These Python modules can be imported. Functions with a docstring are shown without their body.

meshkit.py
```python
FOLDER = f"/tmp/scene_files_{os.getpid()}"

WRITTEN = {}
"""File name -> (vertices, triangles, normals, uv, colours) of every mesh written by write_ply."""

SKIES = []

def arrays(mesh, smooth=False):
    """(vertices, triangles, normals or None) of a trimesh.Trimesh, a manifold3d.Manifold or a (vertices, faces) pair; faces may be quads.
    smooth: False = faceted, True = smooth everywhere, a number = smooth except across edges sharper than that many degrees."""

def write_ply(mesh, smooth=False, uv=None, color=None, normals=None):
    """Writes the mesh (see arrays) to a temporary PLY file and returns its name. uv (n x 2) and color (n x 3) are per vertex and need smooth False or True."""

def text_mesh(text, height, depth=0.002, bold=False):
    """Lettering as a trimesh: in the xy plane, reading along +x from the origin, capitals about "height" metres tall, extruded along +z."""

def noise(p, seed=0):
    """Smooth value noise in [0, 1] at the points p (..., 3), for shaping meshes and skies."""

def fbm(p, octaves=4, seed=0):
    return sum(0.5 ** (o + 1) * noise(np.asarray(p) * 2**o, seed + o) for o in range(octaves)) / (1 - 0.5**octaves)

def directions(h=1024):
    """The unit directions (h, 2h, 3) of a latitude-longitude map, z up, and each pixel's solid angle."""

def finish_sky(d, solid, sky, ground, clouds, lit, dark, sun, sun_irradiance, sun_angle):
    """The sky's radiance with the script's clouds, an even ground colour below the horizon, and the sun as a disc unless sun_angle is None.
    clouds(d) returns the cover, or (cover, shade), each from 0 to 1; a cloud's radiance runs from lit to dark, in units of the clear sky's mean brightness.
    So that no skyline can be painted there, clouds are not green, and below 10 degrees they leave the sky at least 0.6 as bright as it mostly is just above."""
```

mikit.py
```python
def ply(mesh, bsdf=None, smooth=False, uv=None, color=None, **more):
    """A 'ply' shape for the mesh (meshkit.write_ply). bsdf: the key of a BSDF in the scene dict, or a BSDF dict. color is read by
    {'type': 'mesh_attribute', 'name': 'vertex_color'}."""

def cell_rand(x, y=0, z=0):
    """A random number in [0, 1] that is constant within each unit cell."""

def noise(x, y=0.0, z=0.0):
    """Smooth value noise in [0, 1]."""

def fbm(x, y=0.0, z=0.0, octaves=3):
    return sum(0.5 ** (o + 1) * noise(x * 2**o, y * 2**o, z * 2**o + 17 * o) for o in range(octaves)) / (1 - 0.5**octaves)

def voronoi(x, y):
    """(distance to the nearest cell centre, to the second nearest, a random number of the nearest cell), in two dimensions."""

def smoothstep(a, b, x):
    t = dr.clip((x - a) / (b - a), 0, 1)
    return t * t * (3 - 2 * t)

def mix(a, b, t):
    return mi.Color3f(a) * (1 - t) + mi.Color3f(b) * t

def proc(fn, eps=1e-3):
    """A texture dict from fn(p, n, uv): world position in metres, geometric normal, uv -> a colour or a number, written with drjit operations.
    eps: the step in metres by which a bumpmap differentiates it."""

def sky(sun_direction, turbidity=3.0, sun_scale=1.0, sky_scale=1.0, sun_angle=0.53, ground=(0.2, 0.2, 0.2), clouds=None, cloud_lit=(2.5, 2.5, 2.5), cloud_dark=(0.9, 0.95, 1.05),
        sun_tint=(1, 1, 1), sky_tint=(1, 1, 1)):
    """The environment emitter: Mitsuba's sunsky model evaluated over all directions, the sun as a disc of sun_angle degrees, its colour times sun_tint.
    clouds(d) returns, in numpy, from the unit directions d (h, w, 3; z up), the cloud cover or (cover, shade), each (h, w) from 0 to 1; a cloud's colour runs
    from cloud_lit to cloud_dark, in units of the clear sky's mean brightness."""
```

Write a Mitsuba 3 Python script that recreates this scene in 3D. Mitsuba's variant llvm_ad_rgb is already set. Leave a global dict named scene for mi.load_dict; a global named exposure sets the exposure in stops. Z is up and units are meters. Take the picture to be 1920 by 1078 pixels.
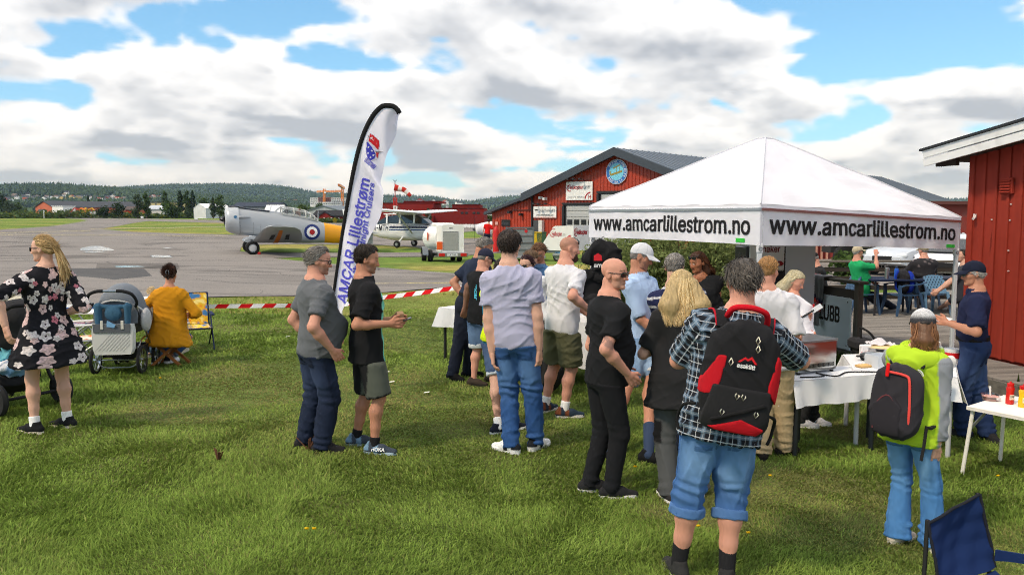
import math,random
import numpy as np,trimesh,manifold3d,shapely
import shapely.geometry as sg
import drjit as dr
import mitsuba as mi
import mikit,meshkit
from scipy.interpolate import PchipInterpolator
from scipy.spatial import cKDTree
# ------------------------------------------------------------------ camera, sky, exposure
scene,labels={},{}
T=mi.ScalarTransform4f
CAM_Z,FPX,PITCH=2.05,1560.0,math.atan(139/1560.0)
scene['camera']=dict(type='perspective',fov=2*math.degrees(math.atan(960/FPX)),fov_axis='x',near_clip=0.1,far_clip=30000.0,to_world=T().look_at(origin=[0,0,CAM_Z],target=[0,math.cos(PITCH),CAM_Z-math.sin(PITCH)],up=[0,0,1]))
exposure=1.58
def clouds(d):
 z=d[...,2]
 el=np.degrees(np.arcsin(np.clip(z,-1,1)))
 az=np.degrees(np.arctan2(d[...,0],d[...,1]))
 q=d[...,:2]/(z[...,None]+0.10)
 zero=np.zeros_like(z)
 warp=meshkit.fbm(np.stack([q[...,0]*1.3,q[...,1]*1.3,zero+9.1],-1),2,40)-0.5
 a=meshkit.fbm(np.stack([q[...,0]*1.25+1.2*warp+3.7,q[...,1]*1.25+1.0*warp+1.9,zero],-1),4,11)
 bil=lambda p,o,s_:1-np.abs(2*meshkit.fbm(p,o,s_)-1)*1.6
 puff=bil(d*np.array([13.0,13.0,17.0])+5.0+0.5*warp[...,None],4,77)
 fine=bil(d*np.array([44.0,44.0,60.0])+2.0,3,5)
 D=a*0.62+puff*0.15+fine*0.035
 def hole(a0,e0,sa,se):return np.exp(-((az-a0)/sa)**2-((el-e0)/se)**2)
 D=D+0.05-0.20*hole(23,11.0,5.0,3.2)-0.10*hole(28,14,5,3)-0.14*hole(-17,12.6,5,0.9)-0.10*hole(-9,9.8,5,0.7)-0.10*hole(-28,11.2,3,0.6)-0.06*hole(-5,2.2,3,0.7)
 D=D+0.10*hole(12,10.5,5.0,2.4)+0.08*hole(16,6.5,9,2.2)+0.075*hole(-20,8.5,14,3.6)+0.03*hole(0,12,7,3)+0.09*hole(0,1.0,200,3.2)+0.05*hole(35,5,7,4)
 cover=np.clip((D-0.425)/0.07,0,1);cover=cover*cover*(3-2*cover)
 up=lambda n:np.vstack([np.repeat(D[:1],n,0),D[:-n]])
 thick=lambda x:np.clip((x-0.43)/0.15,0,1.2)
 over=(1.2*thick(up(3))+thick(up(7))+0.8*thick(up(12)))/3.0;below=thick(np.vstack([D[7:],np.repeat(D[-1:],7,0)]))
 shade=0.95*over*(1.15-0.55*below)*thick(D)**0.4+0.60*(0.62-puff)+0.20*(0.62-fine)-0.12
 return cover,np.clip(shade*(1+0.55*np.exp(-((el-5.0)/4.0)**2)),0,1)
SUN=(-0.55,-0.50,0.80)
scene['sky']=mikit.sky(SUN,turbidity=3.0,sun_scale=0.60,sky_scale=1.9,sun_angle=7.0,ground=(0.12,0.14,0.08),clouds=clouds,cloud_lit=(2.5,2.5,2.52),cloud_dark=(1.12,1.19,1.32),sky_tint=(0.74,0.98,1.02))
scene['air']=dict(type='homogeneous',albedo=dict(type='rgb',value=[0.93,0.95,0.97]),sigma_t=dict(type='rgb',value=[3.6e-5,4.8e-5,6.6e-5]))
scene['haze']=dict(type='cube',bsdf=dict(type='null'),interior=dict(type='ref',id='air'),to_world=T().translate([0,3500,250]).scale([9000,9000,252]))
scene['camera']['medium']=dict(type='ref',id='air')
labels['haze']=dict(label='thin summer air between the lawn and the hills',category='haze',kind='stuff')
# ------------------------------------------------------------------ helpers
def rng(s):return np.random.default_rng(s)
def sr(r,g,b):
 c=np.array([r,g,b],float)/255
 return tuple(np.where(c<=0.04045,c/12.92,((c+0.055)/1.055)**2.4))
CP,SP=math.cos(PITCH),math.sin(PITCH)
def ray(u,v):
 x,y=(u-960)/FPX,-(v-539)/FPX
 return np.array([x,CP+y*SP,-SP+y*CP])
def gz(x,y):
 y=np.asarray(y,float);x=np.asarray(x,float)
 t=np.clip((y-12)/14.0,0,1);t=1-t*t*(3-2*t)
 return-0.030*np.clip(x,-12,12)*t
def G(u,v):
 r=ray(u,v);z=0.0
 for _ in range(40):
  s=(z-CAM_Z)/r[2];z=float(gz(r[0]*s,r[1]*s))
 return np.array([r[0]*s,r[1]*s,z])
def at(u,v,Y):
 r=ray(u,v);s=Y/r[1]
 return np.array([r[0]*s,Y,CAM_Z+r[2]*s])
def pz(u,v,z):
 r=ray(u,v);s=(z-CAM_Z)/r[2]
 return np.array([r[0]*s,r[1]*s,z])
def onplane(u,v,p,n):
 r=ray(u,v);o=np.array([0,0,CAM_Z]);s=np.dot(np.asarray(p)-o,n)/np.dot(r,n)
 return o+r*s
taken={}
def numbered(name):
 k=taken.get(name,0);taken[name]=k+1
 return name if k==0 else f'{name}_{k:03d}'
def lab(key,label,cat=None,group=None,kind=None):
 d=labels.setdefault(key,{})
 if label:d['label']=label
 if cat:d['category']=cat
 if group:d['group']=group
 if kind:d['kind']=kind
def thing(name,label,cat,group=None):
 k=numbered(name);lab(k,label,cat,group);return k
PLY={}
def put(key,mesh,bsdf,color=None,smooth=30,uv=None,normals=None,share=None,m=None):
 """One entry of the scene. color: one colour, an array per vertex or a function of the vertices."""
 if share is not None and share in PLY:d=dict(PLY[share])
 else:
  if normals is not None:v,f=mesh;n=normals
  else:v,f,n=meshkit.arrays(mesh,smooth if uv is None and not isinstance(color,np.ndarray)else(True if smooth else False))
  v=np.asarray(v,float)
  if not len(f):print('EMPTY',key);return key
  if color is None:color=(0.5,0.5,0.5)
  if callable(color):c=color(v)
  else:
   c=np.asarray(color,float)
   if c.ndim==1:c=np.tile(c,(len(v),1))
  if n is None:v,f,c,uv,n=_split(v,f,c,uv)
  f=np.asarray(f)
  if uv is None:
   if np.ptp(c,axis=0).max()>1e-6:v,n,c,f=v[f].reshape(-1,3),np.asarray(n)[f].reshape(-1,3),np.repeat(c[f].mean(1),3,0),np.arange(f.size).reshape(-1,3)
   c=np.clip(c,0,1);uv=np.stack([np.floor(c[:,0]*1000)+.02+.96*c[:,1],c[:,2]],1)
  path=meshkit.write_ply((v,f),False,uv,None,normals=n)
  d=dict(type='ply',filename=path,face_normals=False,bsdf=dict(type='ref',id=bsdf))
  if share is not None:PLY[share]=dict(d)
 if m is not None:d['to_world']=T(np.asarray(m,float))
 scene[key]=d
 return key
def _split(v,f,c,uv):
 t=v[f].reshape(-1,3)
 n=np.cross(v[f[:,1]]-v[f[:,0]],v[f[:,2]]-v[f[:,0]]);n/=np.linalg.norm(n,axis=1,keepdims=True)+1e-20
 return t,np.arange(len(t)).reshape(-1,3),c[f].reshape(-1,3),None if uv is None else uv[f].reshape(-1,2),np.repeat(n,3,0)
def part(parent,name,mesh,bsdf,color=None,**k):
 return put(numbered(parent+'__'+name),mesh,bsdf,color,**k)
def struct(name,mesh,bsdf,color=None,label=None,kind='structure',**k):
 key=put(numbered(name),mesh,bsdf,color,**k)
 lab(key,label or name.replace('_',' '),kind=kind);return key
def M(loc=(0,0,0),rz=0,rx=0,ry=0,s=1.0):
 a,b,c=(math.radians(t)for t in(rx,ry,rz))
 R=np.array([[math.cos(c),-math.sin(c),0],[math.sin(c),math.cos(c),0],[0,0,1]])@np.array([[math.cos(b),0,math.sin(b)],[0,1,0],[-math.sin(b),0,math.cos(b)]])@np.array([[1,0,0],[0,math.cos(a),-math.sin(a)],[0,math.sin(a),math.cos(a)]])
 m=np.eye(4);m[:3,:3]=R*np.asarray(s);m[:3,3]=loc
 return m
def tf(mesh,m):
 v,f=vf(mesh);f=f[:,::-1]if np.linalg.det(m[:3,:3])<0 else f
 return(v@m[:3,:3].T+m[:3,3],f)
def vf(mesh):
 if hasattr(mesh,'to_mesh'):
  q=mesh.to_mesh();return np.asarray(q.vert_properties[:,:3],float),np.asarray(q.tri_verts)
 if isinstance(mesh,tuple):
  v,f=np.asarray(mesh[0],float),np.asarray(mesh[1],int)
  if f.shape[1]==4:f=np.vstack([f[:,[0,1,2]],f[:,[0,2,3]]])
  return v,f
 return np.asarray(mesh.vertices,float),np.asarray(mesh.faces)
def cat(*ms):
 vs,fs,k=[],[],0
 for q in ms:
  v,f=vf(q);vs.append(v);fs.append(f+k);k+=len(v)
 return(np.vstack(vs),np.vstack(fs))
def box(c,s,m=None,bev=0.0):
 """A box of full size s about c, its edges chamfered by bev."""
 sx,sy,sz=(x/2 for x in s)
 if bev<=0:
  v=np.array([[x,y,z]for x in(-sx,sx)for y in(-sy,sy)for z in(-sz,sz)])
  f=np.array([[0,1,3],[0,3,2],[4,6,7],[4,7,5],[0,4,5],[0,5,1],[2,3,7],[2,7,6],[0,2,6],[0,6,4],[1,5,7],[1,7,3]])
 else:
  b=min(bev,0.49*min(s));pts=[]
  for x in(-1,1):
   for y in(-1,1):
    for z in(-1,1):
     pts+=[[x*sx,y*(sy-b),z*(sz-b)],[x*(sx-b),y*sy,z*(sz-b)],[x*(sx-b),y*(sy-b),z*sz]]
  v,f=vf(manifold3d.Manifold.hull_points(np.array(pts)))
 q=(v+np.asarray(c,float),f)
 return q if m is None else tf(q,m)
def beam(p,q,w,h=None,up=(0,0,1)):
 """A straight bar with a w x h cross-section from p to q."""
 p,q=np.asarray(p,float),np.asarray(q,float);h=w if h is None else h
 d=q-p;L=np.linalg.norm(d);d=d/L
 x=np.cross(d,up);x=x/np.linalg.norm(x)if np.linalg.norm(x)>1e-6 else np.array([1.0,0,0]);z=np.cross(x,d)
 v,f=box((0,L/2,0),(w,L,h));return(p+v[:,:1]*x+v[:,1:2]*d+v[:,2:]*z,f)
def tube(pts,r,n=8,cap=True):
 p=np.asarray(pts,float);r=np.broadcast_to(r,(len(p),));ok=np.r_[True,np.linalg.norm(np.diff(p,axis=0),axis=1)>1e-7];p,r=p[ok],r[ok]
 t=np.gradient(p,axis=0);t/=np.linalg.norm(t,axis=1,keepdims=True)+1e-12
 a=np.cross(t[0],[0,0,1.0]if abs(t[0][2])<0.9 else[1.0,0,0]);A=[]
 for k in range(len(p)):
  a=a-t[k]*np.dot(a,t[k]);a=a/np.linalg.norm(a);A.append(a)
 A=np.array(A);B=np.cross(t,A);g=np.arange(n)*2*np.pi/n
 v=(p[:,None]+r[:,None,None]*(np.cos(g)[None,:,None]*A[:,None]+np.sin(g)[None,:,None]*B[:,None])).reshape(-1,3)
 i,j=np.meshgrid(np.arange(len(p)-1),np.arange(n),indexing='ij')
 q=np.stack([i*n+j,i*n+(j+1)%n,(i+1)*n+(j+1)%n,(i+1)*n+j],-1).reshape(-1,4)
 f=np.vstack([q[:,[0,1,2]],q[:,[0,2,3]]])
 if cap:
  c0,c1=len(v),len(v)+1;v=np.vstack([v,p[0],p[-1]]);j=np.arange(n);b=(len(p)-1)*n
  f=np.vstack([f,np.stack([j*0+c0,(j+1)%n,j],1),np.stack([j*0+c1,b+j,b+(j+1)%n],1)])
 return(v,f)
def rod(p,q,r,n=8):return tube([p,q],r,n)
def curve(pts,n=40):
 p=np.asarray(pts,float);s=np.r_[0,np.cumsum(np.linalg.norm(np.diff(p,axis=0),axis=1))]
 return PchipInterpolator(s,p)(np.linspace(0,s[-1],n))
def loft(rings,cap=True):
 """Rings of equally many points (closed sections) joined into a solid."""
 R=np.asarray(rings,float);m,n=R.shape[:2];v=R.reshape(-1,3)
 i,j=np.meshgrid(np.arange(m-1),np.arange(n),indexing='ij')
 q=np.stack([i*n+j,i*n+(j+1)%n,(i+1)*n+(j+1)%n,(i+1)*n+j],-1).reshape(-1,4)
 f=np.vstack([q[:,[0,1,2]],q[:,[0,2,3]]])
 if cap:
  c=np.vstack([R[0].mean(0),R[-1].mean(0)]);k=len(v);v=np.vstack([v,c]);j=np.arange(n);b=(m-1)*n
  f=np.vstack([f,np.stack([j*0+k,(j+1)%n,j],1),np.stack([j*0+k+1,b+j,b+(j+1)%n],1)])
 return outward((v,f))
def outward(q):
 v,f=vf(q);a,b,c=v[f[:,0]],v[f[:,1]],v[f[:,2]]
 return(v,f[:,::-1])if np.einsum('ij,ij->',a-v.mean(0),np.cross(b-v.mean(0),c-v.mean(0)))<0 else(v,f)
def lathe(prof,n=24,m=None):
 """Profile [(radius, height)...] turned about z."""
 g=np.arange(n)*2*np.pi/n;ring=prof[0][0]>1e-3 and prof[-1][0]>1e-3;prof=list(prof)+[prof[0]]*ring
 q=loft([np.stack([max(r,1e-4)*np.cos(g),max(r,1e-4)*np.sin(g),g*0+z],1)for r,z in prof],not ring)
 return q if m is None else tf(q,m)
def prism(poly,h,m=None,z0=0.0):
 """A flat outline (list of xy, or shapely polygon) extruded along z."""
 p=poly if hasattr(poly,'geom_type')else sg.Polygon(poly)
 gs=getattr(p,'geoms',[p])
 q=cat(*[trimesh.creation.extrude_polygon(g,h,engine='earcut')for g in gs if g.area>1e-9])
 q=(q[0]+[0,0,z0],q[1]);return q if m is None else tf(q,m)
def frame(o,x,n):
 """Matrix that maps local xy to the plane at o with x axis along x and normal n (local z)."""
 x=np.asarray(x,float)/np.linalg.norm(x);n=np.asarray(n,float);n=n-x*np.dot(x,n);n/=np.linalg.norm(n)
 m=np.eye(4);m[:3,0],m[:3,1],m[:3,2],m[:3,3]=x,np.cross(n,x),n,o;return m
_text={}
def text(s,h,depth=0.004,bold=False,width=None,m=None,shear=0.0):
 if(s,bold)not in _text:_text[(s,bold)]=vf(meshkit.text_mesh(s,1.0,1.0,bold))
 v,f=_text[(s,bold)];v=v.copy();v[:,0]-=v[:,0].min();v[:,0]+=shear*v[:,1]
 v=v*[h,h,depth]
 if width:v[:,0]*=width/v[:,0].max()
 return(v,f)if m is None else tf((v,f),m)
def gridsheet(P):
 a,b=P.shape[:2];i,j=np.meshgrid(np.arange(a-1),np.arange(b-1),indexing='ij');k=i*b+j
 return(P.reshape(-1,3),np.stack([k,k+b,k+b+1,k+1],-1).reshape(-1,4))
def thicken(P,t):
 """An open sheet of points given a thickness t along its normals: a closed thin solid."""
 P=np.asarray(P,float);n=np.cross(np.gradient(P,axis=0),np.gradient(P,axis=1));n/=np.linalg.norm(n,axis=-1,keepdims=True)+1e-12
 A,B=P+n*t/2,P-n*t/2;a,b=P.shape[:2];(va,fa),(vb,fb)=gridsheet(A),gridsheet(B);k=a*b
 edge=np.r_[np.arange(b),np.arange(1,a)*b+b-1,(a-1)*b+np.arange(b-2,-1,-1),np.arange(a-2,0,-1)*b]
 e2=np.roll(edge,-1)
 return outward((np.vstack([va,vb]),np.vstack([fa,fb[:,::-1]+k,np.stack([edge,e2,e2+k,edge+k],1)])))
def jit(c,s,r):return tuple(np.clip(np.asarray(c)*(1+s*(r.random()-0.5)*2)*(1+0.25*s*(r.random(3)-0.5)),0,1))
# ------------------------------------------------------------------ materials
def uvcolour(p,n,uv):
 k=dr.floor(uv.x);return mi.Color3f(k/1000.0,(uv.x-k-.02)/.96,uv.y)
VC=mikit.proc(uvcolour)
def two(d):return dict(type='twosided',bsdf=d)
def prin(**k):return two(dict(type='principled',**{a:b for a,b in k.items()}))
def bump(fn,scale,inner,eps=1e-3):return dict(type='bumpmap',arbitrary=mikit.proc(fn,eps),scale=scale,nested=inner)
def mat(name,d):scene[name]=d
N,FB,SS,MIX,VOR=mikit.noise,mikit.fbm,mikit.smoothstep,mikit.mix,mikit.voronoi
def weave(p,n,uv):return FB(p.x*120,p.y*120,p.z*120,2)
mat('cloth',bump(weave,0.0012,prin(base_color=VC,roughness=0.92,specular=0.2,sheen=0.25)))
mat('skin',prin(base_color=VC,roughness=0.55,specular=0.35,flatness=0.3))
mat('hair',prin(base_color=VC,roughness=0.5,specular=0.4))
mat('paint',prin(base_color=VC,roughness=0.38,specular=0.45))
mat('gloss',prin(base_color=VC,roughness=0.16,specular=0.5,clearcoat=0.6))
mat('matte',prin(base_color=VC,roughness=0.85,specular=0.25))
mat('metal',prin(base_color=VC,roughness=0.34,metallic=0.9))
mat('chrome',prin(base_color=VC,roughness=0.12,metallic=1.0))
mat('leaf',dict(type='principledthin',base_color=VC,roughness=0.6,diff_trans=0.7,spec_trans=0.0,eta=1.35))
mat('tarp',dict(type='principledthin',base_color=VC,roughness=0.7,diff_trans=0.22,spec_trans=0.0,eta=1.3))
mat('clear',dict(type='thindielectric'))
mat('darkglass',prin(base_color=dict(type='rgb',value=[0.015,0.017,0.02]),roughness=0.06,specular=0.7))
mat('water',prin(base_color=dict(type='rgb',value=[0.05,0.05,0.045]),roughness=0.02,specular=0.9,metallic=0.35))
def dirtw(p,n,uv):return 0.55*SS(0.48,0.8,FB(p.x*1.7,p.y*1.7,p.z*1.1,4))*SS(0.3,0.7,FB(p.x*9,p.y*9,p.z*5,3))
mat('wornpaint',dict(type='blendbsdf',weight=mikit.proc(dirtw),a=prin(base_color=VC,roughness=0.45,specular=0.4),b=prin(base_color=dict(type='rgb',value=[0.16,0.145,0.12]),roughness=0.9)))
# ------------------------------------------------------------------ the ground
def lawncol(p,n,uv):
 big=FB(p.x*0.35+3,p.y*0.35,0.0,3);fine=FB(p.x*14,p.y*14,0.0,3)
 dry=SS(0.47,0.66,FB(p.x*0.8,p.y*0.8,4.0,4))
 c=MIX((0.060,0.088,0.020),(0.105,0.145,0.036),big)
 c=MIX(c,(0.115,0.105,0.045),dry*0.55)
 return c*(0.55+0.9*fine)
def fieldcol(p,n,uv):
 big=FB(p.x*0.02,p.y*0.02,0.0,4);med=FB(p.x*0.22,p.y*0.22,2.0,4);fine=FB(p.x*2.2,p.y*2.2,0.0,3)
 c=MIX((0.072,0.118,0.024),(0.120,0.172,0.036),med)
 c=MIX(c,(0.21,0.185,0.055),SS(0.5,0.72,FB(p.x*0.09,p.y*0.16,7.0,4)))
 return MIX(c,(0.05,0.075,0.02),SS(300.0,500.0,p.y))*(0.62+0.76*fine)
mat('field',prin(base_color=mikit.proc(lambda p,n,uv:dr.select(p.y<16.0,mi.Color3f(lawncol(p,n,uv)),mi.Color3f(fieldcol(p,n,uv)))),roughness=0.95,specular=0.1))
def crack(x,y,s,w):
 a,b,_=VOR(x*s+1.1*N(x*s*2.2,y*s*2.2,1.0),y*s+1.1*N(x*s*2.2,y*s*2.2,5.0))
 return 1-SS(0.0,w,b-a)
def tarcol(p,n,uv):
 fine=FB(p.x*30,p.y*30,0.0,3);med=FB(p.x*0.5,p.y*0.9,0.0,4);big=FB(p.x*0.06,p.y*0.12,3.0,3)
 c=MIX((0.126,0.114,0.107),(0.216,0.199,0.186),0.55*med+0.5*big)
 streak=SS(0.52,0.70,FB(p.x*0.09+0.06*p.y,p.y*1.5,9.0,4))
 c=c*(1-0.22*streak)
 k=crack(p.x,p.y,0.13,0.010)
 stain=SS(0.62,0.74,FB(p.x*0.3,p.y*0.5,21.0,3))
 return c*(0.80+0.4*fine)*(1-0.60*k)*(1-0.35*stain)
mat('tarmac',prin(base_color=mikit.proc(tarcol),roughness=0.85,specular=0.25))
mat('asphalt',prin(base_color=mikit.proc(lambda p,n,uv:MIX((0.055,0.055,0.058),(0.085,0.084,0.084),FB(p.x*1.2,p.y*1.2,0.0,4))*(0.75+0.5*FB(p.x*40,p.y*40,0.0,2))),roughness=0.88,specular=0.25))
mat('linepaint',prin(base_color=mikit.proc(lambda p,n,uv:MIX((0.40,0.34,0.17),(0.21,0.19,0.165),SS(0.42,0.62,FB(p.x*2.5,p.y*6,0.0,4)))),roughness=0.8))
def polar_sheet():
 ys=np.r_[np.linspace(-6,26,65),np.geomspace(27,9000,60)];rows=[]
 for y in ys:
  w=max(26.0,abs(y)*1.5);xs=np.r_[np.linspace(-1,1,65)]*w
  rows.append(np.stack([xs,xs*0+y,gz(xs,y)],1))
 return gridsheet(np.array(rows))
struct('ground',(polar_sheet()[0],polar_sheet()[1][:,::-1]),'field',smooth=True,label='green grass ground under the whole airfield')
def sheet(pix,dz,dense=1.2):
 """A flat patch lying dz over the ground, its outline given by photo pixels."""
 pts=[G(u,v)[:2]for u,v in pix];return flat(sg.Polygon(pts).buffer(0),dz,dense)
def flat(poly,dz,dense=1.2):
 q=[trimesh.creation.triangulate_polygon(g,engine='earcut')for g in getattr(poly,'geoms',[poly])]
 v2=np.vstack([a[0]for a in q]);f=[];k=0
 for a in q:f.append(np.asarray(a[1])+k);k+=len(a[0])
 v=np.c_[v2,np.zeros(len(v2))];f=np.vstack(f)
 near=(v[f][:,:,1].min(1)<28)
 if near.any()and dense<50:
  m=trimesh.Trimesh(v,f,process=False)
  for _ in range(6):
   e=np.linalg.norm(m.vertices[m.faces]-m.vertices[np.roll(m.faces,1,1)],axis=2).max(1);big=(e>dense)&(m.vertices[m.faces][:,:,1].min(1)<28)
   if not big.any():break
   m=m.subdivide(np.nonzero(big)[0])if False else trimesh.Trimesh(*trimesh.remesh.subdivide_to_size(m.vertices,m.faces,max_edge=max(dense,e.max()*0.5),max_iter=12),process=False)
  v,f=np.array(m.vertices),np.array(m.faces)
 v[:,2]=gz(v[:,0],v[:,1])+dz
 n=np.cross(v[f[:,1]]-v[f[:,0]],v[f[:,2]]-v[f[:,0]])[:,2]
 f[n<0]=f[n<0][:,::-1]
 return(v,f)
def px(*p):return sg.Polygon([G(u,v)[:2]for u,v in p]).buffer(0)
apron=sg.Polygon([G(u,v)[:2]for u,v in[(-500,600),(-200,594),(60,591),(165,588),(255,572),(345,559),(450,557),(560,556),(700,551),(860,538),(1000,530),(1120,520)]]+[(12,22),(34,40),(34,62),(12,95),(6,190)]+[G(u,v)[:2]for u,v in[(680,418.0),(420,415.2),(250,411.2),(0,405.9),(-500,402.5),(-700,420)]]).buffer(0)
isl=[px((-420,430),(-420,406),(0,407.2),(60,407.5),(120,409.5),(150,411),(164,413.5),(150,416.5),(128,420),(100,424),(55,427.5),(0,431),(-150,436)),px((188,430),(222,424),(250,418.5),(276,415.0),(420,418.5),(560,421.5),(720,424),(704,436),(600,441),(445,440.5),(350,438.5),(250,435)),px((450,472),(452,464),(470,459.5),(560,458.5),(700,459.5),(780,464),(800,470),(786,474),(640,474.5),(520,474.5)),px((512,485),(560,483),(700,482.5),(840,482),(1000,470),(1130,468),(1130,516),(960,519),(866,514),(800,510),(720,503),(640,497),(560,490)),px((862,447.5),(866,436),(930,430),(1000,428),(1000,440),(930,447))]
for g in isl:apron=apron.difference(g.simplify(0.02))
struct('apron',flat(apron,0.02,3.0),'tarmac',smooth=True,label='worn grey-brown tarmac apron with cracks beyond the lawn')
struct('runway',flat(px((-700,404.6),(0,404.6),(420,413.2),(700,416.0),(680,417.8),(420,415.0),(250,411.0),(0,405.75),(-700,405.5)),0.028,90),'tarmac',smooth=True,label='distant runway strip running across the airfield')
struct('asphalt_patch',sheet([(131,504.5),(270,505),(292,526),(70,527),(60,517)],0.030),'asphalt',smooth=True,label='dark asphalt repair patch on the apron')
mat('tarmac_grey',prin(base_color=mikit.proc(lambda p,n,uv:tarcol(p,n,uv)*0.66),roughness=0.85,specular=0.25))
struct('asphalt_patch',sheet([(182,495.5),(333,494.5),(337,505.5),(272,504.2),(180,503.8)],0.030),'tarmac_grey',smooth=True,label='faded grey asphalt repair patch on the apron')
struct('asphalt_strip',sheet([(-420,572),(0,563),(150,559),(300,556),(250,569),(160,583),(60,587),(-420,597)],0.030),'asphalt',smooth=True,label='dark asphalt strip along the edge of the lawn')
def blob(cu,cv,ru,rv,s,n=40):
 g=np.arange(n)*2*np.pi/n;k=1+0.35*(meshkit.noise(np.stack([np.cos(g)*1.6+s*3.3,np.sin(g)*1.6,g*0],1),s)-0.5)*2
 return[(cu+ru*k[i]*math.cos(g[i]),cv+rv*k[i]*math.sin(g[i]))for i in range(n)]
for i,(a,b,c,d,t)in enumerate([(183,467.5,31,4.2,'widest puddle on the apron, left of the aircraft'),(172,474,20,1.3,'thin puddle just below the widest puddle on the apron'),(302,482,21,2.1,'oval puddle on the apron nearest the parked aircraft'),(240,501.6,28,1.5,'narrow puddle beside the dark asphalt patch'),(314,466,9,0.7,'tiny puddle farther off on the apron')]):
 struct('puddle',sheet(blob(a,b,c,d,i),0.036,9),'water',smooth=True,label=t)
for a,b,w in[((-300,528),(240,543.5),1.4),((-300,547),(215,537.5),1.4),((215,537.5),(860,532),1.2),((0,437.5),(170,433),0.8),((-200,441),(240,440.6),0.7),((170,430),(420,425.5),0.8),((240,441),(430,444),0.7)]:
 n=9;u=np.linspace(a[0],b[0],n);v=np.linspace(a[1],b[1],n)
 struct('painted_line',sheet(list(zip(u,v-w/2))+list(zip(u[::-1],v[::-1]+w/2)),0.033,9),'linepaint',smooth=True,label='worn yellow taxi line painted on the apron')
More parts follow.
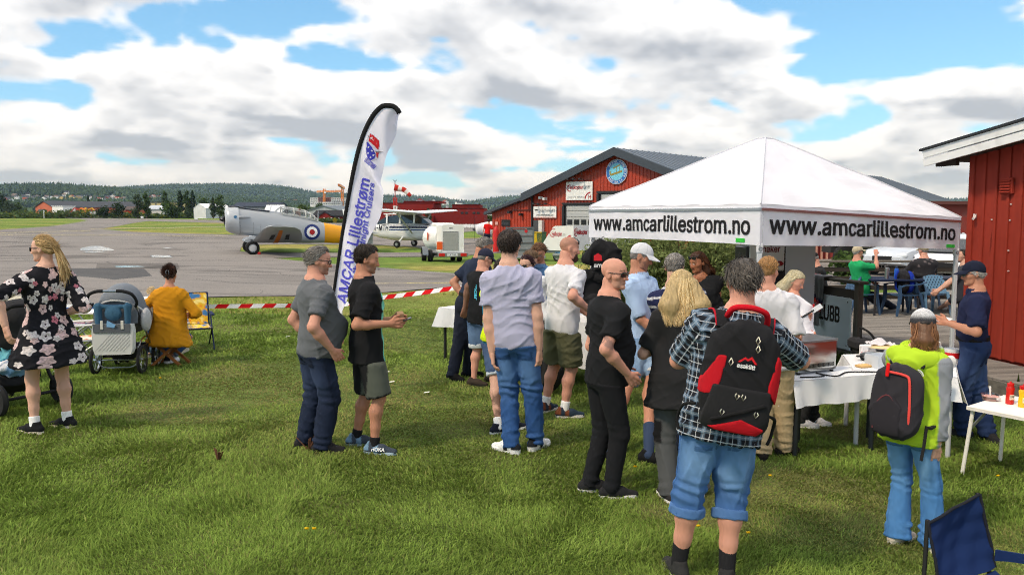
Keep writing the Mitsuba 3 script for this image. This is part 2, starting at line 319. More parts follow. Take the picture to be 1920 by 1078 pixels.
# ------------------------------------------------------------------ lawn grass near the camera
def grass():
 r=rng(5);out_v,out_c=[],[]
 lawn_edge=[(-500,600),(60,591),(165,588),(255,572),(345,559),(450,557),(560,556),(700,551),(860,538),(1000,530)]
 n=430000
 u=np.where(r.random(n)<.84,r.uniform(-40,1960,n),np.where(r.random(n)<.5,r.uniform(-330,-40,n),r.uniform(1960,2330,n)));v=1110-(1110-548)*r.random(n)**0.80
 lim=np.interp(u,[a for a,b in lawn_edge],[b for a,b in lawn_edge])+2
 ok=v>lim;u,v=u[ok],v[ok]
 x,y=(u-960)/FPX,-(v-539)/FPX;d=np.stack([x,CP+y*SP,-SP+y*CP],1)
 z=np.zeros(len(u))
 for _ in range(12):
  s=(z-CAM_Z)/d[:,2];z=gz(d[:,0]*s,d[:,1]*s)
 p=d*s[:,None];p[:,2]=z
 p[:,:2]+=r.normal(0,0.02,(len(p),2));p[:,2]=gz(p[:,0],p[:,1])
 ok=~((p[:,0]>3.2)&(p[:,1]>9.3));p=p[ok]
 Q=np.c_[p[:,:2],np.zeros(len(p))]
 tuft=meshkit.fbm(Q*1.6,3,3);big=meshkit.fbm(Q*0.45+4,3,8);dry=np.clip((meshkit.fbm(Q*0.62+9,4,21)-0.52)/0.13,0,1)
 worn=np.exp(-((p[:,0]+1.0)/2.2)**2-((p[:,1]-8.2)/1.7)**2)*0.85
 dry=np.clip(dry*0.75+worn*(0.45+tuft),0,1)
 h=(0.022+0.022*np.clip((tuft-0.30)/0.4,0,1)**1.5)*(1-0.68*dry)*r.uniform(0.5,1.6,len(p))
 dist=p[:,1];w=np.clip(0.0026*dist/4.0,0.0026,0.009)*r.uniform(0.7,1.3,len(p))
 flow=meshkit.fbm(Q*1.1+30,2,14)*4*np.pi
 ang=flow+r.normal(0,1.0,len(p));lean=h*r.uniform(0.35,1.25,len(p))
 dirx,diry=np.cos(ang),np.sin(ang);sx,sy=-diry,dirx
 side=np.stack([sx,sy,0*sx],1)*w[:,None]
 lean3=np.stack([dirx,diry,0*dirx],1)
 b0,b1=p-side,p+side
 mid=p+lean3*(lean*0.36)[:,None]+np.c_[np.zeros((len(p),2)),h*0.66]
 tip=p+lean3*lean[:,None]+np.c_[np.zeros((len(p),2)),h*0.92]
 V=np.stack([b0,b1,mid-side*0.8,mid+side*0.8,tip],1)
 base=np.array([[0.098,0.168,0.028],[0.180,0.268,0.050],[0.275,0.365,0.092]])
 t=np.clip(0.55*big+0.5*r.random(len(p)),0,1)[:,None]
 c=np.where(t<0.5,base[0]+(base[1]-base[0])*t*2,base[1]+(base[2]-base[1])*(t*2-1))
 straw=np.array([0.26,0.225,0.095]);k=(dry*(r.random(len(p))<0.45+0.3*dry)+0.6*(r.random(len(p))<0.05))[:,None].clip(0,1)
 c=c*(1-k*0.85)+straw*k*0.85
 c=c*r.uniform(0.62,1.4,(len(p),1))*(0.82+0.42*meshkit.fbm(Q*5.5+2,3,61))[:,None]
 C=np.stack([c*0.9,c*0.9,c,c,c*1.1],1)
 f=np.array([[0,1,3],[0,3,2],[2,3,4]])
 F=(np.arange(len(p))[:,None,None]*5+f).reshape(-1,3)
 nrm=np.cross(V[:,1]-V[:,0],V[:,4]-V[:,0]);nrm/=np.linalg.norm(nrm,axis=1,keepdims=True)+1e-12
 nrm[nrm[:,2]<0]*=-1;nrm=nrm*0.6+[0,0,0.65];nrm/=np.linalg.norm(nrm,axis=1,keepdims=True)
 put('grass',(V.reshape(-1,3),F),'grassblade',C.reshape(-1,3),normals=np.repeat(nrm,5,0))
 lab('grass','green lawn grass with dry straw-coloured patches','grass',kind='stuff')
mat('grassblade',dict(type='principledthin',base_color=VC,roughness=0.6,diff_trans=0.6,spec_trans=0.0,eta=1.3))
grass()
# ------------------------------------------------------------------ hills, forest, far town
def Wx(u,Y):return at(u,400,Y)[0]
def Wz(v,Y):return at(960,v,Y)[2]
mat('hillside',prin(base_color=mikit.proc(lambda p,n,uv:MIX((0.022,0.045,0.014),(0.060,0.092,0.028),FB(p.x*0.012,p.y*0.012,0.0,4))),roughness=0.95,specular=0.1))
HILLS=[]
def hill(name,label,prof,Y,run,seed,base=0.0):
 u=np.array([a for a,b in prof],float);v=np.array([b for a,b in prof],float)
 uu=np.linspace(u[0],u[-1],150);vv=PchipInterpolator(u,v)(uu)
 Z=np.array([Wz(b,Y)for b in vv]);X=(uu-960)/FPX*Y/(CP+0*uu)
 t=np.linspace(-1,0.6,26);rows=[]
 for k in t:
  w=1-(-k)**1.35 if k<0 else 1-(k/0.9)**2
  yy=Y+k*run;xx=X*(1+0*k)
  nz=meshkit.fbm(np.stack([xx/260.0,np.full_like(xx,yy/260.0),xx*0],1),4,seed)-0.5
  rows.append(np.stack([xx,np.full_like(xx,yy),base+(Z-base)*w+nz*26*np.clip(-k*1.5,0,1)*np.clip((1+k)*4,0,1)],1))
 P=np.array(rows);q=gridsheet(P)
 struct(name,(q[0],q[1][:,::-1]),'hillside',smooth=True,label=label)
 HILLS.append((P,seed))
 return P
hA=hill('hill','near wooded hill on the left with houses along its foot',[(-420,370),(-200,374),(-60,371),(0,369),(25,365),(60,359),(90,354),(120,352.5),(150,354),(200,358),(265,362.5),(330,367),(420,374),(520,382),(640,394),(760,406)],2300,900,1)
hB=hill('hill','long dark wooded ridge behind the parked aircraft',[(40,391),(150,372),(230,362),(265,357.5),(305,354),(350,351.5),(400,351),(440,350.5),(520,353),(560,358),(585,363),(600,367),(640,368),(700,372),(760,378),(840,390),(900,398)],4300,1500,2)
hC=hill('hill','distant wooded ridge behind the red buildings',[(560,394),(640,380),(700,372),(740,371),(780,372),(820,374),(850,379.5),(885,382.5),(920,377),(960,373),(1010,371.5),(1100,370),(1300,372),(1500,375),(1800,378),(2300,378)],4800,1500,3)
HOUSE_AT=[]
def forest():
 hx=np.array([[q[0]/q[1],q[1]]for q in HOUSE_AT]);r=rng(12);V,F,C=[],[],[];k=0
 for(P,seed),n,size in zip(HILLS,(15000,15000,11000),(1.0,1.35,1.45)):
  a,b=P.shape[:2]
  i=r.random(n)**0.8*15.6;j=r.random(n)*(b-1.01)
  i0,j0=i.astype(int),j.astype(int);ti,tj=(i-i0)[:,None],(j-j0)[:,None]
  p=P[i0,j0]*(1-ti)*(1-tj)+P[i0+1,j0]*ti*(1-tj)+P[i0,j0+1]*(1-ti)*tj+P[i0+1,j0+1]*ti*tj
  dens=meshkit.fbm(np.c_[p[:,:2]/170,np.zeros(n)],3,90+seed)
  keep=(i>5.5-2*dens)|(dens>0.52);p,dens,i=p[keep],dens[keep],i[keep];m=len(p)
  near=np.zeros(m,bool)
  for a_,y_ in hx:near|=(np.abs(p[:,0]/p[:,1]-a_)<9/y_)&(p[:,1]>y_-75)&(p[:,1]<y_+8)
  p,dens,i=p[~near],dens[~near],i[~near];m=len(p)
  con=(r.random(m)<(0.35+0.45*(i/16)))
  h=np.where(con,r.uniform(11,19,m),r.uniform(8,14,m))*size;w=np.where(con,h*0.24,h*0.46)
  g=np.arange(5)*2*np.pi/5+r.random(m)[:,None]*6
  mid=np.where(con,0.18,0.55)
  ring=p[:,None]+np.stack([np.cos(g)*w[:,None]*r.uniform(.7,1.2,(m,5)),np.sin(g)*w[:,None],np.repeat((h*mid)[:,None],5,1)*r.uniform(.8,1.2,(m,5))],-1)
  ring2=p[:,None]+np.stack([np.cos(g+.6)*(w*np.where(con,.55,.75))[:,None],np.sin(g+.6)*(w*.6)[:,None],np.repeat((h*np.where(con,.5,.85))[:,None],5,1)],-1)
  top=p+np.c_[np.zeros((m,2)),h];bot=p+np.c_[np.zeros((m,2)),-2+0*h]
  v=np.concatenate([ring,ring2,top[:,None],bot[:,None]],1)
  f=[]
  for q in range(5):
   z=(q+1)%5;f+=[[q,z,5+z],[q,5+z,5+q],[5+q,5+z,10],[z,q,11]]
  F.append((np.arange(m)[:,None,None]*12+np.array(f)).reshape(-1,3)+k);k+=m*12;V.append(v.reshape(-1,3))
  dk=np.array([0.020,0.042,0.018]);lt=np.array([0.066,0.105,0.030])
  mixv=np.clip(np.where(con,0.05,0.45)+1.1*(dens-0.5)+r.normal(0,.16,m),0,1)[:,None]
  C.append(np.repeat(dk+(lt-dk)*mixv,12,0))
 put('forest',(np.vstack(V),np.vstack(F)),'matte',np.vstack(C),smooth=True);lab('forest','mixed spruce and birch forest covering the distant hills','forest',kind='stuff')
def gable(parent,X0,X1,Y0,Y1,z0,eave,ridge,wall,roof,axis='y',over=0.4,wm='matte',rm='matte',m=None,th=0.25):
 """A house body with a pitched roof: walls as one solid with gables, the roof as two slabs."""
 m=np.eye(4)if m is None else m
 if axis=='y':
  pr=[(X0,z0),(X1,z0),(X1,eave),((X0+X1)/2,ridge),(X0,eave)]
  R=np.array([[1,0,0,0],[0,0,-1,Y1],[0,1,0,0],[0,0,0,1.0]])
  part(parent,'wall',tf(prism(pr,Y1-Y0,R),m),wm,wall)
  xm=(X0+X1)/2;sl=(ridge-eave)/(xm-X0)
  for s in(-1,1):
   e=xm+s*(xm-X0+over);ze=eave-over*sl
   o=[(xm,ridge+0.02),(e,ze+0.02),(e,ze+th+0.02),(xm,ridge+th+0.02)]
   R2=np.array([[1,0,0,0],[0,0,-1,Y1+over],[0,1,0,0],[0,0,0,1.0]])
   part(parent,'roof',tf(prism(o if s<0 else o[::-1],Y1-Y0+2*over,R2),m),rm,roof)
 else:
  S=np.array([[0,1,0,0],[1,0,0,0],[0,0,1,0],[0,0,0,1.0]])
  gable(parent,Y0,Y1,X0,X1,z0,eave,ridge,wall,roof,'y',over,wm,rm,m@S,th)
WHITE,GREYW,REDB,ROOFD=sr(225,225,222),sr(170,172,172),sr(140,62,45),sr(70,72,76)
def far_houses():
 r=rng(31);spots=[]
 for u,v in[(32,372),(45,370),(50,371),(53,366),(28,368),(62,372),(70,371),(47,375),(20,376),(14,374),(120,367),(126,363),(118,372),(112,370),(98,373),(105,371),(135,371),(142,372),(147,371),(155,371),(160,370),(166,371),(172,373),(178,372),(184,374),(195,375),(202,371),(208,374),(212,370),(220,373),(226,375),(232,374),(283,371),(288,370),(292,373),(297,372),(303,371),(330,372),(84,374),(88,371),(438,384),(447,385),(456,384),(474,384),(483,383),(492,384),(455,379),(520,376),(528,379),(535,378),(540,384),(553,378),(561,384),(553,388),(566,389),(573,382),(512,381),(502,382),(595,383),(604,384),(613,383),(635,386),(640,384),(627,387),(582,380),(545,390),(562,392),(530,388),(788,378),(812,379),(835,381),(860,383)]:
  spots.append((u,v))
 from scipy.interpolate import RegularGridInterpolator as RGI
 ground_of=[RGI((P[:,0,1],P[0,:,0]),P[:,:,2],bounds_error=False,fill_value=-50)for P,s in HILLS]
 spots.sort();seen={};NTH=['leftmost']+[f'{w_} from left' for w_ in 'second third fourth fifth sixth seventh eighth ninth'.split()]
 for i,(u,v)in enumerate(spots):
  Ys=np.linspace(1250,3900,700);q=np.array([at(u,v+1.5,y)for y in Ys]);hz=np.max([g(q[:,[1,0]])for g in ground_of],0)
  hit=np.nonzero(hz>q[:,2])[0];Y=Ys[hit[0]]if len(hit)else 1500.0
  w=r.uniform(7,11)*max(1,Y/1900);h=r.uniform(3.0,4.6)*max(1,Y/1900)
  c=at(u,v+1.2,Y);kind=r.random();HOUSE_AT.append(c)
  wall=jit(WHITE if kind<.62 else sr(150,60,48)if kind<.72 else sr(205,180,120)if kind<.82 else sr(120,118,115),.08,r)
  roof=jit(sr(66,66,70)if r.random()<.62 else sr(150,78,60)if r.random()<.6 else sr(120,105,95),.15,r)
  tone='white' if kind<.62 else 'red' if kind<.72 else 'yellow' if kind<.82 else 'grey'
  rf='dark' if sum(roof)<.45 else 'reddish';mk='left of the brick hall' if u<62 else 'above the brick hall' if u<102 else 'above the white annex' if u<135 else 'above the diggers' if u<190 else 'above the dark bushes' if u<236 else 'above the birches' if u<350 else 'above the aircraft cowling' if u<470 else 'above the aircraft nose panel' if u<515 else 'above the cockpit' if u<580 else 'under the cranes' if u<700 else 'over the red offices'
  hi='low' if v>376 else 'high' if v<371 else 'mid'
  lb_=f'tiny {tone} house, {rf} roof, {hi} slope {mk}';o_=seen[lb_]=seen.get(lb_,-1)+1
  k=thing('far_house',f'{lb_}, {NTH[o_]}','house','far houses on the wooded slopes')
  gable(k,-w/2,w/2,-4.5,4.5,-2.0,h,h+2.8,wall,roof,'x' if r.random()<.6 else 'y',.3,m=M(c,r.uniform(-35,35)))
far_houses();forest()
# ------------------------------------------------------------------ trees: trunk and a crown of many leaf clumps
def leafcloud(r,blobs,n,size,col,dark=0.5,flat=0.75):
 """n leaf-sized faces spread through ellipsoid blobs [(centre, radii, share)]."""
 sh=np.array([b[2]for b in blobs]);which=r.choice(len(blobs),n,p=sh/sh.sum())
 cen=np.array([b[0]for b in blobs],float)[which];rad=np.array([b[1]for b in blobs],float)[which]
 d=r.normal(size=(n,3));d/=np.linalg.norm(d,axis=1,keepdims=True)
 rr=r.random(n)[:,None]**0.42*(0.80+0.4*meshkit.noise(d*2.2+which[:,None]*7.1,3)[:,None])
 p=cen+d*rad*rr
 nn=d*0.7+r.normal(size=(n,3))*0.7+[0,0,.35];nn/=np.linalg.norm(nn,axis=1,keepdims=True)
 a=np.cross(nn,r.normal(size=(n,3)));a/=np.linalg.norm(a,axis=1,keepdims=True);b=np.cross(nn,a)
 s=size*r.uniform(.55,1.3,n)[:,None]
 V=np.stack([p-a*s,p-b*s*flat,p+a*s,p+b*s*flat],1).reshape(-1,3)
 F=(np.arange(n)[:,None,None]*4+np.array([[0,1,2],[0,2,3]])).reshape(-1,3)
 c=np.asarray(col)[None]*(r.uniform(.62,1.35,(n,1))*(0.8+0.5*meshkit.noise(p/np.mean(rad)*2.0,8)[:,None]))
 return(V,F),np.repeat(c,4,0),np.repeat(nn,4,0)
def tree(label,u,vb,vt,wpx,Y,col,kind='round',n=900,group=None,seed=None,name='tree'):
 r=rng(seed if seed is not None else int(u*7+vt));base=at(u,vb,Y);base[2]=0 if Y>60 else float(gz(base[0],base[1]))
 H=Wz(vt,Y)-base[2];R=wpx/FPX*Y
 k=thing(name,label,'bush' if name=='bush' else 'tree',group)
 q=[tube(np.array([[0,0,-.1],[.05*R,0,H*.3],[0,.05*R,H*.75]]),[H*.028,H*.02,H*.006],7)]
 for i in range(5):
  g=r.random()*6.28;z=H*r.uniform(.22,.5);q.append(tube(np.array([[0,0,z],[math.cos(g)*R*.4,math.sin(g)*R*.4,z+H*.12],[math.cos(g)*R*.75,math.sin(g)*R*.75,z+H*.28]]),[H*.012,H*.008,H*.003],5))
 part(k,'trunk',tf(cat(*q),M(base)),'matte',sr(95,82,70),smooth=True)
 bl=[]
 if kind=='round':
  for i in range(9):
   g=r.random()*6.28;z=r.uniform(.22,.78);w=R*(1-abs(z-.45)*1.2)*r.uniform(.2,.75)
   bl.append(((math.cos(g)*w,math.sin(g)*w,H*z),(R*r.uniform(.36,.55),R*r.uniform(.36,.55),H*r.uniform(.13,.22)),1))
  bl.append(((0,0,H*.5),(R*.75,R*.75,H*.46),3))
 elif kind=='tall':
  for i in range(10):
   z=.16+.78*i/9;w=R*(0.35+.65*math.sin(math.pi*min(.98,z)**.8))
   g=r.random()*6.28;bl.append(((math.cos(g)*w*.35,math.sin(g)*w*.35,H*z),(w*.7,w*.7,H*.10),w))
 else:
  for i in range(8):
   z=.1+.86*i/7;w=R*(1.02-z);bl.append(((0,0,H*z),(w,w,H*.08),w+.1*R))
 (V,F),c,nn=leafcloud(r,bl,n,max(R,H*.35)*.115,col)
 part(k,'crown',(V+base,F),'leaf',c,normals=nn)
 return k
DK,MD,LT,BL=(0.036,0.060,0.024),(0.062,0.100,0.030),(0.090,0.130,0.042),(0.064,0.092,0.046)
for t in[('dark dense bush at the runway edge, left of a pair',195,404.5,384,15,330,DK,'round'),('dark dense bush at the runway edge, taller right one of a pair',223,406,377.5,14,320,DK,'round'),('tall pale birch standing between the dark bushes and a round tree',258,405,364,13,325,BL,'tall'),('slim dark tree just right of the tall pale birch',275,405,362,9,330,MD,'tall'),('broad round green tree in front of the white hall',322,407.5,375.5,23,318,MD,'round'),('small thin bush right beside the white tent hall',353,406,388,9,315,BL,'round'),('bushy tree overlapping the right end of the white tent hall',412,406,366,15,322,MD,'tall'),('slender tree at the right end of the white hall roof',400,406,372,8,322,BL,'tall'),('slim tree behind the yellow building, second from the birch',310,394,359.5,9,430,MD,'tall'),('slim tree behind the yellow building, nearest the white hall',339,394,358.5,8,430,DK,'tall'),('dark tree rising behind the ridge of the white tent hall',351,394,358.5,10,430,MD,'tall'),('thin tree just right of the dark tree behind the white hall',361,394,359,7,430,DK,'tall'),('low round tree behind the white tent hall roof',385,396,366.5,15,430,MD,'round'),('narrow dark conifer above the brick hall roof',166,386,366.5,6,560,DK,'cone'),('dark round tree top above the brick hall roof',188,386,369,8,560,DK,'round'),('dark tree at the left edge of the photo by the far houses',3,398,358,12,520,DK,'round'),('grey green round tree left of the brick hall',17,398,371,12,460,BL,'round'),('small bright tree left of the brick hall',48,400,385,6,430,LT,'round'),('bushy tree left of the brick hall, right of the grey green one',33,396,376,9,470,MD,'round'),('small tree standing before the red institutional block',803,426,391,7.5,121,BL,'tall'),('bush at the left end of the red institutional block',707,426,402,9,121,MD,'round'),('round tree at the left end of the big red hangar',917,420,395,15,190,MD,'round'),('tree top peeping over the hangar lean-to roof',930,412,387,12,260,DK,'round'),('leafy tree above the grey hall roof left side',573,400,381,16,420,LT,'round'),('leafy tree above the grey hall ridge',600,400,379,14,430,MD,'round'),('tree beside the dark roof behind the parked aircraft',468,400,378,9,520,MD,'round')]:
 tree(*t)
def undergrowth():
 r=rng(77);bl=[]
 for u in np.linspace(-60,440,120):
  Y=345+r.uniform(-12,12);p=at(u,405,Y);h=r.uniform(1.6,3.2)*(1.15 if u<200 else .8)
  bl.append(((p[0],p[1],h*.45),(r.uniform(1.6,3),2.5,h*.6),1))
 for u in np.linspace(560,720,24):
  Y=175;p=at(u,405,Y);bl.append(((p[0],p[1],.4),(1.5,1.5,.6),.5))
 (V,F),c,nn=leafcloud(r,bl,9000,.55,LT)
 y=(r.random(9000)<.10)&(np.arange(9000)>=0);yl=np.repeat(y,4);c[yl]=np.array([.30,.24,.03])*r.uniform(.6,1.1,(yl.sum(),1))
 put('undergrowth',(V,F),'leaf',c,normals=nn);lab('undergrowth','weedy undergrowth with yellow flowers along the far runway edge','undergrowth',kind='stuff')
undergrowth()
# ------------------------------------------------------------------ buildings across the runway
def windows(parent,pts,w,h,Y,n=(0,-1,0),col=sr(60,66,74),fr=WHITE,d=.12):
 for p in pts:
  f=part(parent,'window',box((p[0],Y-d/2,p[1]),(w,d,h)),'paint',fr)
  part(f,'pane',box((p[0],Y-d-.02,p[1]),(w*.82,.06,h*.84)),'darkglass')
def blk(k,name,u0,u1,v0,v1,Y,dep,col,mt='matte',z0=None):
 x0,x1=Wx(u0,Y),Wx(u1,Y);zt=Wz(v0,Y);zb=0 if v1 is None else Wz(v1,Y)
 if z0 is not None:zb=z0
 return part(k,name,box(((x0+x1)/2,Y+dep/2,(zt+zb)/2),(x1-x0,dep,zt-zb)),mt,col)
Y=400;k=thing('brick_hall','red brick gable hall with a long dark roof across the runway','building')
c=at(95,400,Y);c[2]=0
gable(k,-9.5,9.5,0,46,0,4.9,7.7,sr(190,104,78),sr(72,74,80),'y',.5,m=M(at(83,400,Y)*[1,1,0],-38))
for i,(a,b)in enumerate([(-6,-1.2),(-1.0,1.2)]):part(k,'window',tf(box(((a+b)/2,-.08,3.2),(b-a,.16,1.5)),M(at(83,400,Y)*[1,1,0],-38)),'darkglass')
k=thing('white_annex','white flat roofed shed at the end of the brick hall','shed');p0=at(120,400,392)*[1,1,0]
part(k,'wall',tf(box((0,0,2.6),(8.5,6,5.2)),M(p0,-30)),'matte',sr(232,232,230));part(k,'roof',tf(box((0,0,5.32),(9,6.5,.2)),M(p0,-30)),'matte',sr(240,240,240))
k=thing('yellow_depot','long pale yellow depot with a dark roof edge beyond the runway','building');blk(k,'wall',172,345,380,None,520,20,sr(196,180,132));blk(k,'roof',171.5,346,378.6,380.2,519.7,21,sr(60,58,56));blk(k,'chimney',203.5,205.5,377,381,519,1,sr(140,110,95))
for u in np.linspace(180,340,14):blk(k,'window',u,u+3.2,382,384,519.8,.3,sr(80,82,84),'darkglass')
k=thing('red_shed','small red shed between the dark bushes and the pale birch','shed');gable(k,Wx(235,380),Wx(250,380),380,386,0,3.6,4.9,sr(165,58,45),sr(90,80,78),'x')
k=thing('grey_roofed_shed','small white shed with a grey roof left of the round tree','shed');gable(k,Wx(284,345),Wx(303,345),345,351,0,Wz(393,345),Wz(390,345),sr(215,212,205),sr(175,180,186),'x')
k=thing('long_grey_store','low store with a pale grey roof behind the small white shed','shed');gable(k,Wx(276,390),Wx(306,390),390,402,0,Wz(392,390),Wz(386,390),sr(150,152,150),sr(178,184,190),'x')
k=thing('white_tent_hall','white fabric tent hall with a pitched roof across the runway','tent hall')
x0,x1=Wx(345,330),Wx(372,330);mm=M(((x0+x1)/2+3.4,330,0),-38);gable(k,-4.3,4.3,0,11.0,0,Wz(391,330),Wz(382,330),sr(228,230,232),sr(240,241,243),'y',.15,'tarp','tarp',mm,.1)
for y in(3.2,6.6):part(k,'wall_post',tf(box((4.34,y,1.4),(.1,.18,2.8)),mm),'paint',sr(200,202,205))
k=thing('white_tent_hall','white peaked tent roof seen over the aircraft nose','tent hall');gable(k,Wx(494,300),Wx(527,300),300,309,0,Wz(401,300),Wz(385,300),sr(232,233,236),sr(240,241,244),'x',.15,'tarp','tarp',None,.1)
k=thing('dark_roofed_store','long store with dark navy roof behind the parked aircraft','building');gable(k,Wx(436,420),Wx(522,420),420,438,0,Wz(388,420),Wz(380,420),sr(120,122,128),sr(52,58,72),'x')
k=thing('grey_hall','pale grey gable hall with a slate roof right of the cockpit','building')
mm=M((Wx(607,262),262,0),-26);gable(k,-6.2,6.2,0,22,0,Wz(395.5,262),Wz(387.0,262),sr(160,164,168),sr(104,112,120),'y',.35,m=mm)
k=thing('dark_red_barn','dark red barn with black roofs beside the grey hall','barn');gable(k,Wx(588,190),Wx(650,190),190,199,0,Wz(406,190),Wz(396.5,190),sr(118,34,30),sr(42,42,46),'x');gable(k,Wx(603,190),Wx(625,190),187.5,192,0,Wz(405,189),Wz(398.5,189),sr(128,36,32),sr(44,44,48),'y',.25)
for u in(606,613,620,634):blk(k,'window',u,u+2.2,408,413,187.4 if u<625 else 189.9,.2,WHITE,'paint')
k=thing('red_office_complex','dark red flat roofed office complex in front of the hills','building');RD=sr(128,34,30)
blk(k,'block',660,812,380.5,None,135,16,RD);blk(k,'upper_block',757,826,377.3,381,137,12,sr(122,32,29));blk(k,'block',809,908,390.3,None,130,16,sr(120,32,29));blk(k,'upper_block',848,901,383.8,391,132,10,sr(112,30,28));blk(k,'wing',775,812,405,None,128,8,sr(112,30,28))
for u0,u1,v,Y in[(659.8,812.4,380.1,134.9),(756.7,826.4,376.9,136.9),(808.7,908.3,389.9,129.9),(847.7,901.4,383.4,131.9)]:blk(k,'parapet',u0,u1,v,v+1.0,Y,.5,sr(88,30,28))
for row,us,w,hgt in[(395.0,(664,674,684,694,704,723,729,735,746,752,758,765,772),2.4,4.2),(405.5,(664,674,684,694,704,722,728,734,740,746,752,758,765,772),2.2,4.4)]:
 for u in us:
  f=blk(k,'window',u,u+w,row-hgt/2,row+hgt/2,134.93,.15,sr(190,170,160),'paint');part(f,'pane',box((Wx(u+w/2,134.9),329.82,Wz(row,134.9)),(.13,.05,.32)),'darkglass')
for u in(864,872,886,894):blk(k,'window',u,u+5,397.5,401,129.93,.15,sr(50,30,32),'darkglass')
for u in(780,786):blk(k,'roof_vent',u,u+4,375.6,377.4,141,2,sr(190,195,198),'metal')
for u in(836,852):blk(k,'roof_vent',u,u+3.5,386.5,390.5,138,2,sr(205,208,212),'paint')
k=thing('white_fence','low white fence panels in front of the red office complex','fence')
for i,u in enumerate(np.arange(836,942,6.6)):blk(k,'panel',u,u+6.3,420.6,427,119,.08,jit(sr(232,232,230),.04,rng(i)),'paint')
k=thing('apartment_site','white and brown apartment blocks under construction below the cranes','building')
for a,b,t,cc in[(582,597,371,WHITE),(597,621,370.5,sr(120,72,62)),(621,649,371.2,WHITE),(590,625,379,sr(205,205,205)),(622,640,377,sr(190,192,195))]:
 blk(k,'block',a,b,t,388,1150-(40 if t>375 else 0),20,cc)
 for v in(373,376,379,382):
  if v>t+1:
   for u in np.arange(a+1.2,b-2,3.4):blk(k,'window',u,u+1.7,v-.7,v+.7,1149.6-(40 if t>375 else 0),.5,sr(70,74,80),'darkglass')
def lattice(p,q,w,nseg,r):
 p,q=np.asarray(p,float),np.asarray(q,float);d=(q-p)/np.linalg.norm(q-p);up=np.array([0,0,1.0])if abs(d[2])<.9 else np.array([0,1.0,0])
 a=np.cross(d,up);a/=np.linalg.norm(a);b=np.cross(a,d);cs=[(a*i+b*j)*w/2 for i,j in((-1,-1),(1,-1),(1,1),(-1,1))];out=[rod(p+c_,q+c_,r,4)for c_ in cs]
 for i in range(nseg):
  s,e=p+(q-p)*i/nseg,p+(q-p)*(i+1)/nseg
  for j in range(4):out.append(rod(s+cs[j],e+cs[(j+1)%4],r*.7,4))
 return cat(*out)
CR=sr(225,140,50)
k=thing('tower_crane','orange tower crane with its jib reaching level over the building site','crane');a,b=at(608,392,1140),at(608,354,1140);part(k,'mast',lattice(a,b,2.4,16,.35),'paint',CR)
part(k,'jib',lattice(at(594,359.5,1140),at(640,358.6,1140),2.0,26,.34),'paint',CR);part(k,'counterweight',box(at(596,360.5,1140),(4,2,3)),'paint',sr(180,175,165));part(k,'cab',box(at(609.5,361,1139),(2.2,2,2.4)),'paint',WHITE)
k=thing('tower_crane','orange tower crane next to the banner with its jib turned edge on','crane');a,b=at(642,392,1120),at(642,352.5,1120);part(k,'mast',lattice(a,b,2.6,16,.38),'paint',CR)
part(k,'jib',lattice(at(645,353,1150),at(635.5,347,1000),2.2,20,.4),'paint',CR);part(k,'cab',box(at(643,354,1120),(2.4,2.4,2.4)),'paint',WHITE)
def digger(label,u,Y,col,rz,cabcol=sr(40,42,45),arm=True):
 k=thing('excavator',label,'excavator');m=M(at(u,405,Y)*[1,1,0],rz)
 for s in(-1,1):part(k,'track',tf(box((0,s*1.0,.45),(3.4,.55,.9),bev=.3),m),'matte',sr(45,44,42))
 part(k,'body',tf(box((-.3,0,1.55),(3.0,2.2,1.2),bev=.2),m),'paint',col);part(k,'cab',tf(box((.7,.55,2.4),(1.3,1.0,1.7),bev=.15),m),'darkglass')
 if arm:
  part(k,'boom',tf(cat(beam((1.0,-.3,1.8),(3.0,-.3,4.4),.45),beam((3.0,-.3,4.4),(5.0,-.3,3.6),.4)),m),'paint',col);part(k,'stick',tf(beam((5.0,-.3,3.7),(5.4,-.3,1.6),.35),m),'paint',col);part(k,'bucket',tf(box((5.3,-.3,1.2),(.9,.9,.8),bev=.2),m),'matte',sr(70,66,60))
digger('red excavator parked before the white shed',126,372,sr(205,60,35),20)
digger('orange excavator parked right of the red one',143,370,sr(225,120,30),-15);digger('yellow excavator with a raised arm, left of the dark bushes',170,372,sr(225,170,40),160);digger('yellow excavator half hidden behind the dark bushes',184,374,sr(222,165,40),170)
k=thing('gravel_heap','grey gravel heap left of the dark bushes','gravel heap');q=trimesh.creation.icosphere(3);v=np.array(q.vertices)*[5.5,4,2.6];v+=(meshkit.fbm(v*.6,3,4)-.5)[:,None]*1.2;put(k,(v+at(176,405,352)*[1,1,0],np.array(q.faces)),'matte',sr(150,150,150),smooth=True)
k=thing('marker_post','white marker post at the far edge of the runway','post');put(k,cat(rod(at(82.3,405,330)*[1,1,0],at(82.3,395,330),.14,8),box(at(82.3,396,330),(.5,.2,.5),bev=.05)),'paint',WHITE)
k=thing('runway_light_box','small white marker box beside the runway under the birches','marker');put(k,box(at(266.5,407.6,300),(.8,.6,.7),bev=.08),'paint',WHITE)
k=thing('runway_light_box','small white marker box beside the runway near the white hall','marker');put(k,box(at(368,410.6,270),(1.0,.5,.4),bev=.08),'paint',WHITE)
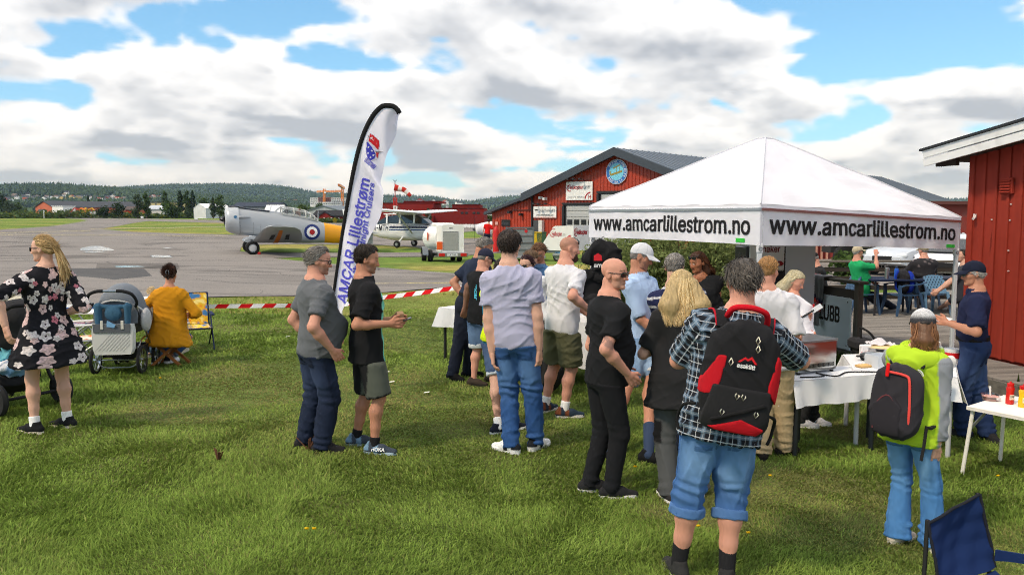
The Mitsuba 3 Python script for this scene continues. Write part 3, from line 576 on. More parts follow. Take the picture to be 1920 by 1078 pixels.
# ------------------------------------------------------------------ bodies and clothes: distance fields turned into meshes
def snet(Fd,o,h):
 """Surface nets: a closed mesh of the zero level of a field (negative inside) on a grid."""
 S=Fd<0;nx,ny,nz=S.shape
 c=S[:-1,:-1,:-1].astype(np.int8)
 for a,b,d in((1,0,0),(0,1,0),(0,0,1),(1,1,0),(1,0,1),(0,1,1),(1,1,1)):c=c+S[a:nx-1+a,b:ny-1+b,d:nz-1+d]
 act=(c>0)&(c<8);I=np.argwhere(act)
 if len(I)==0:return np.zeros((0,3)),np.zeros((0,3),int)
 idx=np.full(act.shape,-1,np.int64);idx[act]=np.arange(len(I))
 acc=np.zeros((len(I),3));cnt=np.zeros(len(I))
 cor=np.array(list(np.ndindex(2,2,2)))
 val={tuple(k):Fd[I[:,0]+k[0],I[:,1]+k[1],I[:,2]+k[2]]for k in cor}
 for k in cor:
  for ax in range(3):
   if k[ax]==0:
    k2=k.copy();k2[ax]=1;a,b=val[tuple(k)],val[tuple(k2)];cr=(a<0)!=(b<0)
    t=np.where(cr,a/np.where(cr,a-b,1),0);p=np.repeat(k[None].astype(float),len(I),0);p[:,ax]=t
    acc[cr]+=p[cr];cnt[cr]+=1
 V=np.asarray(o)+h*(I+acc/cnt[:,None]);Q=[]
 for ax in range(3):
  b,d=(ax+1)%3,(ax+2)%3
  sl=[slice(None)]*3;sl[ax]=slice(0,-1);s2=list(sl);s2[ax]=slice(1,None)
  A,B=S[tuple(sl)],S[tuple(s2)];E=np.argwhere(A!=B);E=E[(E[:,b]>0)&(E[:,d]>0)&(E[:,b]<S.shape[b]-1)&(E[:,d]<S.shape[d]-1)]
  def cell(db,dd):e=E.copy();e[:,b]-=db;e[:,d]-=dd;return idx[e[:,0],e[:,1],e[:,2]]
  q=np.stack([cell(1,1),cell(0,1),cell(0,0),cell(1,0)],1)
  inside=A[E[:,0],E[:,1],E[:,2]];q[~inside]=q[~inside][:,::-1];Q.append(q)
 q=np.vstack(Q);q=q[(q>=0).all(1)]
 return V,np.vstack([q[:,[0,1,2]],q[:,[0,2,3]]])
def seg(P,a,b,ra,rb):
 ba=b-a;t=np.clip(((P-a)@ba)/max(ba@ba,1e-9),0,1)
 return np.linalg.norm(P-a-t[...,None]*ba,axis=-1)-(ra+(rb-ra)*t)
class Field:
 """Primitives collected, then meshed. Every primitive: (distance function, low, high, blend)."""
 def __init__(s):s.p=[];s.cuts=[];s.subs=[]
 def cone(s,a,b,ra,rb=None,k=0.02,cut=None):
  a,b=np.asarray(a,float),np.asarray(b,float);rb=ra if rb is None else rb;m=max(ra,rb)
  def f(P):
   d=seg(P,a,b,ra,rb)
   if cut is not None:
    for pt,n in cut:d=np.maximum(d,(P-pt)@np.asarray(n))
   return d
  s.p.append((f,np.minimum(a,b)-m,np.maximum(a,b)+m,k));return s
 def chain(s,pts,rs,k=0.02,cut=None):
  for i in range(len(pts)-1):s.cone(pts[i],pts[i+1],rs[i],rs[i+1],k,cut)
  return s
 def ell(s,c,r,R=None,k=0.02,sub=False,cut=None):
  c,r=np.asarray(c,float),np.asarray(r,float);R=np.eye(3)if R is None else R
  def f(P):
   q=(P-c)@R;k0=np.linalg.norm(q/r,axis=-1);k1=np.linalg.norm(q/(r*r),axis=-1)
   d=k0*(k0-1)/np.maximum(k1,1e-9)
   if cut is not None:
    for pt,n in cut:d=np.maximum(d,(P-pt)@np.asarray(n))
   return d
  m=r.max();(s.subs if sub else s.p).append((f,c-m,c+m,k));return s
 def tors(s,fr,prof,off=0.0,lo=None,hi=None,ex=2.3,k=0.03,fa=1.0):
  """Elliptical tube along a torso frame: prof rows (height, half width, half depth, forward shift)."""
  o,R,L=fr;pr=np.asarray(prof,float);lo=pr[0,0]if lo is None else lo;hi=pr[-1,0]if hi is None else hi
  fa_,fb_,fc_=(PchipInterpolator(pr[:,0],pr[:,i],extrapolate=False)for i in(1,2,3));zz=np.linspace(pr[0,0],pr[-1,0],200);A,B,Cc=fa_(zz),fb_(zz),fc_(zz)
  def f(P):
   q=(P-o)@R;z=q[...,2];a=(np.interp(z,zz,A)+off)*fa;b=np.interp(z,zz,B)+off;c=np.interp(z,zz,Cc)
   e=(np.abs(q[...,0]/a)**ex+np.abs((q[...,1]-c)/b)**ex)**(1/ex)
   d=(e-1)*np.minimum(a,b)
   return np.maximum(np.maximum(d,lo-z),z-hi)
  m=max(A.max(),B.max())*fa+off+.12;cs=np.array([o+R@np.array([i,j,z])for i in(-m,m)for j in(-m,m)for z in(lo,hi)])
  s.p.append((f,cs.min(0),cs.max(0),k));return s
 def mesh(s,h,lo=None,hi=None):
  pad=3*h;L=np.min([p[1]for p in s.p],0)-pad;H=np.max([p[2]for p in s.p],0)+pad
  if lo is not None:L=np.maximum(L,lo)
  if hi is not None:H=np.minimum(H,hi)
  n=np.ceil((H-L)/h).astype(int)+1;ax=[L[i]+h*np.arange(n[i])for i in range(3)]
  Fd=np.full(n,1.0,np.float64)
  def go(lst,sub):
   for f,a,b,k in lst:
    i0=np.clip(np.floor((a-k-pad-L)/h).astype(int),0,n);i1=np.clip(np.ceil((b+k+pad-L)/h).astype(int)+1,0,n)
    if(i1<=i0).any():continue
    P=np.stack(np.meshgrid(*[ax[i][i0[i]:i1[i]]for i in range(3)],indexing='ij'),-1);d=f(P);v=Fd[i0[0]:i1[0],i0[1]:i1[1],i0[2]:i1[2]]
    if sub:d=-d;hh=np.clip(.5-.5*(d-v)/k,0,1)if False else np.clip(.5+.5*(d-v)/k,0,1);v[...]=v+(d-v)*hh+k*hh*(1-hh)
    else:hh=np.clip(.5+.5*(d-v)/k,0,1);v[...]=d+(v-d)*hh-k*hh*(1-hh)
  go(s.p,False);go(s.subs,True)
  if s.cuts:
   P=np.stack(np.meshgrid(*ax,indexing='ij'),-1)
   for c in s.cuts:Fd=np.maximum(Fd,c(P))
  return snet(Fd,L,h)
def vnorm(v,f):
 n=np.zeros_like(v);t=np.cross(v[f[:,1]]-v[f[:,0]],v[f[:,2]]-v[f[:,0]])
 for k in range(3):
  for a in range(3):n[:,a]+=np.bincount(f[:,k],t[:,a],len(v))
 return n/(np.linalg.norm(n,axis=1,keepdims=True)+1e-15)
def wrinkle(v,f,amp,freq,seed,stretch=(1,1,.55)):
 """Soft folds: the cloth moved along its normals by stretched noise with a ridged profile."""
 n=vnorm(v,f);r=rng(seed+17);d=np.zeros(len(v));base=meshkit.fbm(v*4.2+seed,2,seed+5)-.5
 for k in range(4):
  a=r.normal(size=3)*[1,.8,.9];a/=np.linalg.norm(a);ph=(v*np.asarray(stretch))@a*freq*1.15+2.6*meshkit.fbm(v*2.6+11*k+seed,2,k)+r.random()
  m=np.clip((meshkit.noise(v*3.3+5*k+seed,30+k)-.42)*3.2,0,1);fr=ph-np.floor(ph);d+=m*np.exp(-((fr-.5)/.13)**2)
 return v+n*(amp*(d*1.05+2.2*base-.3))[:,None]
def two_bone(a,c,l1,l2,pole):
 a,c,pole=(np.asarray(x,float)for x in(a,c,pole));d=c-a;L=np.linalg.norm(d);L2=min(L,(l1+l2)*.998);d=d/L;c=a+d*L2
 x=(l1*l1-l2*l2+L2*L2)/(2*L2);y=math.sqrt(max(l1*l1-x*x,0));p=pole-d*(pole@d);p/=np.linalg.norm(p)+1e-9
 return a+d*x+p*y,c
MALE=[(.455,.066,.052,0),(.49,.090,.064,-.008),(.53,.096,.068,-.010),(.58,.089,.061,-.002),(.63,.087,.060,.003),(.70,.097,.066,.004),(.75,.104,.068,0),(.785,.096,.060,-.007),(.812,.068,.047,-.012),(.83,.050,.040,-.012),(.852,.036,.036,-.010)]
FEMALE=[(.455,.070,.054,0),(.49,.094,.068,-.008),(.53,.098,.070,-.010),(.58,.083,.058,-.002),(.63,.074,.052,.002),(.70,.084,.066,.010),(.74,.089,.070,.010),(.782,.082,.056,-.006),(.812,.056,.042,-.012),(.85,.032,.032,-.010)]
MALE=[(z,a*.90,b*.94,c)for z,a,b,c in MALE];FEMALE=[(z,a*.94,b*.95,c)for z,a,b,c in FEMALE]
SKIN=dict(fair=sr(210,164,142),tan=sr(188,132,106),red=sr(208,150,128),pale=sr(225,178,154),brown=sr(168,108,78))
def person(label,top,feet,psi,hands=(None,None),sex='m',w=1.0,belly=0.0,lean=0.0,side=0.0,head=(0,0),skin='fair',hipv=None,seat=None,depth=None,lod=1.0,Hset=None,elbow=(None,None),headroll=0,shw=1.0,curl=.55,knee=None,tilt=None,toe=None):
 """Skeleton from photo pixels: top = crown of the head, feet = (left, right) ground points, hands = (left, right) as (u, v, how much nearer than the body) or local metres.
    psi: where the person faces, degrees: 0 away from the camera, 90 to the right, 180 towards it."""
 p=dict(label=label,sex=sex)
 fl=[np.asarray(f,float)if len(f)==3 else G(*f)for f in feet]
 root=(fl[0]+fl[1])/2;ps=math.radians(psi);Fw=np.array([math.sin(ps),math.cos(ps),0]);Rt=np.array([math.cos(ps),-math.sin(ps),0]);RW=np.stack([Rt,Fw,[0,0,1]],1)
 dep=root[1]if depth is None else depth
 if seat is not None:root=np.array([seat[0],seat[1],seat[2]],float);dep=seat[1]
 hp=at(top[0],top[1],dep+lean*Fw[1])
 H=Hset if Hset else hp[2]-root[2]
 loc=lambda q:RW.T@(np.asarray(q,float)-root)
 h=H;toe=toe or(None,None)
 p.update(H=H,root=root,RW=RW,dep=dep,lod=lod,toe=toe)
 ft=[loc(f)for f in fl]
 pel=np.array([0,0,.455*h])if seat is None else np.array([0,0,.0])
 if hipv is not None:pel[:2]+=loc([at(hipv,539,dep)[0],dep,0])[:2]
 hc=loc(at(top[0],top[1],dep+lean*Fw[1]));hc[2]-=.068*h;hc[1]-=.02*h
 up=hc-pel
 if tilt is not None:up=np.array([tilt[0]*h,tilt[1]*h,.45*h])
 if abs(Fw[1])>.9 and tilt is None:up[1]=lean
 if abs(Rt[1])>.9 and tilt is None:up[0]=0
 up[0]=np.clip(up[0],-.13*h,.13*h);up[2]=max(up[2],.15*h)
 U=up/np.linalg.norm(up);X=np.array([1.0,0,0]);X=X-U*(X@U);X/=np.linalg.norm(X);R=np.stack([X,np.cross(U,X),U],1)
 o=pel-U*.455*h
 bel=lambda z:belly*h*.5*math.exp(-((z-.605)/.07)**2)
 p.update(fr=(o,R,h),prof=np.array([(z*h,a*h*w,b*h*(w*.9+.1)+bel(z),c*h+bel(z))for z,a,b,c in(MALE if sex=='m' else FEMALE)]))
 TP=lambda x,y,z:o+R@(np.array([x,y,z])*h)
 p['TP']=TP
 sw=(.100 if sex=='m' else .090)*shw*(.85+.15*w)
 sh=[TP(-sw,-.006,.782),TP(sw,-.006,.782)];hip=[TP(-.052,0,.50),TP(.052,0,.50)]
 if seat is not None:hip=[pel+[-.055*h,.02*h,.03*h],pel+[.055*h,.02*h,.03*h]]
 neck=TP(0,-.008,.835);p['neck']=neck
 hd=neck+R@np.array([0,.016,.0])*h+(.094*h)*(U*.55+np.array([0,0,.45]));p['hc']=hd
 ya,pi_,ro=math.radians(head[0]),math.radians(head[1]),math.radians(headroll)
 cy,sy,cp,sp=math.cos(ya),math.sin(ya),math.cos(pi_),math.sin(pi_)
 Rz=np.array([[cy,sy,0],[-sy,cy,0],[0,0,1]]);Rx=np.array([[1,0,0],[0,cp,sp],[0,-sp,cp]]);Ry=np.array([[math.cos(ro),0,math.sin(ro)],[0,1,0],[-math.sin(ro),0,math.cos(ro)]])
 p['HR']=Rz@Rx@Ry
 ul,fa=.172*h,.150*h
 arms=[]
 for i,s in enumerate((-1,1)):
  t=hands[i]
  if t is None:t=sh[i]+np.array([s*.055*h,.02*h,-.30*h])
  elif t[0]>8:t=loc(at(t[0],t[1],dep-t[2]))
  else:t=np.asarray(t,float)*h
  pole=np.array([s*.6,-1.0,-.25])if elbow[i]is None else np.asarray(elbow[i],float)
  e,wr=two_bone(sh[i],t,ul,fa,pole);arms.append((sh[i],e,wr))
 p['arms']=arms
 legs=[]
 for i,s in enumerate((-1,1)):
  a=ft[i]+[0,0,.042*h];kn,an=two_bone(hip[i],a,.235*h,.231*h,np.array([s*.12,1.0,0.1])if knee is None else np.asarray(knee,float)*[s,1,1]);legs.append((hip[i],kn,a))
 p['legs']=legs;p['ft']=ft;p['w']=w;p['skin']=SKIN[skin]if isinstance(skin,str)else skin;p['curl']=curl
 skin_done();p['key']=thing('person',label,'person');p['cover']=[]
 p['vox']=float(np.clip(.0018*dep*lod,.0095,.05))
 p['seed']=int(abs(top[0]*3+top[1]))%997
 return p
def W(p,v):return np.asarray(v)@p['RW'].T+p['root']
def local_bits(p,name,vf_,bsdf,col,**k):
 v,f=vf(vf_);return part(p['key']if '__' not in name else '',name,(W(p,v),f),bsdf,col,**k)
def hand_field(p,i,h):
 """Palm and five fingers at the end of arm i, gently curled."""
 sh_,e,wr=p['arms'][i];s=(-1,1)[i];d=wr-e;d/=np.linalg.norm(d)
 inn=np.array([-s,.25,0.]);inn=inn-d*(inn@d);inn/=np.linalg.norm(inn);side=np.cross(d,inn)*(1 if s>0 else-1)
 if side[1]<0 and abs(d[2])>.5:side=-side
 hh=h;F=Field();c=p['curl']
 palm=[wr+d*.012*hh,wr+d*.050*hh]
 for t in(-.5,0,.5):F.cone(palm[0]+side*t*.020*hh,palm[1]+side*t*.034*hh,.0095*hh,.0085*hh,.008)
 for j,(off,ln)in enumerate(((.62,.040),(.22,.045),(-.20,.042),(-.60,.033))):
  b=palm[1]+side*off*.030*hh;a=c*(.55+.12*j);pt=[b];dr_=d.copy()
  for q in range(3):
   dr_=d*math.cos(a*(q+.6))+inn*math.sin(a*(q+.6));pt.append(pt[-1]+dr_*ln*hh*(.42,.32,.26)[q])
  F.chain(pt,[.0058*hh,.0054*hh,.005*hh,.0044*hh],.003)
 b=wr+d*.018*hh+side*.014*hh;t1=b+(d*.7+side*.65+inn*.25)*.026*hh;t2=t1+(d*.9+side*.2+inn*.45)*.024*hh
 F.chain([b,t1,t2],[.0085*hh,.0064*hh,.0050*hh],.006)
 F.cone(wr-d*.03*hh,wr+d*.02*hh,.0158*hh,.0135*hh,.01)
 return F
def head_field(p,s):
 """Skull, jaw, brow, nose, lips, ears and neck about the head centre; s: size, y is forward."""
 F=Field();fem=p['sex']=='f'
 F.ell((0,-.012*s,.165*s),(.330*s,.415*s,.350*s),k=.05*s)
 F.ell((0,.135*s,-.06*s),(.275*s,.27*s,.36*s),k=.10*s)
 F.cone((-.12*s,.17*s,-.315*s),(.12*s,.17*s,-.315*s),.12*s,k=.12*s);F.ell((0,.335*s,-.375*s),(.11*s,.09*s,.085*s),k=.08*s)
 F.cone((-.15*s,.335*s,.115*s),(.15*s,.335*s,.115*s),.052*s,k=.05*s)
 F.cone((0,.395*s,.06*s),(0,.475*s,-.105*s),.035*s,.052*s,k=.025*s);F.cone((-.055*s,.42*s,-.115*s),(.055*s,.42*s,-.115*s),.042*s,k=.03*s)
 F.ell((0,.375*s,-.222*s),(.105*s,.045*s,.028*s),k=.012*s);F.ell((0,.370*s,-.258*s),(.092*s,.045*s,.030*s),k=.012*s)
 for a in(-1,1):
  F.ell((a*.235*s,.20*s,-.04*s),(.09*s,.13*s,.10*s),k=.08*s)
  F.ell((a*.338*s,-.035*s,.0*s),(.034*s,.10*s,.150*s),k=.02*s)
  F.ell((a*.145*s,.425*s,.035*s),(.085*s,.07*s,.052*s),k=.035*s,sub=True)
  F.ell((a*.375*s,.0*s,.015*s),(.025*s,.050*s,.08*s),k=.02*s,sub=True)
 return F
PENDING=[]
def skin_done():
 while PENDING:q,a=PENDING.pop();_skin(q,**a)
def put_person_skin(p,**a):
 s=p['hs']=.232*(p['H']/1.78)*(1.0 if p['H']>1.5 else 1.06);p['Hm']=lambda a_:W(p,p['hc']+(np.asarray(a_,float)*s)@p['HR'].T);PENDING.append((p,a))
def _skin(p,arms_bare=(True,True),legs_bare=True,tattoo=None,beard=None,brow=sr(110,82,60),lip=None,stub=None,scalp=None,feet_bare=False):
 h,fr,vox=p['H'],p['fr'],p['vox'];key=p['key'];sk=np.asarray(p['skin']);ms,cs=[],[]
 lw=.92*p['w']**.6*(1 if p['sex']=='m' else .94)
 F=Field();F.tors(fr,p['prof'])
 a0,a1=p['arms']
 F.cone(a0[0],a1[0],.035*h*lw,k=.045*h)
 s=.232*(h/1.78)*(1.0 if h>1.5 else 1.06);p['hs']=s
 nk=p['neck'];F.cone(nk-[0,0,.03*h],p['hc']+p['HR']@np.array([0,-.10,-.24])*s,.037*h*(lw if p['sex']=='m' else .85),.033*h*(lw if p['sex']=='m' else .82),k=.035*h)
 for i in(0,1):
  sh_,e,wr=p['arms'][i];d=(wr-e)/np.linalg.norm(wr-e)
  F.cone(sh_,e,.030*h*lw,.0235*h*lw,k=.03*h);F.chain([e,e+(wr-e)*.32,wr],[.0235*h*lw,.0245*h*lw,.0165*h],k=.015*h)
  hp,kn,an=p['legs'][i]
  F.cone(hp,kn,.052*h*lw,.034*h*lw,k=.02*h)
  sd=kn-hp;bk=np.array([0,-1.0,0]);bk=bk if abs((an-kn)[2])>.1*h else np.array([0,0,-1.0])
  F.chain([kn,kn+(an-kn)*.30+bk*.010*h,kn+(an-kn)*.62+bk*.004*h,an],[.0315*h*lw,.0335*h*lw,.0245*h*lw,.0195*h],k=.015*h)
  ftv=foot_dir(p,i);F.cone(an-[0,0,.012*h],an+ftv*.10*h-[0,0,.026*h],.021*h,.015*h,k=.02*h)
 v,f=F.mesh(vox);n_=vnorm(v,f);m=np.zeros(len(v))
 for cf in p['cover']:m=np.maximum(m,cf(v))
 v0=v;v=v-n_*(m*.026*h/1.78)[:,None];c=np.tile(sk,(len(v),1))
 c*=(1+.16*(meshkit.fbm(v*9,3,p['seed'])-.5))[:,None]
 if tattoo:c=tattoo(p,v,c)
 v=W(p,v);ms.append((v,f));cs.append(c)
 HF=head_field(p,s);hv=max(.0052,min(.0022*.55*p['dep'],.02))*p['lod']
 v,f=HF.mesh(hv);q=v/s
 c=np.tile(sk,(len(v),1))*(1+.10*(meshkit.fbm(v*40,2,4)-.5))[:,None]
 red=np.clip(1-np.linalg.norm((q-[0,.45,-.1])/[.30,.2,.14],axis=1),0,1);c*=1-red[:,None]*[0,.16,.18]
 lipm=(np.abs(q[:,2]+.240)<.045)&(np.abs(q[:,0])<.105)&(q[:,1]>.33);c[lipm]=np.asarray(lip if lip is not None else sk*[.80,.58,.56])
 mouth=(np.abs(q[:,2]+.240)<.012)&(np.abs(q[:,0])<.10)&(q[:,1]>.33);c[mouth]=sk*.25
 bw=(np.abs(q[:,2]-.135-.05*np.cos(np.abs(q[:,0])*9-1.2)*.5)<.022)&(np.abs(np.abs(q[:,0])-.145)<.085)&(q[:,1]>.25);c[bw]=brow
 eye=(((np.abs(q[:,0])-.145)/.062)**2+((q[:,2]-.035)/.026)**2<1)&(q[:,1]>.2);c[eye]=sr(205,200,195)
 iris=((np.abs(q[:,0])-.145)**2+(q[:,2]-.035)**2<.024**2)&(q[:,1]>.2);c[iris]=sr(45,45,48)
 if stub is not None:
  m=np.clip((-.12-q[:,2])/.1,0,1)*np.clip((q[:,1]+.02)/.1,0,1)*.5;c=c*(1-m[:,None])+np.asarray(stub)*m[:,None]
 if scalp is not None:
  m=np.clip((q[:,2]-(.16-.30*np.clip(-q[:,1]*2.2,0,1)+.55*np.clip(q[:,1]-.22,0,1)))/.08,0,1)[:,None]*.7;c=c*(1-m)+np.asarray(scalp)*m
 ms.append((W(p,p['hc']+v@p['HR'].T),f));cs.append(c)
 for i in(0,1):
  v,f=hand_field(p,i,h).mesh(max(.0042,.00075*p['dep'])*p['lod']);ms.append((W(p,v),f));cs.append(np.tile(sk*[1.0,.95,.93],(len(v),1))*(1+.2*(meshkit.fbm(v*50,2,3)-.5))[:,None])
 put(key,cat(*ms),'skin',np.vstack(cs),smooth=True)
def foot_dir(p,i,yaw=None):
 d=p.get('toe',(None,None))[i]
 if d is not None:
  a=math.radians(d);w_=np.array([math.sin(a),math.cos(a),0]);return p['RW'].T@w_
 s=(-1,1)[i];return np.array([s*.16,1.0,0])/math.hypot(.16,1)
def foot_cover(p):
 p['cover'].append(lambda q:np.max([np.clip((p['legs'][i][2][2]+.012*p['H']-q[:,2])/(.01*p['H']),0,1)*(np.linalg.norm((q-p['legs'][i][2])[:,:2],axis=1)<.2*p['H'])for i in(0,1)],0))
def shoes(p,col,sole=sr(225,225,222),low=True,trim=None,kind='shoe',txt=None,sock=None,sockh=.10,laces=None):
 h=p['H'];foot_cover(p)
 for i in(0,1):
  an=p['legs'][i][2];d=foot_dir(p,i);g=p['ft'][i].copy();s_=np.cross(d,[0,0,1.0]);L=.152*h;z0=g[2]if abs(g[2]-(an[2]-.042*h))<.02 else an[2]-.042*h
  b=np.array([an[0],an[1],z0]);F=Field();heel=b-d*.032*h;toe=b+d*.098*h
  F.cone(heel+[0,0,.022*h],b+d*.04*h+[0,0,.026*h],.0215*h,.0225*h,.02*h);F.cone(b+d*.03*h+[0,0,.020*h],toe+[0,0,.012*h],.0235*h,.0165*h,.015*h)
  F.cone(b-d*.006*h+[0,0,.03*h],b-d*.012*h+[0,0,(.052 if low else .085)*h],.0225*h,.0215*h,.02*h)
  F.cuts=[lambda P,z=z0+.008*h:z-P[...,2],lambda P,z=z0+(.060 if low else .10)*h:P[...,2]-z]
  v,f=F.mesh(max(.006,p['vox']*.55));c=np.tile(np.asarray(col),(len(v),1));loc=(v-b)@np.stack([d,s_,[0,0,1.0]],1)/h
  if trim is not None:c=np.where(((np.abs(loc[:,0]-.012)<.012)|((loc[:,0]<-.022)&(loc[:,2]>.02)))[:,None],np.asarray(trim),c)
  lc=((loc[:,0]>.018)&(loc[:,0]<.062)&(np.abs(loc[:,1])<.011)&(np.sin(loc[:,0]*700)>.2))
  if laces is not None:c[lc]=laces
  k=part(p['key'],kind,(W(p,v),f),'cloth',c,smooth=True)
  tt=np.linspace(-.052,.113,14);wd=np.interp(tt,[-.052,-.045,-.02,.03,.07,.10,.113],[.006,.018,.022,.020,.026,.018,.004]);out=[(t*h,w_*h*1.06)for t,w_ in zip(tt,wd)];out+=[(t*h,-w_*h*1.0)for t,w_ in zip(tt[::-1],wd[::-1])]
  m=np.eye(4);m[:3,0],m[:3,1],m[:3,2],m[:3,3]=d,np.cross([0,0,1.0],d),[0,0,1],b
  v,f=prism(out,.014*h,m);part(k,'sole',(W(p,v),f),'matte',sole,smooth=25)
  if txt is not None and i==txt[4]:
   out_side=np.array([s_[0],s_[1],0]);o_=W(p,b+d*(.0 if(p['RW']@s_)[1]<0 else .06)*h+s_*.0262*h*(1 if(p['RW']@s_)[1]<0 else-1)+[0,0,.022*h]);n_=p['RW']@(s_*(1 if(p['RW']@s_)[1]<0 else-1));x_=p['RW']@d*(1 if(p['RW']@np.cross(n_,[0,0,1.0])is None)else 1)
   xw=np.cross([0,0,1.0],n_);o_=W(p,b)+n_*.0275*h+xw*txt[2]+np.array([0,0,.020*h]);part(k,'lettering',text(txt[0],txt[1],.004,True,m=frame(o_,xw,n_+[0,0,.35])),'matte',txt[3])
  if sock is not None:
   kn=p['legs'][i][1];u_=(kn-an)/np.linalg.norm(kn-an);F=Field();F.cone(an-u_*.01*h,an+u_*sockh*h,.0235*h,.0235*h+sockh*.05*h,cut=[(an+u_*sockh*h,u_)])
   v,f=F.mesh(max(.007,p['vox']*.6));part(p['key'],'sock',(W(p,v),f),'cloth',sock,smooth=True)
def shirt(p,col,hem=.50,sleeve=.62,off=.012,long=False,name='shirt',bsdf='cloth',neck=.0,flare=.0,amp=.006,colf=None,uvf=None,collar=None,sl_off=.016,open_front=False,freq=9,prof=None,tuck=False):
 """Torso and sleeves as one garment. hem: height as a share of stature; sleeve: how far down the arm (1 = elbow, 2 = wrist)."""
 h,fr,vox=p['H'],p['fr'],p['vox'];o,R,_=fr;lw=.92*p['w']**.6;F=Field();off=off*h/1.78;sl_off=sl_off*h/1.78
 pr=p['prof'].copy();z=pr[:,0]/h
 if hem<pr[0,0]/h:pr=np.vstack([[hem*h,pr[1,1]*(1+flare),pr[1,2]*(1+flare),pr[1,3]],pr[1:]])
 low=pr[:,0]/h<(.58 if not tuck else .1)
 pr[low,1]=np.maximum(pr[low,1],pr[:,1].max()*.93*(1+.0));bz=pr[(pr[:,0]/h>.56)&(pr[:,0]/h<.72)]
 pr[low,2]=np.maximum(pr[low,2],bz[:,2].max()*.88);pr[low,3]=pr[low,3]*.4+bz[:,3].max()*.5
 mid=(pr[:,0]/h>=.58)&(pr[:,0]/h<.70);pr[mid,1]=np.maximum(pr[mid,1],pr[:,1].max()*.90)
 if flare:pr[:,1:3]*=(1+flare*np.clip((.70-pr[:,0]/h)/.25,0,1))[:,None]
 if prof is not None:pr=np.array([(z_*h,a_*h*p['w'],b_*h*p['w'],c_*h)for z_,a_,b_,c_ in prof])
 F.tors(fr,pr,off,lo=hem*h,hi=.842*h+neck*h,k=.03*h)
 a0,a1=p['arms'];F.cone(a0[0],a1[0],.035*h*lw+off*.7,k=.04*h)
 for i in(0,1):
  sh_,e,wr=p['arms'][i];sl=sleeve[i]if isinstance(sleeve,tuple)else sleeve
  if sl<=0:continue
  if sl<=1.0:
   en=sh_+(e-sh_)*sl;u_=(e-sh_)/np.linalg.norm(e-sh_);F.cone(sh_,en+u_*.02,.0325*h*lw+sl_off*.7,.031*h*lw+sl_off,k=.02*h,cut=[(en,u_)])
  else:
   F.cone(sh_,e,.032*h*lw+sl_off*.8,.0265*h*lw+sl_off*.8,k=.02*h);en=e+(wr-e)*(sl-1);u_=(wr-e)/np.linalg.norm(wr-e);F.cone(e,en+u_*.02,.0265*h*lw+sl_off*.8,(.027-.0085*(sl-1))*h*lw+sl_off*.8,k=.015*h,cut=[(en,u_)])
 nk=p['neck'];U=R[:,2];F.subs.append((lambda P:seg(P,nk-U*.0*h+R[:,1]*.012*h,nk+U*.12*h+R[:,1]*.02*h,.042*h,.06*h),nk-.1*h,nk+.16*h,.012*h))if not collar else None
 def cover(q,hem=hem):
  w_=(q-o)@R;m=np.clip((w_[:,2]/h-hem-.006)/.012,0,1)*np.clip((.828-w_[:,2]/h)/.012,0,1)*(np.abs(w_[:,0])<.16*h)
  for i in(0,1):
   sh_,e,wr=p['arms'][i];sl=sleeve[i]if isinstance(sleeve,tuple)else sleeve;d=seg(q,sh_,e,.034*h,.03*h);t=np.clip((q-sh_)@(e-sh_)/((e-sh_)@(e-sh_)),0,1);t2=np.clip((q-e)@(wr-e)/((wr-e)@(wr-e)),0,1);tt=np.where(t2>0.02,1+t2,t)
   near=(np.minimum(d,seg(q,e,wr,.03*h,.02*h))<.022*h);arm=near*np.clip((sl-.05-tt)/.08,0,1);bare=near&(tt>sl)&(np.linalg.norm(q-sh_,axis=1)>.07*h);m=np.where(bare,0,np.maximum(m,arm))
  return m
 p['cover'].append(cover);p['hem']=None if tuck else max(p.get('hem')or 0,hem)if p.get('hem')else(None if tuck else hem)
 v,f=F.mesh(vox);v=wrinkle(v,f,amp*h/1.78,freq,p['seed'],(1,1,1.5))
 def hems(p,v,q,c):
  if colf:c=colf(p,v,q,c)
  m=(np.abs(q[:,2]-hem-.012)<.004)&(np.abs(q[:,0])<.15)
  for i in(0,1):
   sh_,e,wr=p['arms'][i];sl=sleeve[i]if isinstance(sleeve,tuple)else sleeve;a_,b_,t_=(sh_,e,sl)if sl<=1 else(e,wr,sl-1);t=(v-a_)@(b_-a_)/((b_-a_)@(b_-a_));L_=np.linalg.norm(b_-a_);d_=seg(v,a_,b_,0,0)
   m|=(np.abs((t-t_)*L_+.022)<.007)&(d_<.09)if sl>0 else False
   u_=(e-sh_)/np.linalg.norm(e-sh_);m|=(np.abs((v-sh_)@u_+.012-.10*(sh_[2]-v[:,2]))<.006)&(np.linalg.norm(v-sh_,axis=1)<.10)&(v[:,2]>sh_[2]-.07)
  c=np.array(c);c[m]=c[m]*.74+.004;return c
 return garment(p,name,v,f,bsdf,col,hems,uvf,collar)
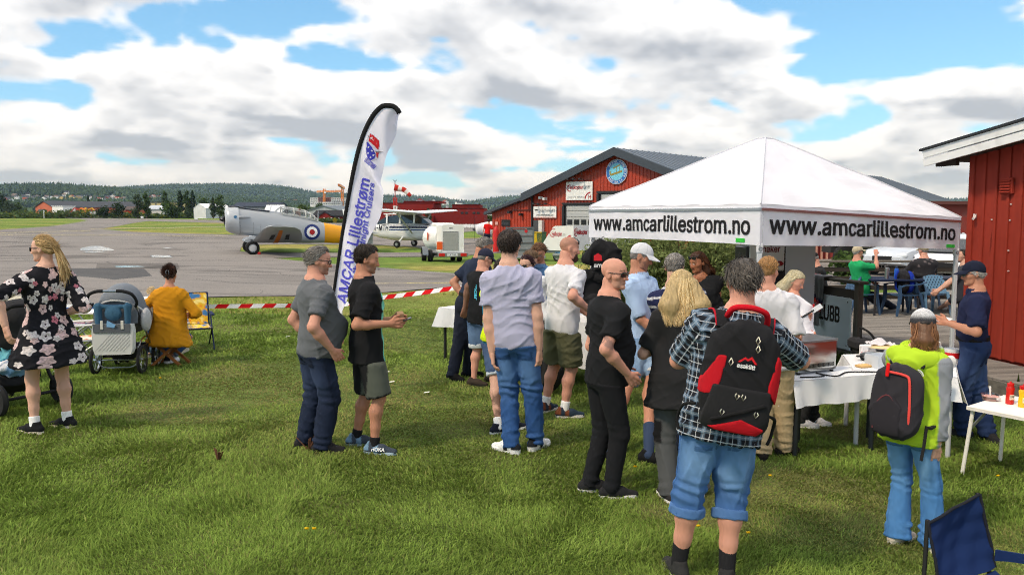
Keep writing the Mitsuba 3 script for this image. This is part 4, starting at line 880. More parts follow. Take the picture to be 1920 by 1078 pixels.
def garment(p,name,v,f,bsdf,col,colf=None,uvf=None,collar=None):
 h=p['H'];o,R,_=p['fr'];q=(v-o)@R;c=np.tile(np.asarray(col,float),(len(v),1))*(1+.14*(meshkit.fbm(v*6,3,p['seed'])-.5))[:,None]
 if colf:c=colf(p,v,q/h,c)
 n=vnorm(v,f)
 if uvf is None:k=part(p['key'],name,(W(p,v),f),bsdf,c,normals=n@p['RW'].T)
 else:
  g=region(p,v[f].mean(1));V,Fc,Nn,UV,C=[],[],[],[],[];kk=0
  for r_ in range(3):
   sel=f[g==r_]
   if not len(sel):continue
   ids,inv=np.unique(sel,return_inverse=True);V.append(v[ids]);Nn.append(n[ids]);C.append(c[ids]);UV.append(uv_of(p,v[ids],r_));Fc.append(inv.reshape(-1,3)+kk);kk+=len(ids)
  k=part(p['key'],name,(W(p,np.vstack(V)),np.vstack(Fc)),bsdf,np.vstack(C),normals=np.vstack(Nn)@p['RW'].T,uv=np.vstack(UV))
 if collar is not None:
  F=Field();nk=p['neck']+R[:,1]*.004*h;U=R[:,2];F.cone(nk-U*.012*h,nk+U*.022*h,.052*h,.044*h,cut=[(nk+U*.020*h,U),(nk-U*.014*h,-U)]);F.subs.append((lambda P:seg(P,nk-U*.05*h,nk+U*.09*h,.044*h,.0385*h),nk-.1*h,nk+.12*h,.004))
  cv,cf=F.mesh(max(.007,p['vox']*.6));part(k,'collar',(W(p,cv),cf),bsdf if uvf is None else 'cloth',collar,smooth=True)
 return k
def region(p,c):
 o,R,_=p['fr'];q=(c-o)@R;h=p['H'];dt=np.linalg.norm(q[:,:2]/[1,.8],axis=1)-.085*h*p['w'];best=np.zeros(len(c),int);bd=dt
 for i in(0,1):
  sh_,e,wr=p['arms'][i];st=sh_+(e-sh_)*.12;d=np.minimum(seg(c,st,e,.034*h,.030*h),seg(c,e,wr,.030*h,.02*h));m=d<bd;best[m]=i+1;bd=np.minimum(bd,d)
 return best
def uv_of(p,v,r_):
 h=p['H'];o,R,_=p['fr']
 if r_==0:q=(v-o)@R;a=np.arctan2(q[:,0],-q[:,1]);return np.stack([a*.16*h/1.78*p['w'],q[:,2]],1)
 sh_,e,wr=p['arms'][r_-1];u_=(e-sh_)/np.linalg.norm(e-sh_);x=np.cross(u_,[0,1.0,.2]);x/=np.linalg.norm(x);y=np.cross(u_,x);q=v-sh_
 return np.stack([np.arctan2(q@x,q@y)*.062*h/1.78,q@u_],1)
def trousers(p,col,length=2.0,off=.008,name='trousers',bsdf='cloth',hemw=0.0,amp=.006,waist=.585,colf=None,uvf=None,thigh=1.0,folds=.007,cuff=None,wid=0.0,pockets=None):
 """length: 1 = to the knee, 2 = to the ankle."""
 h,fr,vox=p['H'],p['fr'],p['vox'];lw=.93*p['w']**.6*(1 if p['sex']=='m' else .95);F=Field();off=off*h/1.78
 pr=p['prof'][p['prof'][:,0]<.60*h].copy();seated=p['legs'][0][1][2]>p['legs'][0][0][2]-.15*h
 F.tors(fr,np.vstack([pr,[.60*h,pr[-1,1],pr[-1,2],pr[-1,3]]]),off,lo=pr[0,0],hi=waist*h,k=.03*h)
 for i in(0,1):
  hp,kn,an=p['legs'][i];sd=-1 if i==0 else 1
  if length<=1.0:
   en=hp+(kn-hp)*length;u_=(kn-hp)/np.linalg.norm(kn-hp);F.cone(hp,en+u_*.02,.057*h*lw*thigh+off,.043*h*lw*thigh+off+hemw,k=.02*h,cut=[(en,u_)])
  else:
   F.cone(hp,kn,.056*h*lw*thigh+off,.040*h*lw+off+wid*.6,k=.025*h);en=kn+(an-kn)*(length-1);u_=(an-kn)/np.linalg.norm(an-kn);en=en+u_*.018*h*(length>1.95)
   F.cone(kn,en+u_*.02,.040*h*lw+off+wid*.6,(.040-.008*(length-1))*h*lw+off+hemw,k=.015*h,cut=[(en,u_)])
 def cover(q):
  w_=(q-o_)@R_;m=np.clip((waist-.012-w_[:,2]/h)/.01,0,1)*(w_[:,2]/h>.40)*(np.linalg.norm(w_[:,:2]/h,axis=1)<.15)
  for i in(0,1):
   hp,kn,an=p['legs'][i];t=np.clip((q-hp)@(kn-hp)/((kn-hp)@(kn-hp)),0,1);t2=np.clip((q-kn)@(an-kn)/((an-kn)@(an-kn)),0,1.2);tt=np.where((t2>.02)&(t>.9),1+t2,t)
   m=np.maximum(m,(np.minimum(seg(q,hp,kn,.06*h,.045*h),seg(q,kn,an,.045*h,.035*h))<.02*h)*np.clip((length-.04-tt)/.05,0,1)*(tt<length))
  for i in(0,1):sh_,e,wr=p['arms'][i];m=np.where(np.minimum(seg(q,sh_,e,.032*h,.027*h),seg(q,e,wr,.028*h,.02*h))<.010*h,0,m)
  return m
 o_,R_,_=fr;p['cover'].append(cover)
 v,f=F.mesh(vox)
 v=wrinkle(v,f,amp,10,p['seed']+3,(1,1,.9));n=vnorm(v,f)
 if p.get('hem'):
  q=(v-o_)@R_;m=np.clip((q[:,2]/h-p['hem']-.004)/.02,0,1)[:,None];v=v-((q*[1,1,0])@R_.T)*m*.20
 if folds and length>1.2:
  for i in(0,1):
   hp,kn,an=p['legs'][i];u_=(an-kn)/np.linalg.norm(an-kn);t=((v-kn)@u_)/np.linalg.norm(an-kn);near=np.linalg.norm(v-kn-np.clip(t,-.6,1.1)[:,None]*(an-kn),axis=1)<.10*h
   wgt=(np.exp(-((t-.92)/.22)**2)+.7*np.exp(-(t/.22)**2))*near;ph=t*38+9*meshkit.noise(v*6+i*9,p['seed']);wgt=wgt*np.clip(meshkit.noise(v*9+3,4)*2-.3,0,1.2);v=v+n*(folds*wgt*(np.sin(ph))*.8)[:,None]
 k=garment(p,name,v,f,bsdf,col,colf)
 if pockets is not None:
  F.p=[(lambda P,g=g:g(P)-.0045,a,b,kk)for g,a,b,kk in F.p]
  for sx in(-1,1):
   c_=np.array([sx*.050,0,.468])*h;c_[:2]+=o_[:2]*0+(p['legs'][0][0]+p['legs'][1][0])[:2]/2;lo,hi=c_+np.array([-.036,-.2,-.045])*h,c_+np.array([.036,-.015,min(.040,(p.get('hem')or 9)-.478)])*h
   pv,pf=F.mesh(max(.008,vox*.8),lo,hi)
   if len(pf):q_=(pv-c_)/h;ed=(np.abs(q_[:,0])>.027)|(q_[:,2]>.030)|(q_[:,2]<-.036+.3*np.abs(q_[:,0]));part(k,'back_pocket',(W(p,pv),pf),'cloth',np.where(ed[:,None],np.asarray(pockets)*.6,np.asarray(pockets)),smooth=True)
 if cuff is not None:
  for i in(0,1):
   hp,kn,an=p['legs'][i];a_,b_=(hp,kn)if length<=1 else(kn,an);t=length if length<=1 else length-1;c_=a_+(b_-a_)*t;u_=(b_-a_)/np.linalg.norm(b_-a_)
   r0=(.043*h*lw*thigh+off+hemw if length<=1 else(.040-.008*(length-1))*h*lw+off+hemw)+.006;F=Field();F.cone(c_-u_*.055,c_+u_*.02,r0,r0,cut=[(c_+u_*.004,u_),(c_-u_*.05,-u_)]);cv,cf=F.mesh(max(.008,vox*.7));part(k,'cuff',(W(p,wrinkle(cv,cf,.004,14,3)),cf),'cloth',cuff,smooth=True)
 return k
def jeans(fade,dark,hip=True):
 fade,dark=np.asarray(fade),np.asarray(dark)
 def f(p,v,q,c):
  m=np.zeros(len(v));h=p['H']
  for hp,kn,an in p['legs']:
   t=np.clip(((v-hp)@(kn-hp))/((kn-hp)@(kn-hp)),0,1.6);ax=v-hp-t[:,None]*(kn-hp);m=np.maximum(m,np.exp(-((t-.55)/.38)**2)*np.clip(np.abs(ax[:,1])/(.05*h),0,1)*(np.linalg.norm(ax,axis=1)<.09*h))
  m=np.clip(m*.9+.35*(meshkit.fbm(v*8,3,6)-.45),0,1)[:,None]
  c=dark*(1-m)+fade*m;c=c*(1+.25*(meshkit.fbm(v*np.array([70,70,26]),2,2)-.5))[:,None]
  for i,(hp,kn,an)in enumerate(p['legs']):
   s=(-1,1)[i];t=((v-hp)@(kn-hp))/((kn-hp)@(kn-hp));ax=v-hp-np.clip(t,-.3,2.2)[:,None]*(kn-hp);c[(np.abs(ax[:,1]+.004)<.006)&(ax[:,0]*s>.02*h)&(t>-.2)]*=.62
  return c
 return f
# ---------------------------------------------------------------- hair and headwear, in head units (1 = head height)
def strands(p,root,dirs,length,r0,colr,droop=.6,seed=1,n=5,curl=0.0,name='hair',kind='hair',parent=None):
 """Many tapered strips of hair: root points and directions in head units."""
 r=rng(seed);m=len(root);s=p['hs'];L=length if np.ndim(length)else np.full(m,length);L=L*r.uniform(.75,1.2,m)
 pts=[root];d=dirs/(np.linalg.norm(dirs,axis=1,keepdims=True)+1e-9)
 g=p['HR'].T@np.array([0,0,-1.0])
 ph=r.uniform(0,6.28,m);ax=np.cross(d,[0.3,.2,.9]);ax/=np.linalg.norm(ax,axis=1,keepdims=True)+1e-9
 for k in range(1,n):
  d=d+g*droop*(1.0/n)*2.2;d/=np.linalg.norm(d,axis=1,keepdims=True);st=pts[-1]+d*(L/(n-1))[:,None]
  if curl:st=st+ax*(curl*np.cos(ph+k*1.7))[:,None]
  q=st/[.345,.43,.365];rr=np.linalg.norm(q-[0,-.03,.44],axis=1)
  inside=(np.linalg.norm((st-[0,-.012,.165])/[.345,.43,.365],axis=1));bad=inside<1.0
  st[bad]=[0,-.012,.165]+(st[bad]-[0,-.012,.165])/inside[bad][:,None]
  pts.append(st)
 P=np.stack(pts,1);side=np.cross(P[:,-1]-P[:,0],P.mean(1)-[0,0,.1]);side/=np.linalg.norm(side,axis=1,keepdims=True)+1e-9
 w=np.interp(np.linspace(0,1,n),[0,.6,1],[1,.9,.12])*r0;out=P.mean(1)-[0,0,.1];out/=np.linalg.norm(out,axis=1,keepdims=True)
 A=P+side[:,None]*w[None,:,None];B=P-side[:,None]*w[None,:,None];Cc=P+out[:,None]*(w*.8)[None,:,None]
 V=np.stack([A,Cc,B],2).reshape(m,-1,3);f=[]
 for k in range(n-1):
  a=k*3;b=a+3
  for(i,j)in((0,1),(1,2),(2,0)):f+=[[a+i,a+j,b+j],[a+i,b+j,b+i]]
 F=(np.arange(m)[:,None,None]*n*3+np.array(f)).reshape(-1,3)
 cc=np.asarray(colr(r,m)if callable(colr)else colr);cc=np.repeat(cc,n*3,0)
 return(p['Hm'](V.reshape(-1,3)),F),cc
def tones(*cols,var=.22):
 cs=np.array(cols)
 def f(r,m):w_=r.random((m,1))*(len(cs)-1);i=np.minimum(w_.astype(int)[:,0],len(cs)-2)if len(cs)>1 else np.zeros(m,int);t=w_-i[:,None]if len(cs)>1 else 0;c=cs[i]*(1-t)+cs[np.minimum(i+1,len(cs)-1)]*t;return c*r.uniform(1-var,1+var,(m,1))
 return f
def hairline(P,front=.24,side=-.02,nape=-.22):
 """True where the head carries hair (head units)."""
 x,y,z=P[:,0],P[:,1],P[:,2];lim=np.where(y>.12,front+.10*np.clip((y-.12)/.2,0,1),np.where(y>-.05,side+(front-side)*np.clip((y+.05)/.17,0,1),side+(nape-side)*np.clip((-.05-y)/.15,0,1)))
 return z>lim
def scalp_points(n,seed,front=.24,side=-.02,nape=-.22,rad=(.338,.424,.358)):
 r=rng(seed);d=r.normal(size=(n*4,3));d/=np.linalg.norm(d,axis=1,keepdims=True);P=d*rad+[0,-.012,.165];ok=hairline(P,front,side,nape);return P[ok][:n],d[ok][:n]
def hair_short(p,cols,thick=.05,L=.16,n=900,front=.27,side=.02,nape=-.20,comb=(0,-1,0),droop=.5,name='hair',lift=.22,r0=.012,bald=0):
 s=p['hs'];F=Field();F.ell((0,-.015,.168),(.336+thick*.55,.418+thick*.8,.352+thick),k=.01)
 F.ell((0,-.25,-.02),(.23+thick*.2,.17+thick*.7,.22),k=.08)
 def line(P):
  x,y,z=P[...,0],P[...,1],P[...,2];w_=.035*np.sin(x*31+3)+.03*np.sin(x*57+y*40)
  return np.where(y>.12,front+.04+.22*np.clip((y-.12)/.24,0,1)-.10*np.clip(1-np.abs(x)/.16,0,1),np.where(y>-.02,side+(front+.04-side)*np.clip((y+.02)/.14,0,1),side+(nape-side)*np.clip((-.02-y)/.15,0,1)))+w_
 F.cuts=[lambda P:(line(P)-P[...,2])*.8];hat=front<.1
 if hat:F.cuts.append(lambda P:P[...,2]-.17-.34*np.clip(P[...,1],-.48,0))
 if bald:F.subs.append((lambda P:np.linalg.norm((P-np.array([0,-.02,.62]))/np.array([1,1.25,1]),axis=-1)-bald,np.array([-.7,-.7,0]),np.array([.7,.7,1.2]),.06))
 v,f=F.mesh(max(.024,.0022*p['dep']));nn=vnorm(v,f);v=v+nn*((meshkit.fbm(v*np.array([20,8,8]),3,p['seed'])-.55)*thick*1.3)[:,None]
 cf=tones(*cols,var=.3);c0=np.mean(np.array(cols),0)*.62;c=np.tile(c0,(len(v),1))*(1+.7*(meshkit.fbm(v*np.array([34,12,12]),2,3)-.5))[:,None]
 ms,cs=[(p['Hm'](v),f)],[c]
 r=rng(p['seed']+5);d=r.normal(size=(n*5,3));d/=np.linalg.norm(d,axis=1,keepdims=True);R_=d*[.338,.424,.358]+[0,-.012,.165];ok=(R_[:,2]>line(R_)+.015)&(R_[:,2]<(.12+.34*np.clip(R_[:,1],-.48,0)if hat else 9));R_,D=R_[ok][:n],d[ok][:n]
 if bald:ok=np.linalg.norm((R_-[0,-.02,.62])/[1,1.25,1],axis=1)>bald;R_,D=R_[ok],D[ok]
 R_=R_+D*(thick*r.uniform(.3,1.0,(len(R_),1)));cm=np.asarray(comb,float)+r.normal(size=R_.shape)*.20;cm=cm-D*(cm*D).sum(1,keepdims=True);cm/=np.linalg.norm(cm,axis=1,keepdims=True)+.2;dr_=cm+D*(lift*r.uniform(.2,1.6,(len(R_),1)))
 st,sc=strands(p,R_,dr_,L*r.uniform(.6,1.3,len(R_)),r0,cf,droop,p['seed'],4);ms.append(st);cs.append(sc)
 return part(p['key'],name,cat(*ms),'hair',np.vstack(cs),smooth=True)
def hair_long(p,cols,L=1.5,n=700,width=.40,back=.44,part_x=0.0,wave=.02,name='hair',r0=.02,front=.26,full=0.0,capped=False):
 """Hair falling from the crown down the neck and back."""
 F=Field();q_=.90 if capped else 1.0;F.ell((0,-.03,.18),(.375*q_,.455*q_,.385),k=.05);F.cuts=[lambda P:-(P[...,2]-np.where(P[...,1]>.08,front+.10*np.clip((P[...,1]-.12)/.2,0,1),-9))]
 qs=.62 if capped else 1.0;drop=L-.45;F.chain([(-.12-full*.4,-.20,.0),(-.16-full,-.34,-drop*.55),(-.14-full,-.36,-drop)],[.27*qs,.27*qs+full*.2,.13*qs],.10);F.chain([(.12+full*.4,-.20,.0),(.16+full,-.34,-drop*.55),(.14+full,-.36,-drop)],[.27*qs,.27*qs+full*.2,.13*qs],.10)
 if capped:F.cuts.append(lambda P:P[...,2]-.17);F.chain([(0,-.26,.0),(0,-.42,-drop*.55),(0,-.42,-drop*.97)],[.25,.24,.14],.10)
 v,f=F.mesh(max(.032,.0024*p['dep']));nn=vnorm(v,f);v=v+nn*((meshkit.fbm(v*np.array([16,10,2.5]),3,p['seed'])-.5)*.09)[:,None]
 cf=tones(*cols);c=np.tile(np.mean(np.array(cols),0)*.68,(len(v),1))*(1+.7*(meshkit.fbm(v*np.array([26,16,2]),2,3)-.5))[:,None];ms,cs=[(p['Hm'](v),f)],[c]
 r=rng(p['seed']);R_,D=scalp_points(n,p['seed'],front+.02,.0,-.2,(.385*q_,.465*q_,.395))
 if capped:ok=R_[:,2]<.17;R_,D=R_[ok],D[ok]
 down=np.stack([np.sign(R_[:,0]-part_x)*.5,-.25-.2*r.random(len(R_)),-.2+0*R_[:,0]],1)
 ang=np.arctan2(R_[:,0],-R_[:,1])
 P=[];nseg=8;top=R_
 end=np.stack([np.clip(R_[:,0]*(1.15+1.9*full),-width-full,width+full)+r.normal(0,.05,len(R_)),-np.sqrt(np.clip(.26-R_[:,0]**2*.6,.02,1))-.04+r.normal(0,.03,len(R_)),-drop*r.uniform(.72,1.12,len(R_))],1)
 midp=np.stack([np.clip(R_[:,0]*(1.35+2.0*full),-width*1.08-full,width*1.08+full),-np.sqrt(np.clip(.30-R_[:,0]**2,.012,1))*(1)-.02,np.minimum(R_[:,2]-.1,.02)-drop*.22],1)
 for t in np.linspace(0,1,nseg):
  q=(1-t)**2*top+2*t*(1-t)*midp+t*t*end;q=q+np.stack([np.sin(t*13+R_[:,0]*20+6*r.random(len(R_))*.3),np.cos(t*11+R_[:,0]*17),0*t+0*R_[:,0]],1)*wave*t;P.append(q)
 P=np.stack(P,1);w_=np.interp(np.linspace(0,1,nseg),[0,.3,.75,1],[.7,1,.8,.1])*r0;out=P-P.mean((0))*[0,0,1];out[...,2]=0;out=out-[0,-.1,0];out/=np.linalg.norm(out,axis=-1,keepdims=True)+1e-9;tg=np.gradient(P,axis=1);sd=np.cross(tg,out);sd/=np.linalg.norm(sd,axis=-1,keepdims=True)+1e-9
 V=np.stack([P+sd*w_[None,:,None],P+out*(w_*.8)[None,:,None],P-sd*w_[None,:,None]],2).reshape(len(R_),-1,3);ff=[]
 for k in range(nseg-1):
  a,b=k*3,k*3+3
  for i,j in((0,1),(1,2),(2,0)):ff+=[[a+i,a+j,b+j],[a+i,b+j,b+i]]
 Fc=(np.arange(len(R_))[:,None,None]*nseg*3+np.array(ff)).reshape(-1,3);ms.append((p['Hm'](V.reshape(-1,3)),Fc));cs.append(np.repeat(cf(r,len(R_)),nseg*3,0))
 return part(p['key'],name,cat(*ms),'hair',np.vstack(cs),smooth=True)
def cap(p,col,brim=None,back=False,name='cap',bsdf='cloth',colf=None,label=None):
 brim=col if brim is None else brim;sgn=-1 if back else 1
 F=Field();F.ell((0,-.02,.17),(.375,.462,.415),k=.02);F.cuts=[lambda P:(.165+.34*np.clip(P[...,1],-.48,0)-P[...,2])*.9]
 v,f=F.mesh(max(.022,.002*p['dep']));c=np.tile(np.asarray(col),(len(v),1))
 a=np.arctan2(v[:,0],v[:,1]);seam=np.abs(((a/(np.pi/3)+.5)%1)-.5)<.035;c[seam]*=.8
 if colf:c=colf(v,c)
 k=part(p['key'],name,(p['Hm'](v),f),bsdf,c,smooth=True);lab(k,label)if label else None
 part(k,'button',(p['Hm'](np.array(trimesh.creation.icosphere(1).vertices)*[.03,.03,.02]+[0,-.02,.587]),np.array(trimesh.creation.icosphere(1).faces)),bsdf,np.asarray(col)*.8,smooth=True)
 g=np.linspace(-1.15,1.15,17);row=lambda e,dz:np.stack([np.sin(g)*(.36+.02*e),sgn*(np.cos(g)*.435+e*.34*np.cos(g*.8)),.20-dz*e-.06*np.sin(g)**2*e+0*g],1)
 v,f=thicken(np.array([row(e,.10)for e in np.linspace(-.12,1,6)]),.028);part(k,'brim',(p['Hm'](v),f),bsdf,brim,smooth=True)
 return k
def glasses(p,frame_c=sr(20,20,22),dark=True,z=.035,y=.0,up=False,name='sunglasses'):
 ms=[];L=[]
 T_=(lambda q:np.asarray(q,float))if not up else(lambda q:np.stack([np.asarray(q,float)[...,0],np.asarray(q,float)[...,1]*.80+.02,np.asarray(q,float)[...,2]*.9+.31-.35*(np.asarray(q,float)[...,1]-.4)],-1))
 for a in(-1,1):
  g=np.linspace(0,2*np.pi,20,endpoint=False);cx=a*.150;e=lambda k:np.stack([cx+np.sign(np.cos(g))*np.abs(np.cos(g))**.7*.108*k,.452-(np.abs(cx+np.cos(g)*.108*k)/.28)**2*.085+0*g,z+np.sign(np.sin(g))*np.abs(np.sin(g))**.7*.070*k],1)
  L.append(loft([T_(e(.95)+[0,-.012,0]),T_(e(.95)+[0,.012,0])]));R_=e(1.0);ms.append(tube(T_(np.vstack([R_,R_[:2]])),.016,6,False))
  ms.append(tube(T_([[a*.262,.375,z+.04],[a*.335,.22,z+.045],[a*.352,.0,z+.035],[a*.345,-.06,z-.03]]),.014,6))
 ms.append(rod(T_([-.05,.445,z+.03]),T_([.05,.445,z+.03]),.014,6));v,f=cat(*ms);k=part(p['key'],name,(p['Hm'](v),f),'gloss',frame_c,smooth=True)
 for q in L:part(k,'lens',(p['Hm'](q[0]),q[1]),'darkglass' if dark else 'clear',(0.02,0.02,0.02),smooth=30)
 return k
def beard(p,col,n=500):
 r=rng(9);F=Field();F.ell((0,.20,-.27),(.245,.235,.245),k=.05);F.ell((0,.36,-.40),(.13,.11,.14),k=.08);F.cuts=[lambda P:P[...,2]+.14-.38*np.clip(.25-P[...,1],0,.4)]
 F.subs.append((lambda P:np.linalg.norm((P-np.array([0,.46,-.235]))/np.array([1.6,1.6,.6]),axis=-1)-.055,np.array([-.3,.2,-.4]),np.array([.3,.7,-.1]),.02));v,f=F.mesh(.028);n_=vnorm(v,f);v=v+n_*((meshkit.fbm(v*20,3,2)-.45)*.06)[:,None]
 return part(p['key'],'beard',(p['Hm'](v),f),'hair',np.tile(np.asarray(col),(len(v),1))*(1+.6*(meshkit.fbm(v*30,2,3)-.5))[:,None],smooth=True)
def belt(p,z=.575,col=sr(30,26,24),wd=.018):
 h=p['H'];o,R,_=p['fr'];pr=p['prof'];a,b,c=(np.interp(z*h,pr[:,0],pr[:,i])for i in(1,2,3));g=np.linspace(0,2*np.pi,40,endpoint=False);off=.016
 ring=lambda e,dz:o+(np.stack([np.cos(g)*(a+e),c+np.sin(g)*(b+e),0*g+z*h+dz],1))@R.T
 return part(p['key'],'belt',tuple((W(p,loft([ring(off,-wd/1),ring(off+.006,-wd),ring(off+.006,wd),ring(off,wd)],False)[0]),loft([ring(off,-wd),ring(off+.006,-wd),ring(off+.006,wd),ring(off,wd)],False)[1])),'matte',col,smooth=40)
# ------------------------------------------------------------------ people on the lawn
def plaid(p,n,uv):
 s=1/0.078;u,v=uv.x*s,uv.y*s;fu,fv=u-dr.floor(u),v-dr.floor(v)
 band=lambda f,a,w:SS(w,w*.6,dr.abs(f-a))
 c=mi.Color3f(0.012,0.014,0.020);blue=mi.Color3f(0.16,0.24,0.34);wh=mi.Color3f(0.62,0.65,0.70)
 t=dr.maximum(.55*band(fu,.30,.17),.55*band(fv,.30,.17));t2=.5*band(fu,.30,.17)*band(fv,.30,.17)
 c=c*(1-t)+blue*t;c=c*(1-t2)+blue*1.5*t2
 l=dr.maximum(dr.maximum(.8*band(fu,.78,.035),.8*band(fv,.78,.035)),dr.maximum(.5*band(fu,.30,.02),.5*band(fv,.30,.02)))
 return c*(1-l)+wh*l
mat('plaid',bump(weave,0.0012,prin(base_color=mikit.proc(plaid),roughness=0.9,specular=0.2)))
def floral(p,n,uv):
 c=mi.Color3f(0.010,0.010,0.014)
 for s,o,keep in((9.5,0.0,.50),(15.0,7.3,.34)):
  x,y=uv.x*s+o,uv.y*s+o*2;best=mi.Color3f(0);w=mi.Float(0)
  for a in(-1,0,1):
   for b in(-1,0,1):
    cx,cy=dr.floor(x)+a,dr.floor(y)+b;r1,r2,r3,r4=(mikit.cell_rand(cx,cy,k)for k in(1,2,3,4))
    dx,dy=x-cx-.25-.5*r1,y-cy-.25-.5*r2;d=dr.sqrt(dx*dx+dy*dy);an=dr.atan2(dy,dx)
    R=(.34+.16*r3)*(.86+.14*dr.cos(an*5+r4*6))*(.92+.16*N(x*5,y*5,r4*9));on=SS(R,R*.9,d)*dr.select(r4<keep,1.0,0.0)
    pet=.70+.30*dr.abs(dr.cos(an*2.5+r4*3+2*d))-.25*SS(.25,.0,dr.abs(d/R-.55))+.25*N(x*9,y*9,3.0)
    col=dr.select(r3<.36,mi.Color3f(.52,.17,.22),dr.select(r3<.72,mi.Color3f(.66,.60,.60),mi.Color3f(.62,.44,.44)))*pet
    core=SS(.26*R,.16*R,d)*dr.select(r1<.6,1.0,0.0);col=col*(1-core)+mi.Color3f(.03,.015,.03)*core
    best=best*(1-on)+col*on;w=dr.maximum(w,on)
  c=c*(1-w)+best
 return c
mat('floral',prin(base_color=mikit.proc(floral),roughness=0.85,specular=0.2))
BLK=(0.012,0.012,0.014)
p=person('woman in black floral dress with a long blonde ponytail, hand on a pushchair',(72,441),((66,812),(127,801)),-42,((10,612,.42),(118,590,-.12)),'f',w=1.12,head=(-46,4),skin='fair',hipv=84,toe=(-72,-78),elbow=((-.9,-.5,-.4),None),tilt=(.0,-.02))
put_person_skin(p);glasses(p)
shirt(p,BLK,hem=.352,sleeve=1.15,prof=[(.352,.158,.130,-.012),(.43,.136,.112,-.012),(.49,.120,.092,-.010),(.54,.104,.076,-.008),(.59,.084,.060,-.002),(.625,.076,.054,.002),(.66,.080,.060,.006),(.70,.086,.068,.010),(.74,.092,.070,.010),(.79,.088,.055,-.006),(.82,.058,.042,-.012),(.85,.034,.034,-.010)],name='dress',bsdf='floral',uvf=True,off=.006,sl_off=.022,amp=.010)
shoes(p,sr(28,28,30),sr(215,205,190),sock=sr(235,235,235),sockh=.045)
BLOND=(sr(196,165,112),sr(160,125,78),sr(222,196,146))
hair_short(p,BLOND,.03,.34,900,front=.26,comb=(0,-1.6,-.1),droop=.25,lift=.02,r0=.012)
def ponytail(p,cols,n=420,L=1.55,r0=.022,side=-.1):
 r=rng(8);b=np.array([0,-.47,.06]);q=rng(4).normal(size=(n,3))*[.06,.03,.06];end=b+np.c_[r.normal(side,.16,n),-.16+r.normal(0,.08,n),-L*r.uniform(.72,1.05,n)];mid=b+np.c_[r.normal(side*.3,.13,n),-.30+r.normal(0,.07,n),-.45*L*r.uniform(.8,1.1,n)]
 ms=[];ns=7;P=np.stack([(1-t)**2*(b+q)+2*t*(1-t)*mid+t*t*end+np.stack([np.sin(t*9+q[:,0]*60),0*q[:,0],0*q[:,0]],1)*.012 for t in np.linspace(0,1,ns)],1)
 w_=np.interp(np.linspace(0,1,ns),[0,.4,1],[.8,1,.15])*r0;X=np.array([1.0,0,0]);Y_=np.array([0,-1.0,.2])
 V=np.stack([P+X*w_[None,:,None],P+Y_*(w_*.8)[None,:,None],P-X*w_[None,:,None]],2).reshape(n,-1,3);f=[]
 for k in range(ns-1):
  a,b2=k*3,k*3+3
  for i,j in((0,1),(1,2),(2,0)):f+=[[a+i,a+j,b2+j],[a+i,b2+j,b2+i]]
 F=(np.arange(n)[:,None,None]*ns*3+np.array(f)).reshape(-1,3);c=np.repeat(tones(*cols)(r,n),ns*3,0);part(p['key'],'ponytail',(p['Hm'](V.reshape(-1,3)),F),'hair',c,smooth=True)
 g=np.linspace(0,6.28,14);part(p['key'],'hair_tie',(p['Hm'](tube(np.stack([np.cos(g)*.075,0*g-.46,.065+np.sin(g)*.075],1),.022,6,False)[0]),tube(np.stack([np.cos(g)*.075,0*g-.46,.065+np.sin(g)*.075],1),.022,6,False)[1]),'matte',sr(120,150,140),smooth=True)
ponytail(p,BLOND,side=.18)
st=G(320,684);st[2]+=.33
p=person('seated woman in a mustard cardigan seen from behind on a wooden stool',(320,507),((292,682),(318,680)),4,((280,598,-.28),(358,590,-.22)),'f',w=1.16,seat=st,Hset=1.70,head=(-14,8),tilt=(0,.03),skin='tan',elbow=((-1,-.5,-.5),(1,-.5,-.5)))
put_person_skin(p);MUS=sr(196,134,24)
shirt(p,MUS,hem=.405,sleeve=1.85,prof=[(.405,.146,.097,-.025),(.43,.140,.098,-.02),(.48,.120,.092,-.012),(.54,.108,.080,-.008),(.60,.098,.068,-.002),(.66,.096,.066,.004),(.72,.098,.070,.006),(.77,.096,.064,.0),(.80,.086,.054,-.006),(.825,.062,.046,-.012),(.85,.040,.040,-.010)],off=.012,sl_off=.020,amp=.009,name='cardigan')
trousers(p,sr(60,88,130),1.82,colf=jeans(sr(100,130,170),sr(52,80,125)),cuff=sr(130,155,185));shoes(p,sr(235,235,235),trim=sr(25,25,30),sole=sr(225,225,225))
DBR=(sr(46,30,26),sr(70,42,32),sr(34,22,20))
hair_short(p,DBR,.05,.28,900,front=.24,nape=-.12,comb=(0,-.6,1.0),droop=-.35,lift=.1)
r_=rng(6);q=r_.normal(size=(260,3));q/=np.linalg.norm(q,axis=1,keepdims=True);s_,c_=strands(p,np.array([0,-.36,.20])+q*[.20,.13,.20],q+[0,-.2,.3],.26,.02,tones(*DBR),0,5,4);part(p['key'],'hair_bun',s_,'hair',c_,smooth=True)
cl=[tube(curve([(a,-.54,.02),(a*1.6,-.60,.14),(a*.6,-.58,.27)],8),[.03]*7+[.012],6)for a in(-.05,.05)];v,f=cat(*cl);part(p['key'],'hair_claw',(p['Hm'](v),f),'gloss',sr(90,92,98),smooth=True)
ck=G(287,668);ck[2]+=.45
p=person('small blonde child in a white top on the lap of the cardigan woman',(287,547),((280,670),(290,668)),30,((274,612,0),(268,606,-.1)),'f',w=1.1,seat=ck,Hset=.88,tilt=(0,.02),skin='pale');put_person_skin(p);shirt(p,sr(230,226,224),hem=.46,sleeve=1.8,off=.012);trousers(p,sr(110,135,165),1.9);hair_short(p,(sr(225,205,165),sr(205,180,135)),.06,.3,500);shoes(p,sr(200,195,190))
